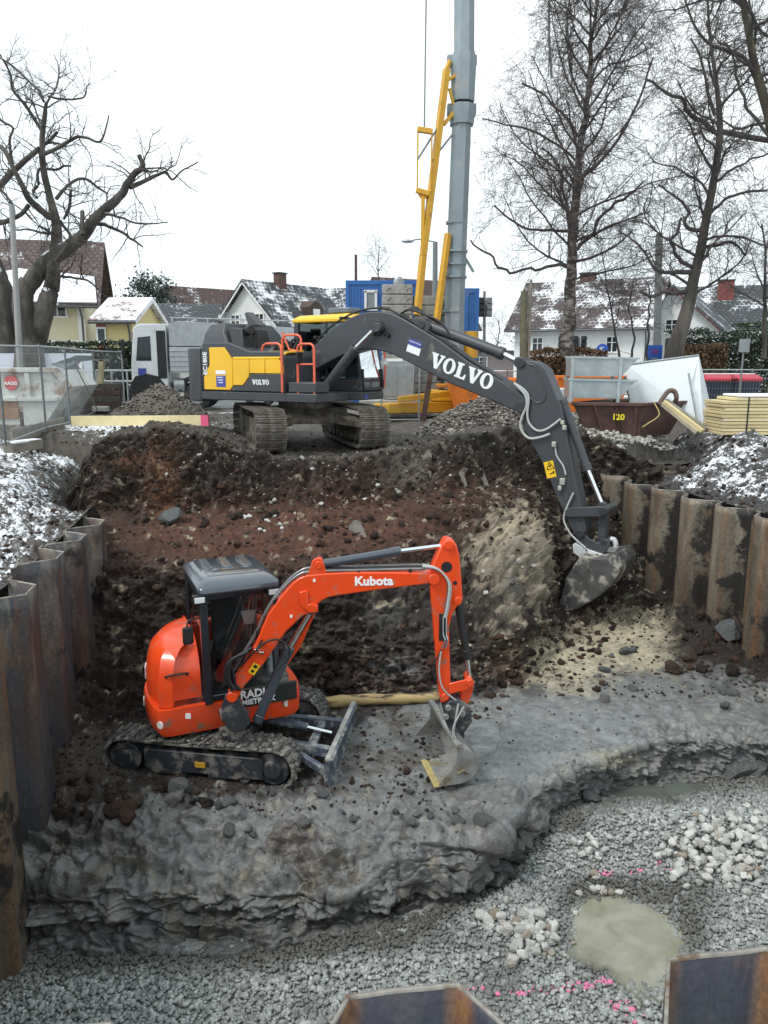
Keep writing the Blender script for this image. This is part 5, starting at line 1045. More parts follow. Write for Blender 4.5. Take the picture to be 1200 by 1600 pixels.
# swing bracket ----------------------------------------------------------
BY = R(3); foot = Vector((.98, -.02, 0)); fw_ = kh @ foot
kb = frame((fw_.x, fw_.y, 0), BY); kbw = Matrix.Translation(KLOC) @ kb
def kp(px, py, yo=0.): return on_frame(px, py, kbw, yo)
def kpl(pts, yo=0.): return [kp(a, b, yo) for a, b in pts]
q_ = MB(kh); q_.tube([(.93, -.02, .55), (.93, -.02, .95)], .11, 18); q_.box((.75, -.02, .62), (.4, .3, .12)); q_.box((.75, -.02, .9), (.4, .3, .1)); q_.build('swing_post', DKF, kub, bevel=.015, smooth=40)
for yo in (-.13, .13):
    q_ = MB(kb); q_.prism(kpl([(352, 1085), (362, 1078), (374, 1092), (386, 1112), (392, 1128), (380, 1142), (360, 1142), (349, 1124), (346, 1103)], yo), yo - .03, yo + .03); q_.build('swing_bracket', DKF, kub, bevel=.012)
KBW = .115
bpts = [(354,1088),(358,1076),(370,1055),(400,1004),(419,959),(430,944),(441,929),(457,911),(466,904),(478,899),(508,896),(558,894),(628,894),(672,896),(680,900),(681,908),(674,912),(640,916),(590,922),(527,931),(513,934),(504,938),(497,944),(492,953),(484,958),(474,962),(447,987),(411,1039),(381,1073),(372,1092),(364,1098),(356,1096)]
q_ = MB(kb); q_.prism(kpl(bpts, -KBW), -KBW, KBW); kbo = q_.build('boom', ORG, kub, bevel=.018)
def kpin(px, py, r, y0, y1, par, m=ORG, name='pin'):
    x, z = kp(px, py, y0); q_ = MB(kb); q_.tube([(x, y0, z), (x, y1, z)], r, 18); return q_.build(name, m, par, bevel=.008, smooth=40)
def kplate(pts, yo, th, m, par, name, bev=.01): q_ = MB(kb); q_.prism(kpl(pts, yo), yo - th / 2, yo + th / 2); return q_.build(name, m, par, bevel=bev)
for yo in (-.09, .09): kplate([(480,900),(488,876),(493,872),(503,872),(506,880),(511,897)], yo, .035, ORG, kbo, 'cylinder_bracket'); kplate([(468,925),(480,922),(482,945),(497,945),(497,956),(484,958),(470,946)], yo * 1.45, .03, ORG, kbo, 'cylinder_bracket')
kpin(362, 1090, .07, -.17, .17, kbo); kpin(487, 951, .06, -.15, .15, kbo); kpin(498, 883, .05, -.12, .12, kbo)
def kcyl(pa, pb, pc, r, rr_, yo, par, m=GREYB): return cyl(pa, pb, pc, r, rr_, yo, par, m=m, fr_=kp, F=kb)
kcyl((404, 1122), (452, 1012), (487, 951), .065, .035, 0., kub); kcyl((500, 882), (625, 861), (697, 852), .055, .028, 0., kbo)
# boom cylinder guard (orange strip right of the rod)
kplate([(490,957),(496,950),(470,1010),(440,1052),(434,1046),(462,1005)], .1, .02, ORG, kbo, 'cylinder_guard')
KAW = .1
apts = [(692,848),(699,843),(709,845),(714,853),(718,868),(721,900),(723,937),(720,945),(713,949),(706,962),(702,980),(703,1030),(704,1062),(704,1090),(696,1099),(688,1098),(686,1075),(683,1040),(677,970),(672,915),(672,900),(676,883),(684,865)]
q_ = MB(kb); q_.prism(kpl(apts, -KAW), -KAW, KAW); kar = q_.build('arm', ORG, kub, bevel=.016)
kpin(701, 852, .06, -.14, .14, kar); kpin(678, 906, .07, -.15, .15, kar); kpin(716, 939, .05, -.13, .13, kar); kpin(696, 1090, .05, -.13, .13, kar)
for (u, v, r_) in ((698, 886, .07), (711, 911, .028)): x, z = kp(u, v, -KAW); q_ = MB(kb); q_.tube([(x, -KAW - .003, z), (x, -KAW + .02, z)], r_, 16); q_.build('lightening_hole', BLKD, kar)
kcyl((716, 945), (730, 1028), (734, 1062), .05, .028, 0., kar, m=BLK)
for yo in (-.12, .12): kplate([(701, 1068), (734, 1060), (741, 1066), (738, 1074), (728, 1078), (702, 1084)], yo, .03, ORG, kar, 'rocker_link')
kplate([(722, 1073), (739, 1068), (737, 1078), (728, 1104), (716, 1104)], 0., .14, ORG, kar, 'bucket_link'); kpin(735, 1068, .05, -.15, .15, kar)
# pipes and hoses
def khose(pts, yo, r, m, par, name='hydraulic_hose', n=8): q_ = MB(kb); q_.tube(bez([(kp(u, v, yo)[0], yo, kp(u, v, yo)[1]) for u, v in pts], n), r, 8); return q_.build(name, m, par, smooth=50)
PIPE = mat('grey steel pipe', (.25, .24, .24), .3, .7, var=.2)
for k in range(3): khose([(366 + 3*k, 1046 - 6*k), (398 + 2*k, 992 - 4*k), (416 + 2*k, 955 - 4*k), (440 + 2*k, 922 - 4*k), (466 + k, 899 - 3*k), (490, 893 - 3*k), (560, 891 - 3*k), (640, 889 - 3*k), (664, 889 - 3 * k)], -.08 + .06 * k, .019, PIPE if k != 1 else BLK, kbo, 'hydraulic_pipe')
for k in range(3): khose([(660, 888 - k * 3), (680, 889 - k), (693, 897), (700 + k * 2, 915), (697 + k * 2, 945), (693 + k * 2, 965)], -KAW - .02 - .02 * (k % 2), .014, HOSEG if k else PIPE, kar)
for k in range(2): khose([(692 + 5*k, 962), (692 + 5*k, 990), (695 + 4*k, 1000), (690 + 6*k, 1013)], -KAW - .02, .013, CHROME, kar, 'hydraulic_pipe')
x, z = kp(692, 980, -KAW); q_ = MB(kb); q_.box((x, -KAW - .004, z), (.1, .01, .36)); q_.build('pipe_plate', BLK, kar)
khose([(689, 1018), (686, 1045), (689, 1068), (697, 1082), (712, 1094), (722, 1102)], -KAW - .03, .011, HOSEG, kar)
khose([(690, 1015), (680, 1035), (676, 1050), (682, 1062)], -KAW - .02, .01, BLK, kar)
for k in range(6): khose([(384 + 2*k, 1022 - 2*k), (366 - k, 1028 + k), (354 + 2*k, 1040 + k * 2), (353 + 3*k, 1060 + k*2), (362 + 3*k, 1078)], -.16 - .035 * (k % 3) + .02 * k, .021, BLK, kub)
khose([(400, 1016), (418, 1002), (436, 1000), (452, 1012), (449, 1030), (436, 1042), (420, 1056)], -.16, .014, BLK, kbo)
khose([(410, 1000), (404, 1010), (392, 1024), (374, 1042)], -.14, .012, BLK, kbo)
for (u, v) in ((478, 900), (560, 893), (640, 890), (430, 938), (404, 985)): x, z = kp(u, v, 0); q_ = MB(kb); q_.box((x, -.02, z + .01), (.03, .18, .05)); q_.build('pipe_clamp', BLK, kbo)
for (u, v) in ((402, 1014), (409, 1018)): x, z = kp(u, v, -KBW); q_ = MB(kb); q_.box((x, -KBW - .03, z), (.06, .05, .03)); q_.build('valve', CHROME, kbo, bevel=.006)
# maker's lettering, warning decal
yl = -KBW - .004; x, z = kp(584, 908.5, yl)
place_text('Kubota', .155, kb @ Matrix.Translation((x, yl, z)) @ Matrix.Rotation(math.pi/2, 4, 'X'), WHT, kbo, bold=.006, sx=1.05)
x, z = kp(397, 1045, yl); q_ = MB(kb @ Matrix.Translation((x, yl, z)) @ Matrix.Rotation(R(-58), 4, 'Y')); q_.box((0, 0, 0), (.15, .006, .09)); wl_ = q_.build('warning_label', YDEC, kbo)
q_ = MB(kb @ Matrix.Translation((x, yl - .005, z)) @ Matrix.Rotation(R(-58), 4, 'Y')); q_.tube([(-.035, 0, 0), (-.035, -.001, 0)], .022, 10); q_.box((.035, 0, 0), (.04, .003, .045)); q_.build('warning_symbol', BLKD, wl_)
for (u, v) in ((491, 907), (455, 963)): x, z = kp(u, v, yl); q_ = MB(kb @ Matrix.Translation((x, yl, z))); q_.box((0, 0, 0), (.03, .005, .04)); q_.build('decal', WHT, kbo)
# coupler and wide ditching bucket
kplate([(690, 1098), (700, 1087), (714, 1087), (733, 1097), (735, 1120), (722, 1138), (700, 1134), (693, 1118)], 0., .32, DKF, kub, 'quick_coupler', .02)
for (u, v) in ((701, 1107), (723, 1116), (697, 1121)): kpin(u, v, .04, -.19, .19, kub, mat('grey lever', (.3, .3, .3)), 'coupler_pin')
khose([(716, 1100), (712, 1125), (708, 1150), (714, 1170)], -.18, .014, HOSEG, kub); khose([(725, 1104), (716, 1120), (708, 1140), (716, 1165)], -.2, .012, HOSEG, kub)
KBK = mat('clay smeared bucket', (.29, .29, .275), .5, .25, var=.35, scale=4, dirt=(.18, .15, .09), damt=.4, dscale=3, bump=.004, bscale=15)
KBE = mat('yellow clay edge', (.42, .33, .14), .6, var=.3, scale=8)
x0, z0 = kp(712, 1140, 0); gr = kp(690, 1180, 0)
zg = -KLOC.z * 0 + .0
bp_ = [(x0 - .06, .62), (x0 + .1, .55), (x0 + .22, .4), (x0 + .24, .22), (x0 + .16, .08), (x0 - .02, .03), (x0 - .34, .02)]      # shell, lip at the left, back at the right
bi_ = [(x0 - .34, .035), (x0 - .02, .05), (x0 + .14, .1), (x0 + .215, .23), (x0 + .195, .385), (x0 + .085, .525), (x0 - .06, .595)]
kf2 = frame((0, 0, 0), 0)
HBK = .72; BM = kb @ Matrix.Translation((x0 - .06, .38, .02)) @ Matrix.Rotation(R(9), 4, 'Z') @ Matrix.Scale(.92, 4) @ Matrix.Translation((-x0, 0, 0))
q_ = MB(BM); q_.prism(bp_ + bi_, -HBK, HBK); kbu = q_.build('bucket', KBK, kub, bevel=.006)
for yo in (-HBK, HBK - .02): q_ = MB(BM); q_.prism([(x0 - .06, .62), (x0 + .1, .55), (x0 + .22, .4), (x0 + .24, .22), (x0 + .16, .08), (x0 - .02, .03), (x0 - .34, .02), (x0 - .3, .1), (x0 - .08, .36)], yo - .01, yo + .014); q_.build('side_plate', KBK, kbu, bevel=.005)
q_ = MB(BM); q_.box((x0 - .35, 0, .027), (.1, HBK * 2 + .03, .022)); q_.build('cutting_edge', KBE, kbu, bevel=.004)
q_ = MB(BM); q_.box((x0 - .05, 0, .62), (.09, HBK * 2 + .04, .07)); q_.build('top_beam', KBK, kbu, bevel=.012)
for y in (-.15, .15): q_ = MB(BM); q_.prism([(x0 - .05, .6), (x0 + .08, .8), (x0 + .22, .74), (x0 + .22, .4), (x0 + .1, .5)], y - .02, y + .02); q_.build('bucket_ear', DKF, kbu, bevel=.008)
q_ = MB(BM); q_.tube([(x0 + .1, -HBK - .018, .2), (x0 + .02, -HBK - .03, .25), (x0 - .06, -HBK - .018, .2)], .02, 6); q_.build('lifting_eye', KBK, kbu, smooth=40)
# ------------------------------------------------------------------ far ground, street
def sheet(name, pts, m, kind='structure'):
    q_ = MB(); q_.add(pts, [tuple(range(len(pts)))]); return q_.build(name, m, kind=kind)
GROUND = mat('winter ground', (.12, .105, .085), .9, var=.3, scale=.8, dirt=(.75, .77, .8), damt=.5, dscale=.35, bump=.02, bscale=4)
ASPH = mat('wet asphalt', (.07, .072, .075), .5, var=.2, scale=2, dirt=(.5, .51, .53), damt=.18, dscale=.7)
gq = MB(); gq.add([(-900, 27, -.12), (900, 27, -.12), (900, 1800, -.12), (-900, 1800, -.12), (-900, -60, -.12), (-10, -60, -.12), (-10, 27, -.12), (12, -60, -.12), (900, -60, -.12), (12, 27, -.12)], [(0, 6, 9, 1, 2, 3), (4, 5, 6, 0), (7, 8, 1, 9)]); gq.build('ground', GROUND, kind='structure')
sheet('street', [(-120, 30.5, -.116), (120, 33, -.116), (120, 39, -.116), (-120, 36.5, -.116)], ASPH)
# ------------------------------------------------------------------ houses
def tile_mat(name, c, snow_amt, sc_=(3.2, 3.2)):
    m = bpy.data.materials.new(name); m.use_nodes = True; n = m.node_tree.nodes; l = m.node_tree.links.new; b = n['Principled BSDF']
    tcn = n.new('ShaderNodeTexCoord'); br_ = n.new('ShaderNodeTexBrick'); br_.inputs['Scale'].default_value = 1; br_.inputs['Brick Width'].default_value = .34; br_.inputs['Row Height'].default_value = .36; br_.inputs['Mortar Size'].default_value = .045
    br_.inputs['Color1'].default_value = (*c, 1); br_.inputs['Color2'].default_value = (*[x * 1.35 for x in c], 1); br_.inputs['Mortar'].default_value = (*[x * .5 for x in c], 1); l(tcn.outputs['UV'], br_.inputs['Vector'])
    t = n.new('ShaderNodeTexNoise'); t.inputs['Scale'].default_value = .55; t.inputs['Detail'].default_value = 7; t.inputs['Roughness'].default_value = .7; l(tcn.outputs['Object'], t.inputs['Vector'])
    ma = n.new('ShaderNodeMath'); ma.operation = 'MULTIPLY_ADD'; ma.inputs[1].default_value = .06; l(br_.outputs['Fac'], ma.inputs[0]); l(t.outputs['Fac'], ma.inputs[2])
    r_ = n.new('ShaderNodeValToRGB'); th = .74 - .3 * snow_amt; r_.color_ramp.elements[0].position = th - .05; r_.color_ramp.elements[1].position = th + .05; l(ma.outputs[0], r_.inputs[0])
    mm = n.new('ShaderNodeMixRGB'); mm.inputs[2].default_value = (.8, .82, .85, 1); l(br_.outputs['Color'], mm.inputs[1]); l(r_.outputs[0], mm.inputs[0]); l(mm.outputs[0], b.inputs['Base Color']); b.inputs['Roughness'].default_value = .7
    bp = n.new('ShaderNodeBump'); bp.inputs['Distance'].default_value = .03; bp.invert = True; l(br_.outputs['Fac'], bp.inputs['Height']); l(bp.outputs[0], b.inputs['Normal'])
    return m
def uvbox(o, M):
    me = o.data; uv = me.uv_layers.new(name='UVMap')
    for lp in me.loops: p = M @ me.vertices[lp.vertex_index].co; uv.data[lp.index].uv = (p.x, p.y)
WFR = mat('white window frame', (.78, .78, .76), .5, var=.03); WDK = mat('dark window glass', (.025, .03, .035), .08, var=.2)
SNOWM = mat('lying snow', (.8, .82, .86), .7, var=.04, scale=2, bump=.03, bscale=3)
GUT = mat('gutter metal', (.09, .095, .1), .5, .4); BRICK = mat('chimney brick', (.11, .06, .05), .85, var=.2, scale=5)
DWOOD = mat('dark brown timber', (.06, .035, .025), .7, var=.2, scale=3)
def house(name, label, c, Ln, Wd, yaw, eave, ridge, wall, roofm, ov=.6, windows=(), gable_m=None, chim=(), z0=-.12):
    """ridge along local x; windows: (face, u, z, w, h) with face f (front -y), b, l (-x), r (+x)"""
    t = thing(name, label, 'house', (c[0], c[1], 0), rz=yaw)
    a, b = Ln / 2, Wd / 2
    q_ = MB(); q_.add([(-a, -b, z0), (a, -b, z0), (a, b, z0), (-a, b, z0), (-a, -b, eave), (a, -b, eave), (a, b, eave), (-a, b, eave), (-a, 0, ridge - .1), (a, 0, ridge - .1)], [(0, 1, 5, 4), (2, 3, 7, 6), (1, 2, 6, 9, 5), (3, 0, 4, 8, 7)]); wo_ = q_.build('wall', wall, t)
    sl_ = (ridge - eave) / b; ez = eave - sl_ * ov
    ro = None
    for s in (-1, 1):
        q_ = MB(); nrm = Vector((0, s * sl_, 1)).normalized() * .16
        p = [Vector((-a - ov, s * (b + ov), ez)), Vector((a + ov, s * (b + ov), ez)), Vector((a + ov, 0, ridge)), Vector((-a - ov, 0, ridge))]
        vs_ = p + [x + nrm for x in p]; vs_[6].y = vs_[7].y = 0; vs_[6].z = vs_[7].z = ridge + .19
        fs = [(3, 2, 1, 0), (4, 5, 6, 7), (0, 1, 5, 4), (1, 2, 6, 5), (2, 3, 7, 6), (3, 0, 4, 7)]
        q_.add(vs_, fs if s < 0 else [f[::-1] for f in fs]); o = q_.build('roof', roofm, t); uvbox(o, Matrix(((1, 0, 0, 0), (0, math.hypot(1, sl_), 0, 0), (0, 0, 1, 0), (0, 0, 0, 1)))); ro = ro or o
        g_ = MB(); g_.tube([(-a - ov, s * (b + ov + .06), ez + .02), (a + ov, s * (b + ov + .06), ez + .02)], .08, 8); g_.build('gutter', GUT, o)
        for e in (-1, 1):
            g_ = MB(); g_.bar((e * (a + ov - .03), s * (b + ov), ez + .02), (e * (a + ov - .03), 0, ridge + .02), .05, .22); g_.build('verge_board', gable_m or DWOOD, o)
    dsp = MB(); dsp.tube([(a - .1, -b - ov, ez), (a - .1, -b - .08, ez - .5), (a - .1, -b - .08, z0)], .05, 8); dsp.build('downpipe', GUT, t)
    for (f, u, z, w_, h_) in windows:
        M = {'f': Matrix.Translation((u, -b, z)), 'r': Matrix.Translation((a, u, z)) @ Matrix.Rotation(math.pi / 2, 4, 'Z'), 'l': Matrix.Translation((-a, u, z)) @ Matrix.Rotation(-math.pi / 2, 4, 'Z')}[f]
        q_ = MB(M); fw_ = .1
        q_.box((0, -.03, h_ / 2), (w_ + .16, .1, fw_)); q_.box((0, -.03, -h_ / 2), (w_ + .24, .16, fw_)); q_.box((-w_ / 2, -.03, 0), (fw_, .1, h_)); q_.box((w_ / 2, -.03, 0), (fw_, .1, h_)); q_.box((0, -.025, 0), (.07, .06, h_)); q_.box((0, -.022, h_ * .12), (w_, .05, .05))
        fo = q_.build('window', WFR, t); q_ = MB(M); q_.box((0, -.012, 0), (w_ - .05, .03, h_ - .05)); q_.build('pane', WDK, fo)
    for (u, v, h_, cw_, m_) in chim:
        zr_ = ridge - abs(v) * sl_; q_ = MB(); q_.box((u, v, zr_ + h_ / 2 - .3), (cw_, cw_ * .8, h_ + .6)); co = q_.build('chimney', m_, t, bevel=.03); q_ = MB(); q_.box((u, v, zr_ + h_ + .04), (cw_ + .15, cw_ * .8 + .15, .08)); q_.build('chimney_cap', GUT, co)
    return t, sl_
WALLY = mat('pale yellow render', (.62, .58, .4), .85, var=.06, scale=.7, bump=.005); WALLY2 = mat('ochre yellow render', (.62, .5, .24), .85, var=.06, scale=.7); WALLW = mat('white render', (.66, .67, .66), .85, var=.06, scale=.6); WALLR = mat('dull red render', (.38, .12, .1), .85, var=.06)
TBRN = tile_mat('brown roof tile', (.085, .055, .05), .3); TBRN2 = tile_mat('brown roof tile under snow', (.07, .05, .048), .55); TGRY = tile_mat('grey roof tile with snow', (.04, .042, .047), .52); TRED = tile_mat('dark red roof tile', (.07, .038, .035), .22); TWHT = tile_mat('snow covered roof tile', (.16, .09, .08), .95); TSLT = tile_mat('slate grey roof', (.05, .054, .06), .4)
h1, sl1 = house('house', 'pale yellow house with brown tiled roof behind the old bare tree', (-25.9, 47.3), 16, 8.4, R(14), 5.45, 8.7, WALLY, TBRN, 1.0, [('f', 6.6, 4.75, .95, 1.15), ('f', -1.2, 4.75, .95, 1.15), ('f', 2.0, 1.6, .9, 1.1)], DWOOD)
q_ = MB(); q_.box((7.85, -4.22, 2.7), (.4, .06, 5.5)); q_.build('corner_quoin', WFR, h1); q_ = MB(); q_.box((0, -4.22, 2.75), (15.3, .05, .3)); q_.build('plinth_band', WFR, h1)
q_ = MB(); zb = 5.45 - sl1 * 1.0; q_.add([(1.5, -5.25, zb + .22), (8.85, -5.25, zb + .22), (8.6, -3.2, zb + .22 + 2.05 * sl1), (4.5, -2.7, zb + .22 + 2.55 * sl1), (2.0, -3.6, zb + .22 + 1.6 * sl1)], [(0, 1, 2, 3, 4)]); so_ = q_.build('roof_snow', SNOWM, h1); s_ = so_.modifiers.new('s', 'SOLIDIFY'); s_.thickness = .08; s_.offset = 1
bal = MB(); bal.box((-2.0, -4.9, 3.0), (4, 1.4, .2)); bo_ = bal.build('balcony', WFR, h1)
for k in range(14): q_ = MB(); q_.tube([(-3.9 + .3 * k, -5.55, 3.1), (-3.9 + .3 * k, -5.55, 4.1)], .025, 6); q_.build('balcony_bar', GUT, bo_)
q_ = MB(); q_.tube([(-4, -5.55, 4.1), (0, -5.55, 4.1)], .03, 6); q_.build('balcony_rail', GUT, bo_)
h2, _ = house('house', 'small ochre yellow annex with snow covered roof left of the white truck', (-14.4, 45.2), 1.8, 6.4, R(1), 3.85, 5.1, WALLY2, TWHT, .35, [], WFR)
q_ = MB(); q_.box((-.7, -3.22, 1.85), (.5, .06, 3.9)); q_.build('red_wall_panel', WALLR, h2); q_ = MB(); q_.box((-.7, -3.25, 3.1), (.5, .06, .8)); fo = q_.build('window', WFR, h2); q_ = MB(); q_.box((-.7, -3.27, 3.1), (.35, .06, .6)); q_.build('pane', WDK, fo)
house('house', 'low house with snow streaked grey roof just above the truck cab', (-15.6, 58), 6.5, 7, R(4), 3.6, 5.7, WALLW, TSLT, .5, [('f', 1, 2.4, 1, 1)])
hc, sl2 = house('house', 'white gabled house with snowy grey tiles and smoking chimney cowl behind yellow machine', (-7.3, 58.2), 7.4, 6.8, R(53), 3.85, 7.1, WALLW, TGRY, .45, [('l', -1.2, 4.4, .9, 1.1), ('l', 1.2, 4.4, .9, 1.1), ('l', 0, 2.0, 1.2, 1.2), ('f', -2.2, 2.3, 1.0, 1.1), ('f', 1.5, 2.3, 1, 1.1)], WFR, [(-.6, -.2, 1.0, .75, BRICK)])
q_ = MB(); q_.prism([(-.4, 4.6), (1.2, 4.6), (1.2, 5.5), (.4, 6.0), (-.4, 5.5)], -2.75, -1.0); dm = q_.build('dormer', DWOOD, hc); q_ = MB(); q_.box((.4, -2.78, 5.1), (.7, .05, .6)); q_.build('window', WFR, dm)
house('house', 'house with dark red roof peeking out left of the white gable', (-14.5, 69), 9, 8, R(40), 4.3, 7.7, WALLW, TRED, .5, [])
house('house', 'roof of a far house just left of the blue container', (-2.6, 71), 8, 8, R(-20), 4.6, 8.0, WALLW, TGRY, .5, [], None, [])
house('house', 'dark pyramid roofed house behind the concrete ballast stack', (2.8, 74), 8, 8, R(30), 5.0, 9.0, WALLW, TRED, .5, [])
hr, _ = house('house', 'white house with snowy brown tiles behind the tall birch', (16.0, 60.5), 9.6, 8.4, R(-28), 4.35, 7.6, WALLW, TBRN2, .6, [('r', -1.6, 3.3, 1.1, 1.5), ('r', 1.2, 3.3, 1.1, 1.5), ('f', -.5, 2.9, .8, 1.1), ('f', -3, 2.9, .8, 1.1), ('f', 2.4, 2.9, .8, 1.1)], DWOOD, [(-.6, .3, .9, 1.1, BRICK)])
house('house', 'grey roofed house with red chimney beyond the clipped hedge', (29.5, 66), 11, 8, R(-18), 4.6, 7.7, WALLW, TSLT, .6, [('f', 0, 3.3, .9, 1.1)], WALLR, [(-1.2, -1.2, 1.4, 1.2, mat('red brick', (.2, .06, .05), .8, var=.15))])
house('house', 'white gabled house under snow between the two right hand trees', (22.6, 60), 6.5, 6.5, R(58), 4.0, 6.9, WALLW, TSLT, .6, [('l', 0, 4.2, .9, 1.0)], mat('dark red soffit', (.12, .03, .03), .7))
house('house', 'long low grey building with snowy roof behind the traffic lights', (10.5, 76), 9, 7, R(5), 2.7, 3.7, mat('grey pink render', (.3, .26, .25), .8), TWHT, .4, [('f', -2, 1.6, 1.4, 1), ('f', 2, 1.6, 1.4, 1)])
# ------------------------------------------------------------------ hedges, bushes
def leaves(name, ctr, n_, size, m, parent, seed, shape, kind='stuff'):
    """n_ small bent leaf faces at points given by shape(rng, n)"""
    r = np.random.default_rng(seed); p = shape(r, n_) + np.array(ctr); a = r.normal(size=(n_, 3)); a /= np.linalg.norm(a, axis=1, keepdims=True); b = np.cross(a, r.normal(size=(n_, 3))); b /= np.linalg.norm(b, axis=1, keepdims=True) + 1e-9
    s = size * r.uniform(.6, 1.4, (n_, 1)); v = np.stack([p - a * s, p + b * s * .45, p + a * s, p - b * s * .45], 1).reshape(-1, 3)
    return npmesh(name, v, np.arange(n_ * 4).reshape(-1, 4), m, parent, kind)
def leaf_mat(name, stops, snow=0.):
    m = stone_mat(name, stops, .75); return m
HEDGE = leaf_mat('dark hedge leaf', [(0, (.012, .025, .01)), (.5, (.025, .045, .018)), (.9, (.05, .07, .03)), (.97, (.5, .52, .54)), (1, (.7, .72, .75))])
HEDGE2 = leaf_mat('snowy hedge leaf', [(0, (.015, .03, .015)), (.5, (.03, .05, .025)), (.8, (.06, .085, .045)), (.86, (.6, .62, .64)), (1, (.75, .77, .8))])
DRY = leaf_mat('dry brown hedge leaf', [(0, (.09, .05, .025)), (.5, (.17, .1, .055)), (1, (.3, .2, .12))])
CORE = mat('hedge twigs', (.02, .02, .014), .95, var=.3)
def hedge(label, x0, x1, y, z1, dep_, m, seed, n_, cat='hedge', size=.07, z0=-.12, rag=.15):
    t = thing('hedge', label, cat, ((x0 + x1) / 2, y, z0)); L_ = x1 - x0; H_ = z1 - z0
    q_ = MB(); q_.box((0, 0, H_ * .47), (L_ * .98, dep_ * .7, H_ * .9)); q_.build('branches', CORE, t)
    def sh_(r, n):
        x = r.uniform(-L_ / 2, L_ / 2, n); top = r.uniform(0, 1, n) < .3; z = np.where(top, H_ * r.normal(1, .015, n), r.uniform(0, H_, n)); yy = np.where(top, r.uniform(-dep_ / 2, dep_ / 2, n), -dep_ / 2 * r.normal(1, .12, n))
        w_ = fbm(np.stack([x, z * 0 + seed, z * 0], 1), .9, 3) * rag; yy = yy + fbm(np.stack([x, z, z * 0 + seed], 1), 1.2, 3) * .5 * rag * 2
        return np.stack([x, yy, z + w_ * (z / H_)], 1)
    leaves('foliage', (0, 0, 0), n_, size, m, t, seed, sh_); return t
hedge('dark green hedge along the street behind the left wire fence', -19, -11.2, 37.6, 2.55, 1.4, HEDGE, 1, 15000)
hedge('clipped dark hedge dusted with snow behind the red lidded waste bins', 15.2, 21.5, 42, 3.2, 2.0, HEDGE2, 2, 12000, rag=.5)
hedge('green hedge below the slate roof at the right edge', 20.5, 27, 46, 3.8, 2, HEDGE, 3, 7000, rag=.3)
hedge('dry brown beech hedge behind the end of the grey boom', 5.4, 8.3, 29.6, 2.05, 1.2, DRY, 4, 9000, size=.06, rag=.5)
hedge('brown dry hedge beside the grey sign plate', 12.2, 14.2, 33, 2.4, 1.2, DRY, 5, 4000, rag=.4)
# ------------------------------------------------------------------ bare trees
def bark_mat(name, c, c2, sc_=6., moss=None, snow=0.):
    return mat(name, c, .9, var=.4, scale=sc_ * .5, dirt=c2, damt=.5, dscale=sc_ * .4, bump=.05, bscale=7, snow=snow, stretch=(1, 1, .35) if moss is None else None)
class Wood:
    def __init__(s, seed): s.r = np.random.default_rng(seed); s.paths = []
    def add(s, pts, rad): s.paths.append((np.array(pts, float), np.array(rad, float)))
    def twig(s, p, d, L_, rad, lev, maxlev, spread=.7, grav=0., wig=.22, kids=(6, 5, 4), shrink=.5, nseg=6, upb=.0):
        r = s.r; d = np.array(d, float); d /= np.linalg.norm(d) + 1e-9; p = np.array(p, float); pts = [p]; dirs = [d]
        for k in range(nseg):
            d = d + r.normal(size=3) * wig + np.array([0, 0, grav * (k / nseg) + upb]); d /= np.linalg.norm(d); p = p + d * L_ / nseg; pts.append(p); dirs.append(d)
        rad_ = rad * np.linspace(1, .28, nseg + 1); s.add(pts, np.maximum(rad_, .0035))
        if lev < maxlev:
            n = kids[min(lev, len(kids) - 1)]
            for k in range(n):
                t = r.uniform(.18, 1.0); i = int(t * nseg); i = min(i, nseg - 1); q_ = pts[i] + (pts[i + 1] - pts[i]) * (t * nseg - i)
                side = np.cross(dirs[i], r.normal(size=3)); side /= np.linalg.norm(side) + 1e-9
                nd = dirs[i] * (1 - spread * .5) + side * spread * r.uniform(.6, 1.2)
                s.twig(q_, nd, L_ * shrink * r.uniform(.6, 1.2) * (1.15 - .5 * t), rad_[i] * .55, lev + 1, maxlev, spread, grav * 1.3, wig, kids, shrink, max(3, nseg - 1), upb)
    def mesh(s, name, m, parent, rmin=0, rmax=9, kind=None, sides=None, smooth=True):
        V_, F_ = [], []; o = 0
        for pts, rad in s.paths:
            if not (rmin <= rad[0] < rmax): continue
            n = sides or (3 if rad[0] < .02 else 5 if rad[0] < .06 else 10); k = len(pts)
            d = np.gradient(pts, axis=0); d /= np.linalg.norm(d, axis=1, keepdims=True) + 1e-9
            a = np.cross(d, np.array([.31, .52, .79])); a /= np.linalg.norm(a, axis=1, keepdims=True) + 1e-9; b = np.cross(d, a)
            th = np.arange(n) * 2 * math.pi / n; ring_ = pts[:, None] + rad[:, None, None] * (a[:, None] * np.cos(th)[None, :, None] + b[:, None] * np.sin(th)[None, :, None])
            V_.append(ring_.reshape(-1, 3)); ii = o + np.arange(k * n).reshape(k, n); j = np.roll(ii, -1, 1)
            F_.append(np.stack([ii[:-1], j[:-1], j[1:], ii[1:]], -1).reshape(-1, 4)); o += k * n
        if not V_: return None
        return npmesh(name, np.concatenate(V_), np.concatenate(F_), m, parent, kind, smooth)
def limb_px(pts, yb, wob=0., thin=.82):
    """traced limb: (photo x, photo y, dia px, depth offset)"""
    out, rad = [], []
    for a in pts:
        y = yb + (a[3] if len(a) > 3 else 0); p = P(a[0], a[1], y=y); out.append(tuple(p)); rad.append(a[2] * thin * y / 1200 / 2)
    q_ = bez(out, 5); rr_ = np.interp(np.linspace(0, len(out) - 1, len(q_)), range(len(out)), rad); pt = np.array([list(x) for x in q_])
    if wob: pt = pt + fbm(pt, 1.5, 3)[:, None] * np.random.default_rng(int(pts[0][0]) + 5).normal(size=3) * wob
    return pt, rr_
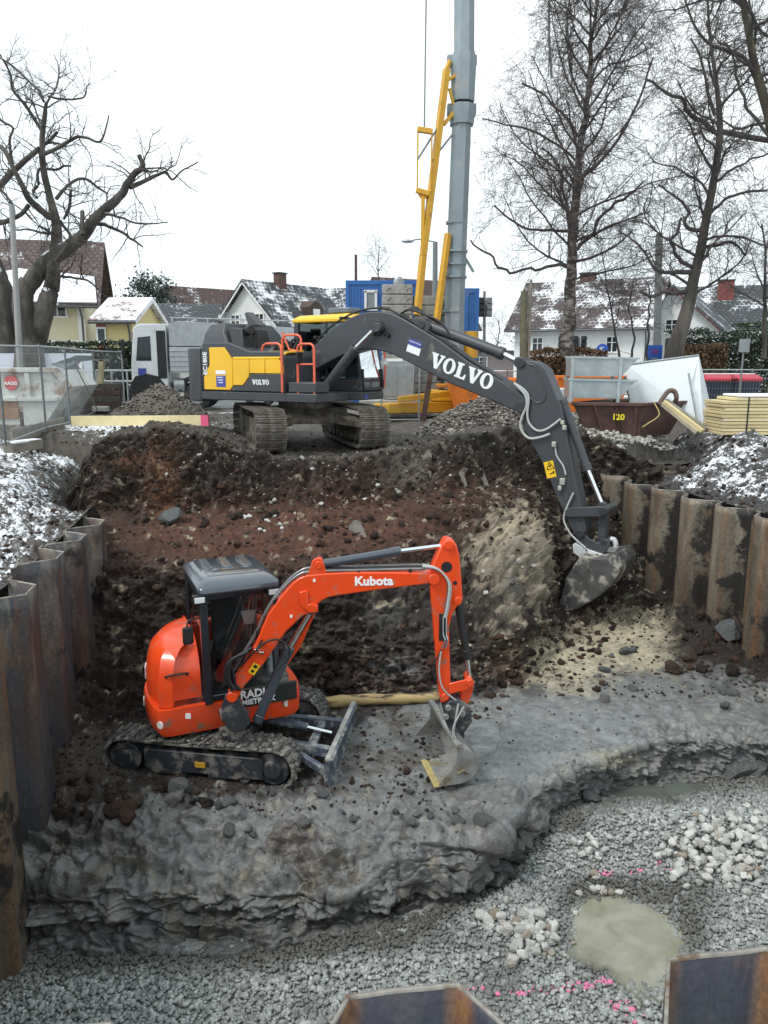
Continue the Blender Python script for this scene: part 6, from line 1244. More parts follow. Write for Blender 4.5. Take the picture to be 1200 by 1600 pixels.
def sprout(W, pt, rad, n_, L0, L1, r0, maxlev, up=.3, **k):
    for _ in range(n_):
        i = W.r.integers(1, len(pt) - 1); d = pt[i + 1] - pt[i]; d /= np.linalg.norm(d) + 1e-9; s = np.cross(d, W.r.normal(size=3)); s /= np.linalg.norm(s) + 1e-9
        W.twig(pt[i], d * .35 + s + np.array([0, 0, up]), W.r.uniform(L0, L1), min(r0, rad[i] * .5), 0, maxlev, **k)
# --- the old pollarded tree at the left
OAK = bark_mat('rough dark bark', (.1, .088, .075), (.045, .04, .035), 5, snow=.5); TWG = mat('dark twigs', (.075, .065, .062), .9, var=.2); TWB = mat('birch twigs', (.1, .08, .077), .9, var=.2)
YO = 27.0
oak = thing('tree', 'gnarled old bare tree with thick mossy trunk and lopped branches', 'tree', (0, 0, 0)); Wt = Wood(21); Wo = Wood(22)
trunk = [(48, 590, 66), (46, 540, 52), (40, 500, 42), (36, 465, 38), (46, 440, 34)]
for l_ in [trunk, [(12, 560, 40, .5), (8, 500, 40, .5), (2, 450, 36, .5), (-12, 400, 30, 1), (-30, 340, 22, 1)],
           [(46, 445, 34), (72, 412, 30), (108, 385, 26), (132, 365, 22), (148, 345, 20), (165, 325, 18), (190, 306, 15), (200, 285, 13), (212, 270, 11), (225, 262, 9), (218, 243, 8)],
           [(50, 560, 34), (62, 515, 36), (74, 470, 34), (82, 440, 28), (84, 410, 22), (88, 370, 20), (86, 340, 17), (78, 310, 13), (68, 265, 12), (66, 220, 10), (70, 185, 8), (72, 160, 6)]]:
    pt, rd = limb_px(l_, YO, .15, .8); Wt.add(pt, rd)
    if l_ is not trunk: sprout(Wo, pt[8:], rd[8:], 10, .8, 2.0, .03, 2, kids=(5, 3, 2), wig=.25)
limbs = [[(203, 292, 9), (222, 285, 8), (245, 274, 6), (260, 270, 5), (270, 280, 4), (285, 265, 3), (310, 252, 2)], [(148, 350, 8), (165, 352, 7), (185, 358, 6), (205, 372, 5), (222, 386, 3)], [(165, 335, 6), (190, 340, 5), (220, 350, 4), (262, 345, 2)],
         [(128, 368, 9), (130, 345, 8), (129, 330, 8)], [(88, 310, 7), (105, 290, 6), (122, 281, 5), (140, 285, 5), (168, 304, 3)], [(100, 342, 5), (108, 325, 6), (110, 300, 5)], [(70, 240, 8), (95, 228, 7), (118, 214, 6), (135, 215, 5), (158, 220, 4), (170, 180, 2)],
         [(62, 232, 9), (40, 250, 10), (20, 268, 11), (0, 290, 12), (-25, 310, 13)], [(68, 228, 5), (82, 215, 6), (90, 206, 6)], [(66, 205, 7), (40, 165, 6), (20, 140, 5), (16, 115, 4), (0, 85, 3)], [(70, 160, 5), (58, 140, 5), (40, 122, 5), (15, 100, 4), (-10, 85, 3)], [(72, 160, 4), (85, 143, 4), (92, 120, 3), (90, 100, 2), (84, 85, 1.5)], [(74, 152, 4), (100, 156, 4), (130, 153, 3), (136, 135, 2), (142, 128, 1.5)],
         [(80, 340, 14), (60, 325, 13), (45, 310, 12), (35, 290, 10), (22, 265, 8), (10, 240, 8), (0, 228, 7)], [(45, 320, 8), (32, 335, 8), (10, 345, 9), (-20, 355, 10)], [(58, 310, 6), (52, 298, 7), (58, 285, 5), (60, 265, 5), (85, 262, 5), (110, 258, 4)], [(20, 260, 6), (15, 220, 5), (20, 200, 4), (5, 190, 4), (-10, 180, 4)],
         [(85, 408, 6), (110, 372, 6), (92, 345, 6)], [(60, 352, 5), (80, 366, 5), (50, 360, 4), (25, 360, 3)], [(88, 430, 5), (115, 433, 5), (140, 442, 4), (165, 462, 2)], [(64, 190, 3), (50, 155, 3), (40, 150, 2)], [(15, 375, 5), (22, 330, 5), (10, 305, 5), (-5, 290, 4)]]
for l_ in limbs:
    l_ = [(a, b, c, .8 * math.sin(limbs.index(l_) * 1.7 + .3 * i)) for i, (a, b, c) in enumerate(l_)]
    pt, rd = limb_px(l_, YO, .1, .8); Wt.add(pt, rd); sprout(Wo, pt, rd, 9, .5, 1.7, .022, 2, up=.45, kids=(5, 3, 2), wig=.28)
Wt.mesh('trunk', OAK, oak); Wo.mesh('twigs', TWG, oak, kind='stuff')
# --- the tall birch
def birch_bark():
    m = bpy.data.materials.new('birch bark'); m.use_nodes = True; n = m.node_tree.nodes; l = m.node_tree.links.new; b = n['Principled BSDF']; tcn = n.new('ShaderNodeTexCoord'); mp = n.new('ShaderNodeMapping'); mp.inputs['Scale'].default_value = (1, 1, 2.2); l(tcn.outputs['Object'], mp.inputs[0])
    t = n.new('ShaderNodeTexNoise'); t.inputs['Scale'].default_value = 2.6; t.inputs['Detail'].default_value = 7; t.inputs['Roughness'].default_value = .7; l(mp.outputs[0], t.inputs['Vector'])
    r_ = n.new('ShaderNodeValToRGB'); r_.color_ramp.elements[0].position = .46; r_.color_ramp.elements[0].color = (.045, .038, .034, 1); r_.color_ramp.elements[1].position = .6; r_.color_ramp.elements[1].color = (.3, .27, .24, 1); l(t.outputs['Fac'], r_.inputs[0]); l(r_.outputs[0], b.inputs['Base Color']); b.inputs['Roughness'].default_value = .85
    bp = n.new('ShaderNodeBump'); bp.inputs['Distance'].default_value = .03; l(t.outputs['Fac'], bp.inputs['Height']); l(bp.outputs[0], b.inputs['Normal']); return m
BIRCH = birch_bark()
def bare_tree(label, y, trunk, seed, nprim, lens, m, mt_, kids=(8, 6, 4), grav=-.12, spread=.75, extra=(), t0=.22, up0=.75, r0=.045, wig=.15, thin=.82):
    t = thing('tree', label, 'tree', (0, 0, 0)); W = Wood(seed); Wb = Wood(seed + 1); W2 = Wood(seed + 2); pt, rd = limb_px(trunk, y, .1, thin); W.add(pt, rd); n = len(pt)
    for k in range(nprim):
        f = t0 + (1 - t0) * (k + Wb.r.uniform(0, 1)) / nprim; i = min(n - 2, int(f * (n - 1))); az = k * 2.4 + Wb.r.uniform(-.4, .4); up = up0 + .5 * f
        d = (math.cos(az), .75 * math.sin(az), up); L_ = lens[0] + (lens[1] - lens[0]) * f; L_ *= Wb.r.uniform(.75, 1.2)
        Wb.twig(pt[i], d, L_, min(r0, rd[i] * .6), 0, 1, spread, 0., wig, (kids[0],), .5, 8, upb=.03)
    for l_ in extra: p2, r2 = limb_px(l_, y, .15, thin); Wb.add(p2, r2); 
    for (p2, r2) in list(Wb.paths):
        sprout(W2, p2, r2, kids[1] if r2[0] < .04 else kids[1] * 2, .5, 1.5, .014, 2, up=.05, kids=(kids[2], 2, 2), grav=grav, wig=.2)
    W.mesh('trunk', m, t); Wb.mesh('branches', mt_, t, kind='stuff'); W2.mesh('twigs', mt_, t, kind='stuff'); return t
bare_tree('tall bare birch with mottled white trunk rising behind the grey boom', 29.0, [(884, 560, 27), (887, 520, 25), (890, 470, 22), (893, 420, 19), (895, 370, 17), (898, 320, 16), (903, 270, 14), (910, 210, 12), (918, 150, 10), (922, 90, 8), (930, 30, 6), (938, -40, 4), (944, -120, 2)], 31, 40, (4.3, 3.0), BIRCH, TWB, (9, 7, 4), extra=[
    [(888, 418, 6), (860, 420, 6), (820, 424, 5), (785, 420, 5), (760, 395, 4), (735, 375, 3)], [(890, 360, 6), (855, 360, 5), (825, 358, 4), (795, 342, 4), (770, 320, 3)], [(890, 400, 6), (920, 370, 6), (945, 330, 6), (975, 305, 5), (1010, 285, 3)], [(895, 395, 5), (930, 365, 5), (975, 345, 4), (1015, 330, 3)], [(900, 250, 5), (870, 225, 4), (835, 205, 4), (790, 195, 3), (755, 185, 2)], [(893, 410, 5), (925, 402, 5), (960, 385, 4), (985, 360, 3)],
    [(903, 280, 7), (935, 255, 6), (970, 210, 5), (1000, 150, 4), (1020, 90, 3)], [(905, 215, 6), (880, 180, 5), (850, 150, 4), (815, 130, 3)], [(898, 290, 5), (880, 260, 4), (876, 300, 3)], [(890, 340, 5), (880, 300, 5), (875, 260, 4), (850, 232, 3)]])
bare_tree('leaning bare tree with crooked dark branches in front of the right white house', 26.0, [(1048, 580, 46), (1055, 545, 40), (1068, 505, 32), (1078, 468, 27), (1084, 435, 24), (1094, 395, 21), (1102, 350, 19), (1112, 300, 17), (1120, 250, 15), (1125, 200, 14), (1122, 150, 11), (1115, 100, 8), (1108, 40, 6), (1104, -30, 4)], 51, 20, (3.4, 2.2), OAK, TWG, (6, 6, 4), grav=-.05, up0=.5, extra=[
    [(1080, 458, 11), (1060, 455, 11), (1040, 460, 9), (1020, 462, 8), (1000, 458, 6)], [(1085, 425, 12), (1065, 425, 11), (1045, 426, 9), (1025, 420, 7), (1010, 400, 5), (990, 375, 4), (965, 360, 3)], [(1082, 418, 9), (1066, 410, 9), (1052, 395, 8), (1048, 380, 7), (1060, 360, 7), (1066, 340, 6)], [(1095, 362, 10), (1078, 358, 9), (1068, 345, 8), (1075, 330, 6), (1060, 310, 5), (1030, 290, 4)], [(1100, 388, 9), (1120, 382, 8), (1145, 378, 6), (1165, 400, 4)], [(1105, 335, 8), (1130, 315, 7), (1160, 302, 6), (1200, 298, 5)], [(1112, 290, 8), (1140, 265, 6), (1165, 255, 5), (1200, 240, 4)], [(1120, 205, 12), (1095, 190, 10), (1075, 160, 9), (1050, 150, 7), (1010, 125, 5)], [(1122, 205, 12), (1150, 210, 12), (1180, 216, 12), (1220, 222, 12)], [(1118, 180, 8), (1105, 140, 7), (1095, 90, 5), (1080, 60, 4)]], r0=.05, wig=.24, thin=.66)
bare_tree('big bare tree cut by the right edge with limbs hanging into the sky', 21.0, [(1212, 640, 60), (1222, 560, 50), (1234, 470, 44), (1234, 380, 40), (1225, 290, 36), (1212, 220, 32), (1198, 170, 26), (1184, 120, 22), (1172, 60, 18), (1160, 0, 16), (1150, -60, 12)], 71, 12, (3.0, 2.0), bark_mat('mossy bark', (.11, .1, .055), (.06, .045, .035), 6), TWG, (6, 5, 4), grav=-.1, up0=.2, extra=[
    [(1200, 180, 12), (1170, 100, 11), (1140, 80, 10), (1110, 70, 8), (1085, 40, 7), (1070, 0, 5)], [(1205, 225, 10), (1185, 190, 9), (1165, 160, 8), (1150, 110, 6), (1140, 80, 5)], [(1210, 60, 9), (1190, 50, 8), (1175, 20, 6), (1165, -20, 4)]], t0=.5, wig=.24, thin=.55)
bare_tree('slim young bare tree beside the right edge above the clipped hedge', 33.0, [(1194, 560, 9), (1196, 500, 8), (1195, 450, 6), (1196, 400, 4), (1190, 350, 3)], 91, 10, (2.4, 1.4), OAK, TWG, (5, 4, 3), up0=.7)
bare_tree('spindly multi stemmed shrub between the blue sign and the right house', 33.0, [(968, 560, 5), (960, 510, 4), (952, 470, 3), (945, 420, 2), (940, 390, 1.5)], 95, 10, (1.8, 1.2), TWG, TWG, (5, 4, 3), up0=.9, extra=[[(985, 565, 5), (990, 520, 4), (985, 480, 3), (990, 440, 2)], [(1012, 565, 5), (1012, 510, 4), (1014, 470, 3), (1010, 440, 2)]])
bare_tree('slender bare sapling behind the small white plaster shed roof', 36.0, [(776, 560, 2.5), (778, 530, 2), (780, 500, 1.5)], 97, 5, (1.0, .6), TWG, TWG, (3, 3, 2), up0=.9)
bare_tree('thin bare treetop showing above the blue container', 45.0, [(590, 500, 3), (592, 440, 2.5), (591, 410, 2), (593, 385, 1.2)], 99, 8, (1.2, .8), TWG, TWG, (3, 3, 2), up0=.9)
# --- evergreens behind
PINE = leaf_mat('pine needles', [(0, (.03, .045, .03)), (.5, (.06, .08, .06)), (.85, (.12, .14, .12)), (1, (.4, .42, .43))])
def conifer(label, px, py0, py1, y, hw, m, seed, n_, open_=.5):
    b = P(px, py0, y=y); tpp = P(px, py1, y=y); H_ = tpp.z + .12; t = thing('tree', label, 'tree', (b.x, y, -.12)); q_ = MB(); q_.tube([(0, 0, 0), (.1, 0, H_ * .5), (0, 0, H_ * .97)], [.22, .16, .04], 8); q_.build('trunk', OAK, t, smooth=40)
    r = np.random.default_rng(seed); cl_ = [(r.uniform(-1, 1), r.uniform(-1, 1), r.uniform(.38, 1)) for _ in range(34)]
    def sh_(r, n):
        k = r.integers(0, len(cl_), n); c = np.array(cl_)[k]; w_ = hw * (1.12 - c[:, 2]) ** .6; p = np.stack([c[:, 0] * w_, c[:, 1] * w_, c[:, 2] * H_], 1); return p + r.normal(size=(n, 3)) * np.array([.55, .55, .26])
    leaves('crown', (0, 0, 0), n_, .13, m, t, seed, sh_); return t
conifer('dark round topped pine tree above the truck', 244, 560, 430, 62, 2.6, PINE, 7, 5200)
conifer('lower pine tree left of the round topped pine', 208, 560, 455, 64, 1.7, PINE, 8, 2400)
conifer('dark evergreen left of the right white house', 862, 560, 452, 66, 2.6, PINE, 9, 4200)
# ------------------------------------------------------------------ site equipment behind the pit
BLUEC = mat('blue container paint', (.03, .13, .38), .45, var=.08, scale=2, dirt=(.2, .25, .3), damt=.12, dscale=2)
CONC = mat('grey concrete', (.33, .325, .3), .9, var=.15, scale=3, dirt=(.2, .19, .175), damt=.3, dscale=1.5, bump=.01, bscale=12)
CRY = mat('crane yellow', (.62, .33, .02), .45, var=.1, dirt=(.25, .16, .06), damt=.2, dscale=3); GALVM = mat('galvanised steel', (.36, .38, .39), .4, .6, var=.15, scale=5); MAST = mat('painted grey mast', (.24, .285, .31), .5, .15, var=.12, scale=2, dirt=(.34, .33, .31), damt=.25, dscale=1.5)
ORC = mat('orange skip paint', (.75, .19, .02), .5, var=.1, dirt=(.3, .12, .05), damt=.2, dscale=2); WOOD = mat('fresh sawn timber', (.62, .5, .28), .75, var=.12, scale=2.5, stretch=(1, 8, 8), bump=.002); OLDW = mat('weathered grey timber', (.22, .2, .165), .85, var=.25, scale=4)
RUST = mat('rust brown steel', (.1, .05, .038), .75, .1, var=.3, scale=5, dirt=(.05, .035, .03), damt=.4, dscale=3); POLE = mat('grey pole', (.2, .21, .21), .6, .2, var=.1); PINK = mat('pink spray paint', (.8, .12, .25), .6, var=.05)
# blue site containers ---------------------------------------------------
def container(label, x0, x1, y, dep_, z0, z1, win=None):
    t = thing('site_container', label, 'container', ((x0 + x1) / 2, y + dep_ / 2, z0)); w_, h_ = x1 - x0, z1 - z0
    q_ = MB(); q_.box((0, 0, h_ / 2), (w_ - .1, dep_ - .1, h_ - .1)); q_.build('wall', BLUEC, t)
    for sx in (-1, 1):
        for sy in (-1, 1): q_ = MB(); q_.box((sx * (w_ / 2 - .08), sy * (dep_ / 2 - .08), h_ / 2), (.16, .16, h_)); q_.build('corner_post', BLUEC, t, bevel=.01)
    for z in (.09, h_ - .09): 
        for sy in (-1, 1): q_ = MB(); q_.box((0, sy * (dep_ / 2 - .07), z), (w_ - .3, .14, .18)); q_.build('frame_rail', BLUEC, t, bevel=.01)
    q_ = MB()
    n = int(w_ / .14)
    for k in range(n): q_.box((-w_ / 2 + .2 + k * (w_ - .4) / max(1, n - 1), -dep_ / 2 + .04, h_ / 2), (.05, .03, h_ - .36))
    q_.build('wall_ribs', BLUEC, t, kind='stuff')
    if win:
        u, zz, ww, wh = win; q_ = MB()
        for (cx_, cz, a, b) in ((0, wh/2, ww + .14, .1), (0, -wh/2, ww + .14, .1), (-ww/2, 0, .1, wh), (ww/2, 0, .1, wh)): q_.box((u + cx_, -dep_ / 2 - .02, zz + cz), (a, .1, b))
        fo = q_.build('window', WFR, t); q_ = MB(); q_.box((u, -dep_ / 2 + .0, zz), (ww - .05, .06, wh - .05)); q_.build('pane', mat('grey blind', (.22, .24, .25), .4), fo)
    return t
container('upper blue site container with white framed window behind the yellow cab', -1.64, 1.5, 34, 6, 2.55, 5.1, (-.5, 1.72, .45, .75)); container('lower blue site container carrying the windowed one', -1.64, 1.5, 34, 6, -.06, 2.5)
container('narrow blue container end right of the grey crane mast', 3.2, 3.78, 31.5, 2.4, 2.3, 4.55); container('blue container beneath the one right of the crane mast', 3.2, 3.78, 31.5, 2.4, -.06, 2.25)
# concrete ballast blocks -------------------------------------------------
ordn = ['top', 'second', 'third', 'fourth', 'fifth', 'sixth', 'seventh', 'eighth', 'ninth', 'tenth', 'eleventh', 'twelfth', 'thirteenth', 'fourteenth']
r = random.Random(4)
for (nm, cx_, cy_, w_, d_, n_) in (('left', .45, 27.9, 1.05, 1.3, 13), ('middle', 1.52, 28.3, .95, 1.2, 12), ('right', 2.35, 28.5, .7, 1.2, 12)):
    for k in range(n_):
        z = -.05 + .335 * k; t = thing('ballast_block', '%s grey concrete ballast block from the top of the %s stack by the crane' % (ordn[n_ - 1 - k] if n_ - 1 - k else 'uppermost', nm), 'concrete block', (cx_ + r.uniform(-.02, .02), cy_, z), 'crane ballast blocks', r.uniform(-.02, .02))
        q_ = MB(); q_.box((0, 0, .16), (w_, d_, .315)); bb = q_.build('block', CONC, t, bevel=.025)
        for sx in (-1, 1): q_ = MB(); q_.tube([(sx * w_ * .32, -d_ / 2 + .02, .1), (sx * w_ * .32, -d_ / 2 - .07, .13), (sx * w_ * .32 + .1, -d_ / 2 - .07, .2), (sx * w_ * .32 + .1, -d_ / 2 + .02, .2)], .014, 6); q_.build('lifting_loop', RUST, t)
# crane --------------------------------------------------------------------
crn_t = thing('tower_crane', 'grey crane mast with yellow struts and hoist rope standing behind the machines', 'crane', (2.45, 27, -.1))
def cp_(px, py, y=27.): p = P(px, py, y=y); return Vector((p.x - 2.45, p.y - 27, p.z + .1))
def octa(c, w_, n=8): return [(c.x + w_ * math.cos(2*math.pi*(k+.5)/n), c.y + w_ * math.sin(2*math.pi*(k+.5)/n), c.z) for k in range(n)]
pxw = 27 / 1200 / 2 / .92
q_ = MB(); q_.loft([octa(Vector((-.02, 0, 0)), .34), octa(cp_(710, 480), 29 * pxw), octa(cp_(721, 195), 27 * pxw)]); q_.build('lower_mast', MAST, crn_t, smooth=30)
q_ = MB(); q_.loft([octa(cp_(721.5, 196), 33 * pxw), octa(cp_(722, 176), 37 * pxw), octa(cp_(722.5, 165), 36 * pxw)]); q_.build('mast_joint', MAST, crn_t, smooth=30)
q_ = MB(); q_.loft([octa(cp_(723, 160), 32 * pxw), octa(cp_(724, 95), 36 * pxw), octa(cp_(725, 80), 28 * pxw), octa(cp_(726, -160), 27 * pxw), octa(cp_(727, -320), 27 * pxw)]); q_.build('upper_mast', MAST, crn_t, smooth=30)
q_ = MB(); q_.loft([octa(cp_(722.5, 168), 24 * pxw), octa(cp_(723, 158), 24 * pxw)]); q_.build('joint_core', BLK, crn_t)
for (px, py) in ((704, 96), (739, 96), (704, 172), (738, 172)):
    q_ = MB(); a = cp_(px, py); q_.box(a, (.24, .3, .34)); q_.build('lug', MAST, crn_t, bevel=.04)
for (py, w_) in ((395, 36), (415, 34), (435, 36), (488, 32), (350, 30)):
    q_ = MB(); c = cp_(718 - (py - 195) * .034, py); q_.loft([octa(c, w_ * pxw), octa(c + Vector((0, 0, .07)), w_ * pxw)]); q_.build('mast_collar', MAST, crn_t)
q_ = MB(); q_.bar(cp_(722, 395), cp_(740, 425), .1, .08); q_.build('collar_bracket', MAST, crn_t)
def strut(pts, w_, name='strut', m=CRY): 
    for a, b in zip(pts[:-1], pts[1:]): q_ = MB(); q_.bar(cp_(*a), cp_(*b), w_, w_); q_.build(name, m, crn_t, bevel=.015)
strut([(652, 492, 26.3), (661, 400, 26.4), (698, 108, 26.7)], .2); strut([(682, 505, 26.4), (700, 365, 26.7)], .18); strut([(698, 108, 26.7), (703, 95, 26.8)], .12); strut([(700, 125, 26.7), (716, 115, 26.8)], .1); strut([(702, 138, 26.7), (711, 172, 26.8)], .08); strut([(712, 172, 26.8), (693, 195, 26.7)], .12)
strut([(690, 190, 26.6), (652, 250, 26.4)], .06, m=POLE); strut([(707, 210, 26.8), (674, 252, 26.5)], .06, m=POLE)
strut([(653, 200, 26.4), (652, 298, 26.4)], .05, 'hook_frame_bar'); strut([(675, 205, 26.4), (673, 300, 26.4)], .05, 'hook_frame_bar'); strut([(652, 202, 26.4), (676, 206, 26.4)], .16, 'hook_frame_head'); strut([(650, 297, 26.4), (671, 303, 26.4)], .16, 'hook_frame_foot'); strut([(661, 308, 26.4), (660, 400, 26.4)], .12, 'hook_shank')
q_ = MB(); a, b, c = cp_(650, 297, 26.4), cp_(671, 303, 26.4), cp_(661, 315, 26.4); q_.add([a, b, c, a + Vector((0, .15, 0)), b + Vector((0, .15, 0)), c + Vector((0, .15, 0))], [(2, 1, 0), (3, 4, 5), (0, 1, 4, 3), (1, 2, 5, 4), (2, 0, 3, 5)]); q_.build('hook_plate', CRY, crn_t)
q_ = MB(); q_.tube([cp_(663, 200, 26.4), cp_(668, -160, 26.4)], .028, 6); q_.build('hoist_rope', POLE, crn_t)
q_ = MB(); q_.tube([cp_(857, 120, 33), cp_(860, -60, 33)], .02, 6); q_.build('hoist_rope', POLE, crn_t); q_ = MB(); q_.tube([cp_(862, 122, 33), cp_(858, 60, 33), cp_(858, -60, 33)], .05, 8); q_.build('hanging_hook', POLE, crn_t)
q_ = MB(); q_.tube([cp_(733, 518, 27.2), cp_(733, 560, 27.2)], .3, 14); q_.tube([cp_(733, 528, 27.2), cp_(733, 534, 27.2)], .36, 14); q_.build('winch_drum', CRY, crn_t, bevel=.02, smooth=40)
# yellow undercarriage, built round the mast foot
q_ = MB(); q_.prismz([(-2.8, -2.4), (-2.3, -2.6), (1.1, -1.2), (1.1, -.6), (-.4, -.6)], .18, .5); q_.build('outrigger_arm', CRY, crn_t, bevel=.03)
q_ = MB(); q_.bar((-2.0, -2.5, .62), (.2, -1.6, .85), .16, .18); q_.build('outrigger_beam', CRY, crn_t, bevel=.02)
q_ = MB(); q_.box((.2, -.9, .7), (2.2, 1.2, .35)); q_.build('slew_platform', CRY, crn_t, bevel=.03); q_ = MB(); q_.box((.25, -1.0, 1.02), (1.9, 1.0, .12)); q_.build('platform_deck', mat('dirty orange', (.5, .2, .03), .5, var=.15), crn_t, bevel=.02)
for k, (x, z) in enumerate(((-.5, 1.4), (-.1, 1.25), (.3, 1.5))): q_ = MB(); q_.box((x, -.7, z), (.3, .4, .5)); q_.build('gear_case', CRY if k % 2 else BLK, crn_t, bevel=.03)
q_ = MB(); q_.bar((-.6, -1.7, 2.0), (-1.4, -1.7, 2.9), .14, .2); q_.build('brace', CRY, crn_t, bevel=.02)
# grey switch cabinet on the ballast
t = thing('switch_cabinet', 'grey metal switch cabinet beside the yellow crane base', 'cabinet', (.45, 25.4, 0)); q_ = MB(); q_.box((0, 0, 1.1), (1.05, .5, 1.15)); q_.build('case', GALVM, t, bevel=.02); q_ = MB(); q_.box((.27, -.26, 1.1), (.48, .02, 1.0)); q_.build('door', GALVM, t, bevel=.01); q_ = MB(); q_.box((-.27, -.26, 1.1), (.48, .02, 1.0)); q_.build('door', GALVM, t, bevel=.01); q_ = MB(); q_.box((-.1, -.1, 1.74), (.5, .3, .12)); q_.build('sign_strip', WHT, t)
for sx in (-1, 1): q_ = MB(); q_.box((sx * .4, 0, .25), (.1, .4, .55)); q_.build('leg', GALVM, t)
t = thing('concrete_footing', 'broad grey concrete footing under the switch cabinet', 'concrete block', (.2, 25.7, -.1)); q_ = MB(); q_.box((0, 0, .3), (2.0, 1.4, .55)); q_.build('block', CONC, t, bevel=.03)
# orange skip behind the rubble
t = thing('orange_skip', 'orange open skip half hidden behind the brown rubble heap', 'skip', (3.6, 24.4, -.1)); q_ = MB(); q_.add([(-1.3, -.8, .2), (1.3, -.8, .2), (1.3, .8, .2), (-1.3, .8, .2), (-1.6, -.9, 1.25), (1.6, -.9, 1.25), (1.6, .9, 1.25), (-1.6, .9, 1.25)], [(3, 2, 1, 0), (0, 1, 5, 4), (1, 2, 6, 5), (2, 3, 7, 6), (3, 0, 4, 7)]); o = q_.build('tub', ORC, t); s_ = o.modifiers.new('s', 'SOLIDIFY'); s_.thickness = .04
for sy in (-1, 1): q_ = MB(); q_.box((0, sy * .9, 1.25), (3.3, .1, .1)); q_.build('rim', ORC, t, bevel=.015)
for x in (-.8, 0, .8): q_ = MB(); q_.bar((x * .9, -.83, .2), (x, -.95, 1.2), .08, .08); q_.build('rib', ORC, t)
t = thing('orange_skip', 'orange skip rim showing right of the boom lettering', 'skip', (6.4, 25.6, -.1)); q_ = MB(); q_.add([(-1.1, -.7, .2), (1.1, -.7, .2), (1.1, .7, .2), (-1.1, .7, .2), (-1.5, -.8, 1.32), (1.5, -.8, 1.32), (1.5, .8, 1.32), (-1.5, .8, 1.32)], [(3, 2, 1, 0), (0, 1, 5, 4), (1, 2, 6, 5), (2, 3, 7, 6), (3, 0, 4, 7)]); o = q_.build('tub', ORC, t); s_ = o.modifiers.new('s', 'SOLIDIFY'); s_.thickness = .04
q_ = MB(); q_.box((0, -.8, 1.32), (3.05, .1, .1)); q_.build('rim', ORC, t, bevel=.015)
# rusty post
t = thing('steel_post', 'rusty steel post with a hooked head in front of the crane base', 'post', tuple(P(661, 648, y=23.2))); q_ = MB(); q_.bar((0, 0, -.2), (.25, 0, 1.5), .16, .16); q_.build('shaft', RUST, t, bevel=.01); q_ = MB(); q_.tube([(.2, 0, 1.5), (.27, 0, 1.62), (.38, 0, 1.6), (.4, 0, 1.48)], .05, 8); q_.build('hook', RUST, t)
# --- masts, street lamps, traffic lights
def pole(name, label, cat, px, py0, py1, y, w_, m=POLE, lean=0): 
    a, b = P(px, py0, y=y), P(px + lean, py1, y=y); t = thing(name, label, cat, (a.x, y, -.12)); q_ = MB(); q_.tube([(0, 0, 0), (b.x - a.x, 0, b.z + .12)], [w_ * y / 2400 * 1.1, w_ * y / 2400 * .85], 10); q_.build('pole', m, t, smooth=40); return t, Vector((b.x - a.x, 0, b.z + .12))
pole('lamp_post', 'grey concrete lamp post in front of the old tree', 'lamp post', 26, 545, 320, 24.0, 9, mat('grey concrete pole', (.3, .3, .29), .85, var=.1), -8)
def street_lamp(label, px, py0, py1, y, w_, arm, name='street_lamp'):
    t, tp_ = pole(name, label, 'street lamp', px, py0, py1, y, w_); a = P(arm[0], arm[1], y=y); a = Vector((a.x - t.location.x, 0, a.z + .12)); q_ = MB(); q_.tube([tp_, (tp_ * .4 + a * .6) + Vector((0, 0, .12)), a], .035, 8); q_.build('arm', POLE, t, smooth=40); q_ = MB(); q_.sphere(a, .3, 12, 8, (1.1, .6, .32)); q_.build('lamp_head', GALVM, t, smooth=50); return t
street_lamp('street lamp with a left pointing arm behind the yellow crane struts', 680, 545, 378, 42, 9, (637, 377)); street_lamp('tall street lamp with curved arm between the two right trees', 1030, 560, 365, 36, 12, (994, 345))
pole('chimney_pipe', 'thin dark pipe standing above the blue container', 'pole', 556, 500, 398, 50, 5, RUST)
def traffic_light(label, px, py0, py1, y, heads, w_=5):
    t, tp_ = pole('traffic_light', label, 'traffic light', px, py0, py1, y, w_)
    for (hx_, hy_, back) in heads:
        a = P(hx_, hy_, y=y); a = Vector((a.x - t.location.x, 0, a.z + .12)); q_ = MB(); q_.box(a, (.3, .22, .95)); ho = q_.build('signal_head', BLK if back else mat('grey signal housing', (.2, .21, .21), .5), t, bevel=.03); q_ = MB(); q_.bar(a, (tp_.x * a.z / tp_.z, 0, a.z), .05, .05); q_.build('bracket', POLE, t)
        for k in (-1, 0, 1): q_ = MB(); q_.tube([a + Vector((.0, -.1, .3 * k)), a + Vector((0, -.3, .3 * k))], .12, 10); q_.build('visor', BLK if back else mat('grey signal housing', (.2, .21, .21)), ho)
traffic_light('traffic light pole with two signal heads right of the blue container', 757, 580, 455, 40, [(751, 480, True), (764, 480, False)]); traffic_light('low traffic light in front of the white house behind the birch', 904, 580, 528, 46, [(899, 538, True), (912, 538, True)])
t, tp_ = pole('timber_post', 'stout greenish timber post standing left of the birch', 'post', 819, 585, 455, 26, 12, mat('greenish old timber', (.12, .12, .075), .85, var=.25)); q_ = MB(); q_.tube([(.12, 0, 0), (.12, 0, tp_.z + .35)], .05, 8); q_.build('side_pole', OLDW, t)
def sign(label, px, py, y, kind_, m, r_):
    a = P(px, py, y=y); t = thing('road_sign', label, 'road sign', (a.x, y, -.12)); q_ = MB(); q_.tube([(0, .03, 0), (0, .03, a.z + .3)], .03, 8); q_.build('post', POLE, t); q_ = MB()
    if kind_ == 'disc': q_.tube([(0, -.02, a.z + .12), (0, .0, a.z + .12)], r_, 24)
    else: q_.box((0, 0, a.z + .12), (r_ * 2, .03, r_ * 2 * kind_))
    so2 = q_.build('plate', m, t); return t, a.z + .12
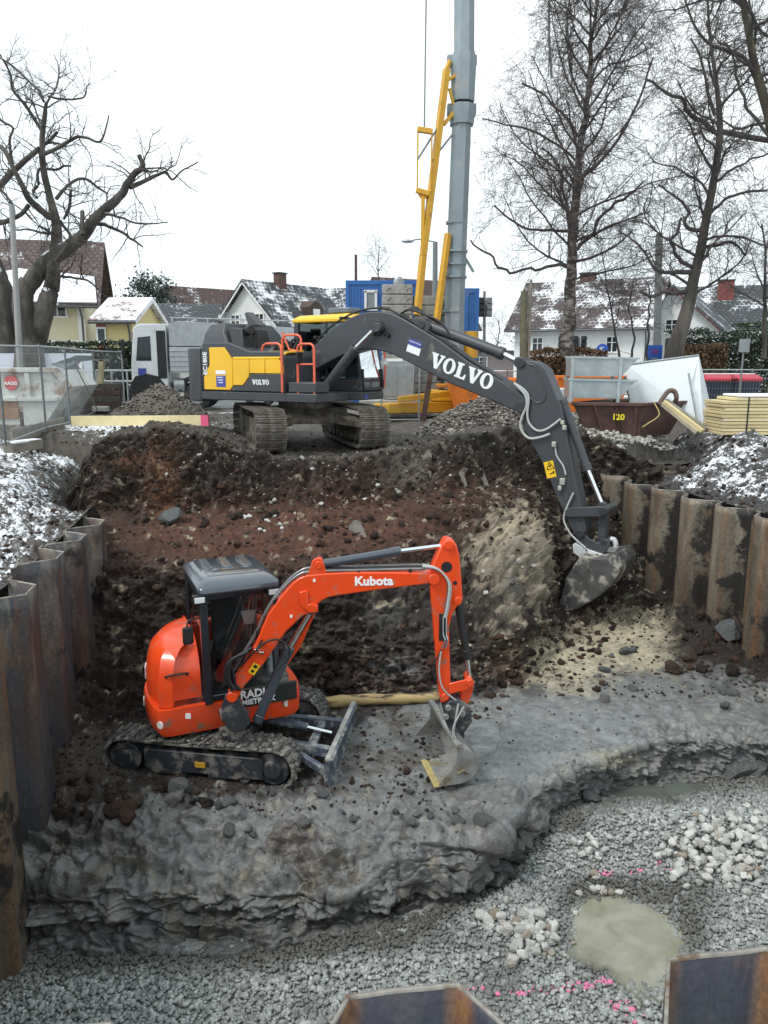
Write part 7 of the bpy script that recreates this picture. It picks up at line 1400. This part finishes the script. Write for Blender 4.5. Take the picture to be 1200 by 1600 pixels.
BSG = mat('blue sign', (.02, .12, .5), .4, var=.03); t, z = sign('round blue road sign with white arrow behind the brown hedge', 941, 547, 38, 'disc', BSG, .3); q_ = MB(); q_.bar((.1, -.03, z - .12), (-.1, -.03, z + .1), .01, .06); q_.bar((-.12, -.03, z + .12), (.06, -.03, z + .12), .01, .05); q_.bar((-.12, -.03, z + .12), (-.12, -.03, z - .04), .01, .05); q_.build('arrow', WHT, t)
t, z = sign('square blue sign beside the foot of the leaning tree', 1023, 551, 34, 1.0, BSG, .32); q_ = MB(); q_.box((0, -.03, z + .05), (.3, .01, .2)); q_.build('symbol', mat('violet print', (.2, .06, .3), .5), t)
sign('grey back of a double road sign plate at the right edge', 1163, 540, 24, 1.25, mat('grey sign back', (.25, .28, .29), .5, .3), .16); 
a = P(1162, 565, y=24); q_ = MB(); q_.box((0, -.03, a.z + .22), (.3, .02, .14)); q_.build('lower_plate', mat('grey sign back', (.25, .28, .29)), t)
t = thing('satellite_dish', 'small satellite dish above the concrete ballast stack', 'satellite dish', tuple(P(623, 450, y=33))); q_ = MB(); q_.tube([(0, 0, -.4), (0, 0, .1)], .03, 8); q_.build('mount', POLE, t); q_ = MB(); q_.sphere((0, 0, .2), .28, 14, 8, (.8, .3, 1)); q_.build('dish', GALVM, t, smooth=60)
# --- heaps ------------------------------------------------------------------
def heap(name, label, cx_, cy_, rx, ry, h_, z0, m, ms, seed, nb, ns, s0, s1, base_c, pw=1.3, part='stone'):
    t = thing(name, label, 'heap', (0, 0, 0)); k = 60; g = np.linspace(-1.3, 1.3, k); X, Y = np.meshgrid(g, g); Rr = np.sqrt(X ** 2 + Y ** 2); px_ = np.stack([X * rx + cx_, Y * ry + cy_, 0 * X], -1).reshape(-1, 3); nz = fbm(px_ + seed, .9, 3).reshape(k, k)
    Z = z0 + h_ * np.clip(1 - Rr * (1 + .3 * nz), -.25, 1) ** 1 * 1.0; Z = z0 + h_ * np.where(Rr < 1.3, np.clip(1 - (Rr * (1 + .35 * nz)) ** pw, -.9, 1), -.9) + .16 * fbm(px_ + 9, 2.2, 4).reshape(k, k)
    ii = np.arange(k * k).reshape(k, k); o = npmesh('mound', np.stack([X * rx + cx_, Y * ry + cy_, Z], -1).reshape(-1, 3), np.stack([ii[:-1, :-1], ii[:-1, 1:], ii[1:, 1:], ii[1:, :-1]], -1).reshape(-1, 4), SOIL, t, smooth=True)
    vattr(o, 'soil', np.tile(base_c, (k * k, 1)) * (1 + .5 * nz.reshape(-1, 1))); vattr(o, 'wet', np.full(k * k, .1))
    r = np.random.default_rng(seed); P_ = np.stack([X * rx + cx_, Y * ry + cy_, Z], -1); ok = np.argwhere((Rr < 1.3) & (Y < .5)); sel = P_[tuple(ok[r.integers(0, len(ok), ns)].T)] + r.normal(size=(ns, 3)) * np.array([.04, .04, .0]); 
    scatter('small_stones', sel, r.uniform(s0, s1, ns), m, t, seed, up=.1)
    M_ = meshes(6, m, I2, seed + 1, .25)
    for q2 in P_[tuple(ok[r.integers(0, len(ok), nb)].T)]: drop(part, M_[r.integers(6)], q2 + r.normal(size=3) * .03, r.uniform(s1, s1 * 1.8), t, r, sink=.5)
    return t
heap('rubble_heap', 'heap of brown broken rubble under the grey boom', 2.75, 20.6, 1.95, 1.5, 1.0, -.2, M_RUBBLE, None, 101, 150, 2600, .03, .06, (.06, .05, .043))
heap('rubble_heap', 'pale crushed stone heap right of the grey arm', 5.3, 20.0, 1.7, 1.25, .6, -.18, M_PALE, None, 111, 130, 1900, .03, .06, (.06, .054, .047))
heap('gravel_heap', 'grey brown gravel heap in front of the silver tipper truck', -6.75, 23.4, 1.75, 1.4, 1.2, -.15, M_GRIT, None, 121, 60, 2600, .02, .045, (.1, .085, .07), pw=1.1)
# --- left: formwork board, fence, skip ------------------------------------------
t = thing('formwork_board', 'long pale yellow formwork board with a pink painted end', 'board', (0, 0, 0)); a, b = P(112, 658, y=20), P(326, 657, y=19.2); q_ = MB(); q_.bar(a, b, .05, .26); q_.build('board', mat('yellow formwork', (.72, .6, .34), .6, var=.06), t, bevel=.004); d = (b - a).normalized(); q_ = MB(); q_.bar(b - d * .2, b + d * .004, .056, .266); q_.build('painted_end', PINK, t)
for k in range(4): c = a + (b - a) * (.1 + .27 * k); q_ = MB(); q_.bar(c + Vector((0, .06, -.35)), c + Vector((0, .06, .1)), .05, .05); q_.build('stake', OLDW, t)
t = thing('timber_board', 'short weathered board standing behind the first fence post', 'board', (0, 0, 0)); q_ = MB(); q_.bar(P(18, 682, y=17.2), P(100, 662, y=19.8), .05, .32); q_.build('board', OLDW, t, bevel=.004); q_ = MB(); a = P(36, 660, y=17.8); q_.bar(a + Vector((0, -.05, -.4)), a + Vector((0, -.05, .25)), .06, .06); q_.build('stake', DWOOD, t)
t = thing('timber_board', 'snow topped plank lying at the foot of the left fence', 'board', (0, 0, 0)); q_ = MB(); q_.bar(P(12, 700, y=15.5), P(60, 693, y=16.3), .25, .2); q_.build('plank', OLDW, t, bevel=.006); q_ = MB(); q_.bar(P(14, 692, y=15.5), P(58, 687, y=16.3), .24, .05); q_.build('snow_cap', SNOWM, t, bevel=.015)
def fence(label, a, b, h_=2.0, group=None, mesh_n=34, m=GALVM, tilt=0.):
    """wire mesh site fence panel from a to b (world x, y, z)"""
    a, b = Vector(a), Vector(b); t = thing('mesh_fence', label, 'fence', a, group); v = b - a; u = Vector((0, tilt, h_)) 
    for p in (Vector(), v): q_ = MB(); q_.tube([p, p + u], .028, 8); q_.build('post', m, t, smooth=40)
    for z in (.03, .97): q_ = MB(); q_.tube([u * z, v + u * z], .021, 8); q_.build('rail', m, t, smooth=40)
    q_ = MB()
    for k in range(1, mesh_n): q_.tube([v * (k / mesh_n), v * (k / mesh_n) + u * .97], .0022, 3, False)
    for k in range(1, 9): q_.tube([u * (k / 9), v + u * (k / 9)], .0025, 3, False)
    q_.build('wire_mesh', m, t, kind='stuff'); return t
fp = [(P(9, 697, z=0)), None]
FP = [P(-70, 720, y=13.6), P(9, 697, y=15.3), P(72, 672, y=18.4), P(110, 663, y=20.2), P(152, 645, y=25.0), P(195, 632, y=29.5)]
for k, lb in enumerate(('wire mesh fence panel at the left edge before the first tall post', 'wire mesh fence panel in front of the old white skip with red emblem', 'narrow wire mesh fence panel at the corner of the white skip', 'wire mesh fence panel in front of the dark tarpaulin', 'farthest wire mesh fence panel before the dark hedge')):
    a, b = FP[k], FP[k + 1]; fence(lb, (a.x, a.y, a.z), (b.x, b.y, b.z), 2.02, 'site fence panels on the left', 40)
t = thing('fence_brace', 'thin slanting brace rod behind the left fence', 'rod', (0, 0, 0)); q_ = MB(); q_.tube([P(115, 565, y=20.4), P(153, 642, y=23.2)], .02, 6); q_.build('rod', GALVM, t); 
t = thing('fence_weight', 'small pale concrete fence foot beside the gravel heap', 'fence foot', tuple(P(158, 643, y=24.5))); q_ = MB(); q_.box((0, 0, .08), (.5, .25, .17)); q_.build('block', CONC, t, bevel=.03)
# old white skip
SKW = mat('chipped white skip paint', (.52, .53, .5), .6, var=.1, scale=2, dirt=(.26, .17, .1), damt=.35, dscale=2.2, ddetail=9); t = thing('waste_skip', 'battered white roll off skip with a red round emblem behind the left fence', 'skip', (0, 0, 0))
yk = 21.5; a = P(-70, 660, y=yk); zt = P(0, 578, y=yk).z; xr2 = P(98, 660, y=yk).x; xl = P(-110, 600, y=yk).x
q_ = MB(); q_.add([(xl, yk, -.1), (xr2 - .55, yk, -.1), (xr2 + .25, yk, 1.02), (xr2 - .1, yk, zt), (xl, yk, zt), (xl, yk + 2.2, -.1), (xr2 - .55, yk + 2.2, -.1), (xr2 + .25, yk + 2.2, 1.02), (xr2 - .1, yk + 2.2, zt), (xl, yk + 2.2, zt)], [(0, 1, 2, 3, 4), (9, 8, 7, 6, 5), (1, 6, 7, 2), (2, 7, 8, 3), (5, 6, 1, 0), (4, 9, 5, 0)]); q_.build('tub', SKW, t)
q_ = MB(); q_.box(((xl + xr2) / 2, yk - .04, zt), (xr2 - xl, .14, .13)); q_.build('rim', SKW, t, bevel=.02); q_ = MB(); q_.box(((xl + xr2) / 2, yk - .05, .68), (xr2 - xl - .1, .12, .12)); q_.build('belt_rail', SKW, t, bevel=.02)
q_ = MB(); q_.bar((xr2 - .1, yk - .05, zt), (xr2 + .27, yk - .05, 1.0), .1, .12); q_.build('end_rib', SKW, t, bevel=.02)
for px in (-40, 45): q_ = MB(); x = P(px, 600, y=yk).x; q_.box((x, yk - .04, 1.05), (.13, .1, .7)); q_.build('rib', SKW, t, bevel=.015)
e = P(17, 598, y=yk - .06); q_ = MB(); q_.tube([(e.x, e.y, e.z), (e.x, e.y + .02, e.z)], .2, 28); eo = q_.build('emblem', mat('red emblem', (.5, .06, .06), .5, var=.1), t)
place_text('RAGG', .13, Matrix.Translation((e.x, e.y - .012, e.z - .02)) @ Matrix.Rotation(math.pi / 2, 4, 'X'), WHT, eo, bold=.004)
q_ = MB(); c = P(-5, 640, y=yk - .02); q_.box((c.x, yk - .02, c.z), (1.2, .02, .5)); q_.build('repair_patch', mat('brown patch', (.3, .17, .1), .7, var=.2), t)
t = thing('banner', 'pale blue white banner hung along the fence above the skip', 'banner', (0, 0, 0)); q_ = MB(); a, b = P(-40, 552, y=27), P(143, 552, y=27); q_.add([(a.x, 27, a.z), (b.x, 27, b.z), (b.x, 27.02, b.z - 1.1), (a.x, 27.02, b.z - 1.1)], [(0, 1, 2, 3)]); o = q_.build('sheet', mat('white blue banner', (.62, .67, .76), .6, var=.04), t); s_ = o.modifiers.new('s', 'SOLIDIFY'); s_.thickness = .01
c = P(121, 572, y=26.98); q_ = MB(); q_.box((c.x, 26.96, c.z), (.34, .01, .34)); fo = q_.build('logo_field', WHT, t); place_text('K', .36, Matrix.Translation((c.x, 26.95, c.z)) @ Matrix.Rotation(math.pi / 2, 4, 'X'), mat('dark red print', (.22, .04, .06), .5), fo, bold=.02)
TARP = mat('grey green tarpaulin', (.1, .13, .14), .55, var=.15, bump=.02, bscale=3); t = thing('tarpaulin', 'grey tarpaulin stretched beside the white skip', 'tarpaulin', (0, 0, 0)); q_ = MB(); q_.add([P(80, 570, y=22.5), P(118, 556, y=24), P(142, 556, y=26), P(142, 563, y=26), P(120, 566, y=24), P(100, 576, y=22.5), P(95, 583, y=22.3), P(125, 585, y=24)], [(0, 1, 4, 5), (1, 2, 3, 4), (5, 4, 7, 6)]); o = q_.build('cloth', TARP, t); s_ = o.modifiers.new('s', 'SOLIDIFY'); s_.thickness = .03
t = thing('timber_stack', 'low stack of dark old timbers between the skip and the gravel heap', 'timber stack', tuple(P(150, 650, y=24.5)))
for k in range(5):
    for j in range(2): q_ = MB(); q_.bar((-1.0 + .04 * k, .18 * j, .12 + .2 * k), (.65 + .02 * k, .35 + .18 * j, .12 + .2 * k), .16, .18); q_.build('timber', DWOOD if (k + j) % 2 else mat('old dark beam', (.07, .06, .05), .9, var=.3), t, bevel=.015)
t = thing('timber_post', 'short leaning timber prop behind the farthest left fence panel', 'post', tuple(P(153, 610, y=26))); q_ = MB(); q_.bar((0, 0, -.4), (.2, 0, 1.0), .16, .16); q_.build('prop', mat('yellowed timber', (.36, .3, .17), .8, var=.15), t); q_ = MB(); q_.bar((-.05, 0, 1.0), (.45, 0, .98), .16, .06); q_.build('cap', OLDW, t)
t = thing('guard_rail', 'white tubular street railing before the hedge', 'railing', (0, 0, 0)); a, b = P(150, 579, y=31), P(222, 579, y=31)
for z in (0, -.42): q_ = MB(); q_.tube([a + Vector((0, 0, z)), b + Vector((0, 0, z))], .04, 8); q_.build('rail', GALVM, t)
for k in range(4): c = a + (b - a) * (k / 3); q_ = MB(); q_.tube([c, (c.x, c.y, -.12)], .04, 8); q_.build('post', GALVM, t)
# --- tipper truck ------------------------------------------------------------------
TW = mat('white truck paint', (.7, .72, .73), .35, var=.04, dirt=(.4, .38, .35), damt=.12); SIL = mat('silver tipper body', (.44, .46, .48), .4, .3, var=.1, dirt=(.25, .23, .2), damt=.2, dscale=2)
a = P(217, 560, y=30.5); tk = thing('tipper_truck', 'white cabbed tipper truck with silver body parked behind the yellow machine', 'truck', (a.x, 30.4, -.12)); TKF = frame((0, 0, 0), R(4))
def tb(name, c, d, m, bevel=.03, par=None): q_ = MB(TKF); q_.box(c, d); return q_.build(name, m, par or tk, bevel=bevel)
q_ = MB(TKF); q_.prism([(0, .75), (.02, 1.7), (.16, 3.05), (.35, 3.2), (1.35, 3.2), (1.35, .75)], -1.22, 1.22); cabo2 = q_.build('cab', TW, tk, bevel=.05)
q_ = MB(TKF); q_.prism([(.22, 1.85), (.32, 2.7), (.78, 2.75), (.78, 1.85)], -1.24, -1.2); q_.build('side_window', WDK, cabo2); q_ = MB(TKF); q_.prism([(1.0, 1.2), (1.0, 2.95), (1.33, 2.95), (1.33, 1.2)], -1.26, -1.1); q_.build('air_intake', BLK, cabo2, bevel=.02); tb('decal', (.42, -1.235, 1.45), (.3, .02, .25), BLUED, 0, cabo2)
q_ = MB(TKF); q_.add([(.02, -1.1, 1.75), (.02, 1.1, 1.75), (.13, 1.1, 2.9), (.13, -1.1, 2.9)], [(3, 2, 1, 0)]); ow = q_.build('windscreen', WDK, cabo2); ow.location = (-.03, 0, 0)
tb('mirror', (-.18, -1.45, 2.35), (.1, .2, .55), BLK); tb('mirror', (-.12, -1.42, 1.8), (.1, .2, .25), BLK)
tb('chassis', (4.0, 0, .85), (6.8, .9, .3), BLK); tb('bumper', (.1, 0, .62), (.35, 2.4, .45), mat('grey bumper', (.1, .1, .11), .6))
q_ = MB(TKF); q_.prism([(1.45, 1.4), (1.45, 2.35), (6.8, 2.35), (6.8, 1.4)], -1.25, 1.25); tbo = q_.build('tipper_body', SIL, tk, bevel=.02); q_ = MB(TKF); q_.prism([(1.45, 2.38), (1.45, 3.2), (1.8, 3.3), (6.4, 3.05), (6.8, 2.38)], -1.2, 1.2); q_.build('upper_side_board', mat('grey side board', (.4, .42, .44), .5, .15, var=.12), tk, bevel=.02)
for z in (1.5, 1.68, 1.86, 2.04, 2.22): tb('side_rib', (4.1, -1.27, z), (5.3, .03, .06), SIL, .01, tbo)
for x in (1.6, 2.9, 4.2, 5.5, 6.6): tb('rail_post', (x, -1.18, 3.32), (.06, .06, .16), SIL, .005)
q_ = MB(TKF); q_.tube([(1.5, -1.18, 3.42), (6.6, -1.18, 3.3)], .03, 6); q_.build('top_rail', SIL, tk)
TYR = mat('truck tyre', (.03, .03, .03), .85, var=.2, dirt=(.13, .12, .1), damt=.4, dscale=3)
for x in (.58, 2.4, 4.7, 6.0):
    for s in (-1, 1):
        q_ = MB(TKF); q_.tube([(x, s * .95, .52), (x, s * 1.22, .52)], .52, 24); wo2 = q_.build('wheel', TYR, tk, bevel=.05, smooth=40); q_ = MB(TKF); q_.tube([(x, s * 1.2, .52), (x, s * 1.235, .52)], .28, 18); q_.build('rim', GALVM, wo2, bevel=.01, smooth=40)
q_ = MB(TKF); q_.prism([(-.06, .5), (-.04, 1.0), (.15, 1.28), (.58, 1.38), (1.0, 1.28), (1.25, .95), (1.3, .5)], -1.25, -1.0); q_.build('wheel_arch', BLK, tk, bevel=.02)
q_ = MB(TKF); q_.prism([(.14, 1.42), (.2, 2.8), (.26, 2.86), (.86, 2.86), (.88, 1.42)], -1.228, -1.2); q_.build('door', TW, cabo2, bevel=.012)
for x in (.58, 2.4): q_ = MB(TKF); q_.tube(bez([(x - .65, -1.12, .75), (x - .45, -1.12, 1.1), (x, -1.12, 1.22), (x + .45, -1.12, 1.1), (x + .65, -1.12, .75)], 5), .09, 8); q_.build('mudguard', BLK, tk, smooth=50)
q_ = MB(TKF); q_.tube([(1.55, -1.0, .95), (1.95, -1.0, .95)], .26, 18); q_.build('fuel_tank', GALVM, tk, bevel=.02, smooth=40)
# --- right side: skip, tubs, banner fence, timber, bins ------------------------------
SKB = mat('brown skip steel', (.1, .05, .042), .65, .1, var=.25, scale=3, dirt=(.06, .035, .03), damt=.35, dscale=2); yk = 19.2
t = thing('waste_skip', 'brown steel skip with yellow painted number carrying two metal tubs', 'skip', (0, 0, 0)); A, B, Cq, Dq = P(895, 631, y=yk), P(1005, 640, y=yk - .4), P(1075, 632, y=yk + .8), P(960, 622, y=yk + 1.8)
q_ = MB(); zl = -.15; rimz = A.z; top_ = [(A.x, A.y, rimz), (B.x, B.y, rimz), (Cq.x, Cq.y, rimz), (Dq.x, Dq.y, rimz)]; cxm = sum(p[0] for p in top_) / 4; cym = sum(p[1] for p in top_) / 4; low_ = [(cxm + (p[0] - cxm) * .72, cym + (p[1] - cym) * .85, zl) for p in top_]
q_.add(low_ + top_, [(3, 2, 1, 0), (0, 1, 5, 4), (1, 2, 6, 5), (2, 3, 7, 6), (3, 0, 4, 7)]); o = q_.build('tub', SKB, t); s_ = o.modifiers.new('s', 'SOLIDIFY'); s_.thickness = .04
for i in range(4): q_ = MB(); q_.bar(top_[i], top_[(i + 1) % 4], .1, .09); q_.build('rim', SKB, t, bevel=.015)
for f_ in (.3, .62, .9): q_ = MB(); pa = Vector(top_[0]).lerp(Vector(top_[1]), f_); pb = Vector(low_[0]).lerp(Vector(low_[1]), f_); q_.bar(pa, pb, .08, .07); q_.build('rib', SKB, t)
n_ = (Vector(top_[1]) - Vector(top_[0])); angk = math.atan2(n_.y, n_.x); c = Vector(low_[0]).lerp(Vector(top_[0]), .62).lerp(Vector(low_[1]).lerp(Vector(top_[1]), .62), .62); place_text('120', .2, Matrix.Translation(c + Vector((0, -.06, .0))) @ Matrix.Rotation(angk, 4, 'Z') @ Matrix.Rotation(math.pi / 2 - .1, 4, 'X'), mat('yellow marking', (.75, .6, .02), .6), t, bold=.006)
GTUB = mat('zinc tub sheet', (.4, .44, .45), .38, .5, var=.18, scale=2.5, dirt=(.5, .53, .54), damt=.25, dscale=2)
def tub(label, z0, ox):
    t = thing('metal_tub', label, 'tub', (P(932, 600, y=19.6).x + ox, 19.75, z0)); q_ = MB(Matrix.Rotation(R(-6), 4, 'Z')); q_.add([(-.68, -.45, .1), (.55, -.45, .1), (.55, .45, .1), (-.68, .45, .1), (-.72, -.48, .56), (.9, -.48, .52), (.9, .48, .52), (-.72, .48, .56)], [(3, 2, 1, 0), (0, 1, 5, 4), (1, 2, 6, 5), (2, 3, 7, 6), (3, 0, 4, 7)]); o = q_.build('tub', GTUB, t); s_ = o.modifiers.new('s', 'SOLIDIFY'); s_.thickness = .02
    q_ = MB(Matrix.Rotation(R(-6), 4, 'Z'))
    for (x, y) in ((-.66, -.46), (.5, -.46), (-.66, .46), (.5, .46)): q_ = MB(Matrix.Rotation(R(-6), 4, 'Z')); q_.box((x, y, .28), (.08, .08, .58)); q_.build('leg', GTUB, t, bevel=.006)
    for y in (-.48, .48): q_ = MB(Matrix.Rotation(R(-6), 4, 'Z')); q_.bar((-.74, y, .57), (.94, y, .53), .05, .05); q_.build('rim', GTUB, t)
    return t
tub('lower galvanised metal tub resting on the brown skip', rimz + .03, 0.); tub('upper galvanised metal tub stacked on the other tub', rimz + .03 + .54, .02)
t = thing('banner_fence', 'leaning white sheeted fence panel with a boxed logo beside the metal tubs', 'fence', (0, 0, 0)); BW2 = mat('white fence sheeting', (.68, .72, .74), .55, var=.04, bump=.004, bscale=6); c4 = [P(978, 570, y=20.6), P(1092, 555, y=20.3), P(1098, 660, y=19.6), P(985, 640, y=20.3)]
q_ = MB(); q_.add(c4, [(0, 3, 2, 1)]); o = q_.build('sheet', BW2, t); s_ = o.modifiers.new('s', 'SOLIDIFY'); s_.thickness = .02; c5 = [P(1092, 555, y=20.3), P(1110, 632, y=21.4), P(1104, 662, y=21.0), P(1082, 592, y=20.0)]; q_ = MB(); q_.add([c5[0], c5[3], P(1096, 664, y=19.9), c5[2], c5[1]], [(0, 1, 2, 3, 4)]); o = q_.build('folded_sheet', BW2, t); s_ = o.modifiers.new('s', 'SOLIDIFY'); s_.thickness = .02
for a, b in ((c4[0], c4[1]), (P(1076, 583, y=19.8), P(1090, 660, y=19.4)), (P(977, 588, y=20), P(984, 626, y=20))): q_ = MB(); q_.tube([a, b], .03, 8); q_.build('frame_tube', GALVM, t, smooth=40)
LG = mat('grey logo print', (.28, .29, .3), .6, var=.05)
def lg(px, py): return P(px, py, y=20.33 + (py - 600) * -.0055 - .06)
for a, b in (((1025, 588), (1044, 583)), ((1044, 583), (1049, 610)), ((1049, 610), (1029, 613)), ((1029, 613), (1025, 588))): q_ = MB(); q_.bar(lg(*a), lg(*b), .012, .012); q_.build('logo_frame', LG, t)
for a, b, w_ in (((1028, 593), (1034, 600), .07), ((1034, 600), (1032, 608), .07), ((1042, 588), (1034, 599), .06), ((1036, 600), (1044, 606), .05), ((1041, 586), (1043, 608), .025)): q_ = MB(); q_.bar(lg(*a), lg(*b), .014, w_); q_.build('logo_stroke', LG, t)
t = thing('lifting_strap', 'brown lifting strap looped over the skip corner', 'strap', (0, 0, 0)); q_ = MB(); q_.tube(bez([P(1030, 632, y=19), P(1036, 622, y=19), P(1045, 611, y=19), (P(1054, 612, y=19)), P(1057, 622, y=19), P(1054, 630, y=19.1)], 6), .06, 8); q_.build('loop', mat('brown webbing', (.14, .09, .075), .8, var=.15), t, smooth=60)
t = thing('timber_beams', 'pale squared beams leaning down from the brown skip', 'timber', (0, 0, 0))
for k, (a, b) in enumerate((((1038, 628), (1098, 674)), ((1035, 631), (1090, 676)), ((1041, 626), (1104, 672)))): q_ = MB(); q_.bar(P(*a, y=18.9 + .08 * k), P(*b, y=17.8 + .08 * k), .1, .09); q_.build('beam', [WOOD, mat('greyed beam', (.42, .36, .28), .8, var=.15), OLDW][k], t, bevel=.006)
t = thing('rope', 'thin yellow rope sagging from the skip to the beams', 'rope', (0, 0, 0)); q_ = MB(); q_.tube(bez([P(1022, 629, y=18.8), P(1030, 648, y=18.5), P(1012, 662, y=18.4), P(1004, 667, y=18.2)], 6), .014, 6); q_.build('cord', mat('ochre rope', (.45, .33, .12), .8), t)
t = thing('timber_stack', 'neat strapped stack of fresh sawn planks at the right edge', 'timber stack', (P(1128, 680, y=17.4).x, 17.4, P(1128, 681, y=17.4).z)); r = random.Random(3)
TM = Matrix.Rotation(R(2), 4, 'Z')
for k in range(11):
    q_ = MB(TM); q_.box((1.6 + r.uniform(-.03, .03) + (.25 if k == 10 else 0), .5, .05 + .077 * k), (3.2, 1.0, .062)); q_.build('plank', [WOOD, mat('fresh sawn timber pale', (.68, .57, .35), .75, var=.1, scale=2.5, stretch=(1, 8, 8)), mat('fresh sawn timber ochre', (.55, .43, .24), .75, var=.12, scale=2.5, stretch=(1, 8, 8))][k % 3], t, bevel=.004)
q_ = MB(TM); q_.box((.55, -.006, .44), (.03, .01, .86)); q_.build('strap', BLK, t); q_ = MB(TM); q_.box((1.7, .5, .89), (2.6, .95, .05)); q_.build('snow_cap', SNOWM, t, bevel=.02)
for x in (.5, 2.4): q_ = MB(TM); q_.box((x, .5, -.02), (.1, 1.0, .08)); q_.build('bearer', OLDW, t)
BIN = mat('dark blue bin plastic', (.018, .025, .045), .5, var=.1); LID = mat('red bin lid', (.5, .03, .05), .45, var=.06)
for (lb, px) in (('dark wheeled waste bin with red lid nearer the white sheeted fence', 1115), ('dark wheeled waste bin with red lid beside the grey sign post', 1152)):
    a = P(px, 632, y=25.4); t = thing('waste_bin', lb, 'waste bin', (a.x, 25.4, -.12), 'red lidded waste bins'); q_ = MB(); q_.loft([[(-.42, -.35, .18), (.42, -.35, .18), (.42, .35, .18), (-.42, .35, .18)], [(-.5, -.48, 1.2), (.5, -.48, 1.2), (.5, .48, 1.2), (-.5, .48, 1.2)]]); q_.build('body', BIN, t, bevel=.05)
    q_ = MB(); q_.loft([[(-.53, -.52, 1.2), (.53, -.52, 1.2), (.53, .52, 1.2), (-.53, .52, 1.2)], [(-.53, -.52, 1.3), (.53, -.52, 1.3), (.53, .52, 1.3), (-.53, .52, 1.3)], [(-.45, -.2, 1.42), (.45, -.2, 1.42), (.45, .3, 1.42), (-.45, .3, 1.42)]]); q_.build('lid', LID, t, bevel=.03)
    for x in (-.35, .35): q_ = MB(); q_.tube([(x, -.3, .1), (x + .06, -.3, .1)], .1, 12); q_.build('wheel', BLK, t)
    q_ = MB(); q_.box((0, 0, 1.43), (.8, .4, .03)); q_.build('snow_cap', SNOWM, t, bevel=.01)
FR = [P(1082, 660, y=22.6), P(1200, 655, y=22.0), P(1330, 655, y=21.4)]
FR = [Vector((p.x, p.y, -.2)) for p in FR]; fence('wire mesh fence panel in front of the red lidded waste bins', FR[0], FR[1], 1.72, 'site fence panels on the right', 26); fence('wire mesh fence panel running out of the right edge', FR[1], FR[2], 1.72, 'site fence panels on the right', 26)
a, b, c = P(862, 600, y=24), P(792, 600, y=25), P(735, 600, y=25.5); fence('wire mesh fence panel between the boom and the brown hedge', (b.x, b.y, -.15), (a.x, a.y, -.15), 1.6, 'site fence panels behind the boom', 20); fence('wire mesh fence panel below the traffic light', (c.x, c.y, -.15), (b.x, b.y, -.15), 1.6, 'site fence panels behind the boom', 20)
a, b = P(596, 640, y=24.2), P(655, 640, y=24.4); fence('wire mesh fence panel in front of the concrete footing', (a.x, a.y, -.15), (b.x, b.y, -.15), 1.9, 'site fence panels behind the boom', 18)
t = thing('foam_block', 'pale concrete block beside the foot of the skip heap', 'concrete block', tuple(P(880, 612, y=22))); q_ = MB(); q_.box((0, 0, -.1), (.5, .4, .4)); q_.build('block', mat('pale foam block', (.6, .62, .62), .8, var=.05), t, bevel=.03)
# --- small things in the pit -----------------------------------------------------------
t = thing('log', 'peeled yellow log with dark bark patches lying behind the dozer blade', 'log', (0, 0, 0)); a, b = pit_at(486, 1108) + Vector((0, 0, .07)), pit_at(684, 1096) + Vector((0, 0, .08)); pt = bez([a, a.lerp(b, .3) + Vector((0, .03, .02)), a.lerp(b, .7) + Vector((0, -.02, .015)), b], 6); q_ = MB(); q_.tube(pt, [.1 + .008 * math.sin(i * 1.7) - .0012 * i for i in range(len(pt))], 12); q_.build('trunk', mat('peeled log', (.46, .33, .15), .7, var=.2, scale=4, dirt=(.05, .032, .022), damt=.5, dscale=4, stretch=(.35, 2, 2), bump=.006), t, smooth=60)
t = thing('metal_offcut', 'short pale metal strip lying on the dark soil above the log', 'offcut', tuple(pit_at(553, 1068) + Vector((0, 0, .03)))); q_ = MB(Matrix.Rotation(R(-35), 4, 'Z')); q_.box((0, 0, 0), (.3, .05, .02)); q_.build('strip', GALVM, t)
for lb, px, py, sx, sz in (('slab of broken timber jutting from the slope under the boom', 665, 735, .12, .55), ('small splintered board stuck upright in the slope', 725, 752, .1, .34), ('split plank stub left of the deep hollow in the slope', 763, 745, .07, .3), ('pale wood splinter near the red peat ramp', 560, 835, .16, .3)):
    p = pit_at(px, py); t = thing('timber_scrap', lb, 'timber', tuple(p)); q_ = MB(Matrix.Rotation(R(px % 40 - 20), 4, 'Y') @ Matrix.Rotation(R(-25), 4, 'X')); q_.prism([(-sx, -.1), (sx, -.1), (sx * .8, sz * .8), (sx * .2, sz), (-sx * .7, sz * .7)], -.03, .03); q_.build('board', mat('muddy grey board', (.17, .15, .13), .85, var=.3), t, bevel=.006)
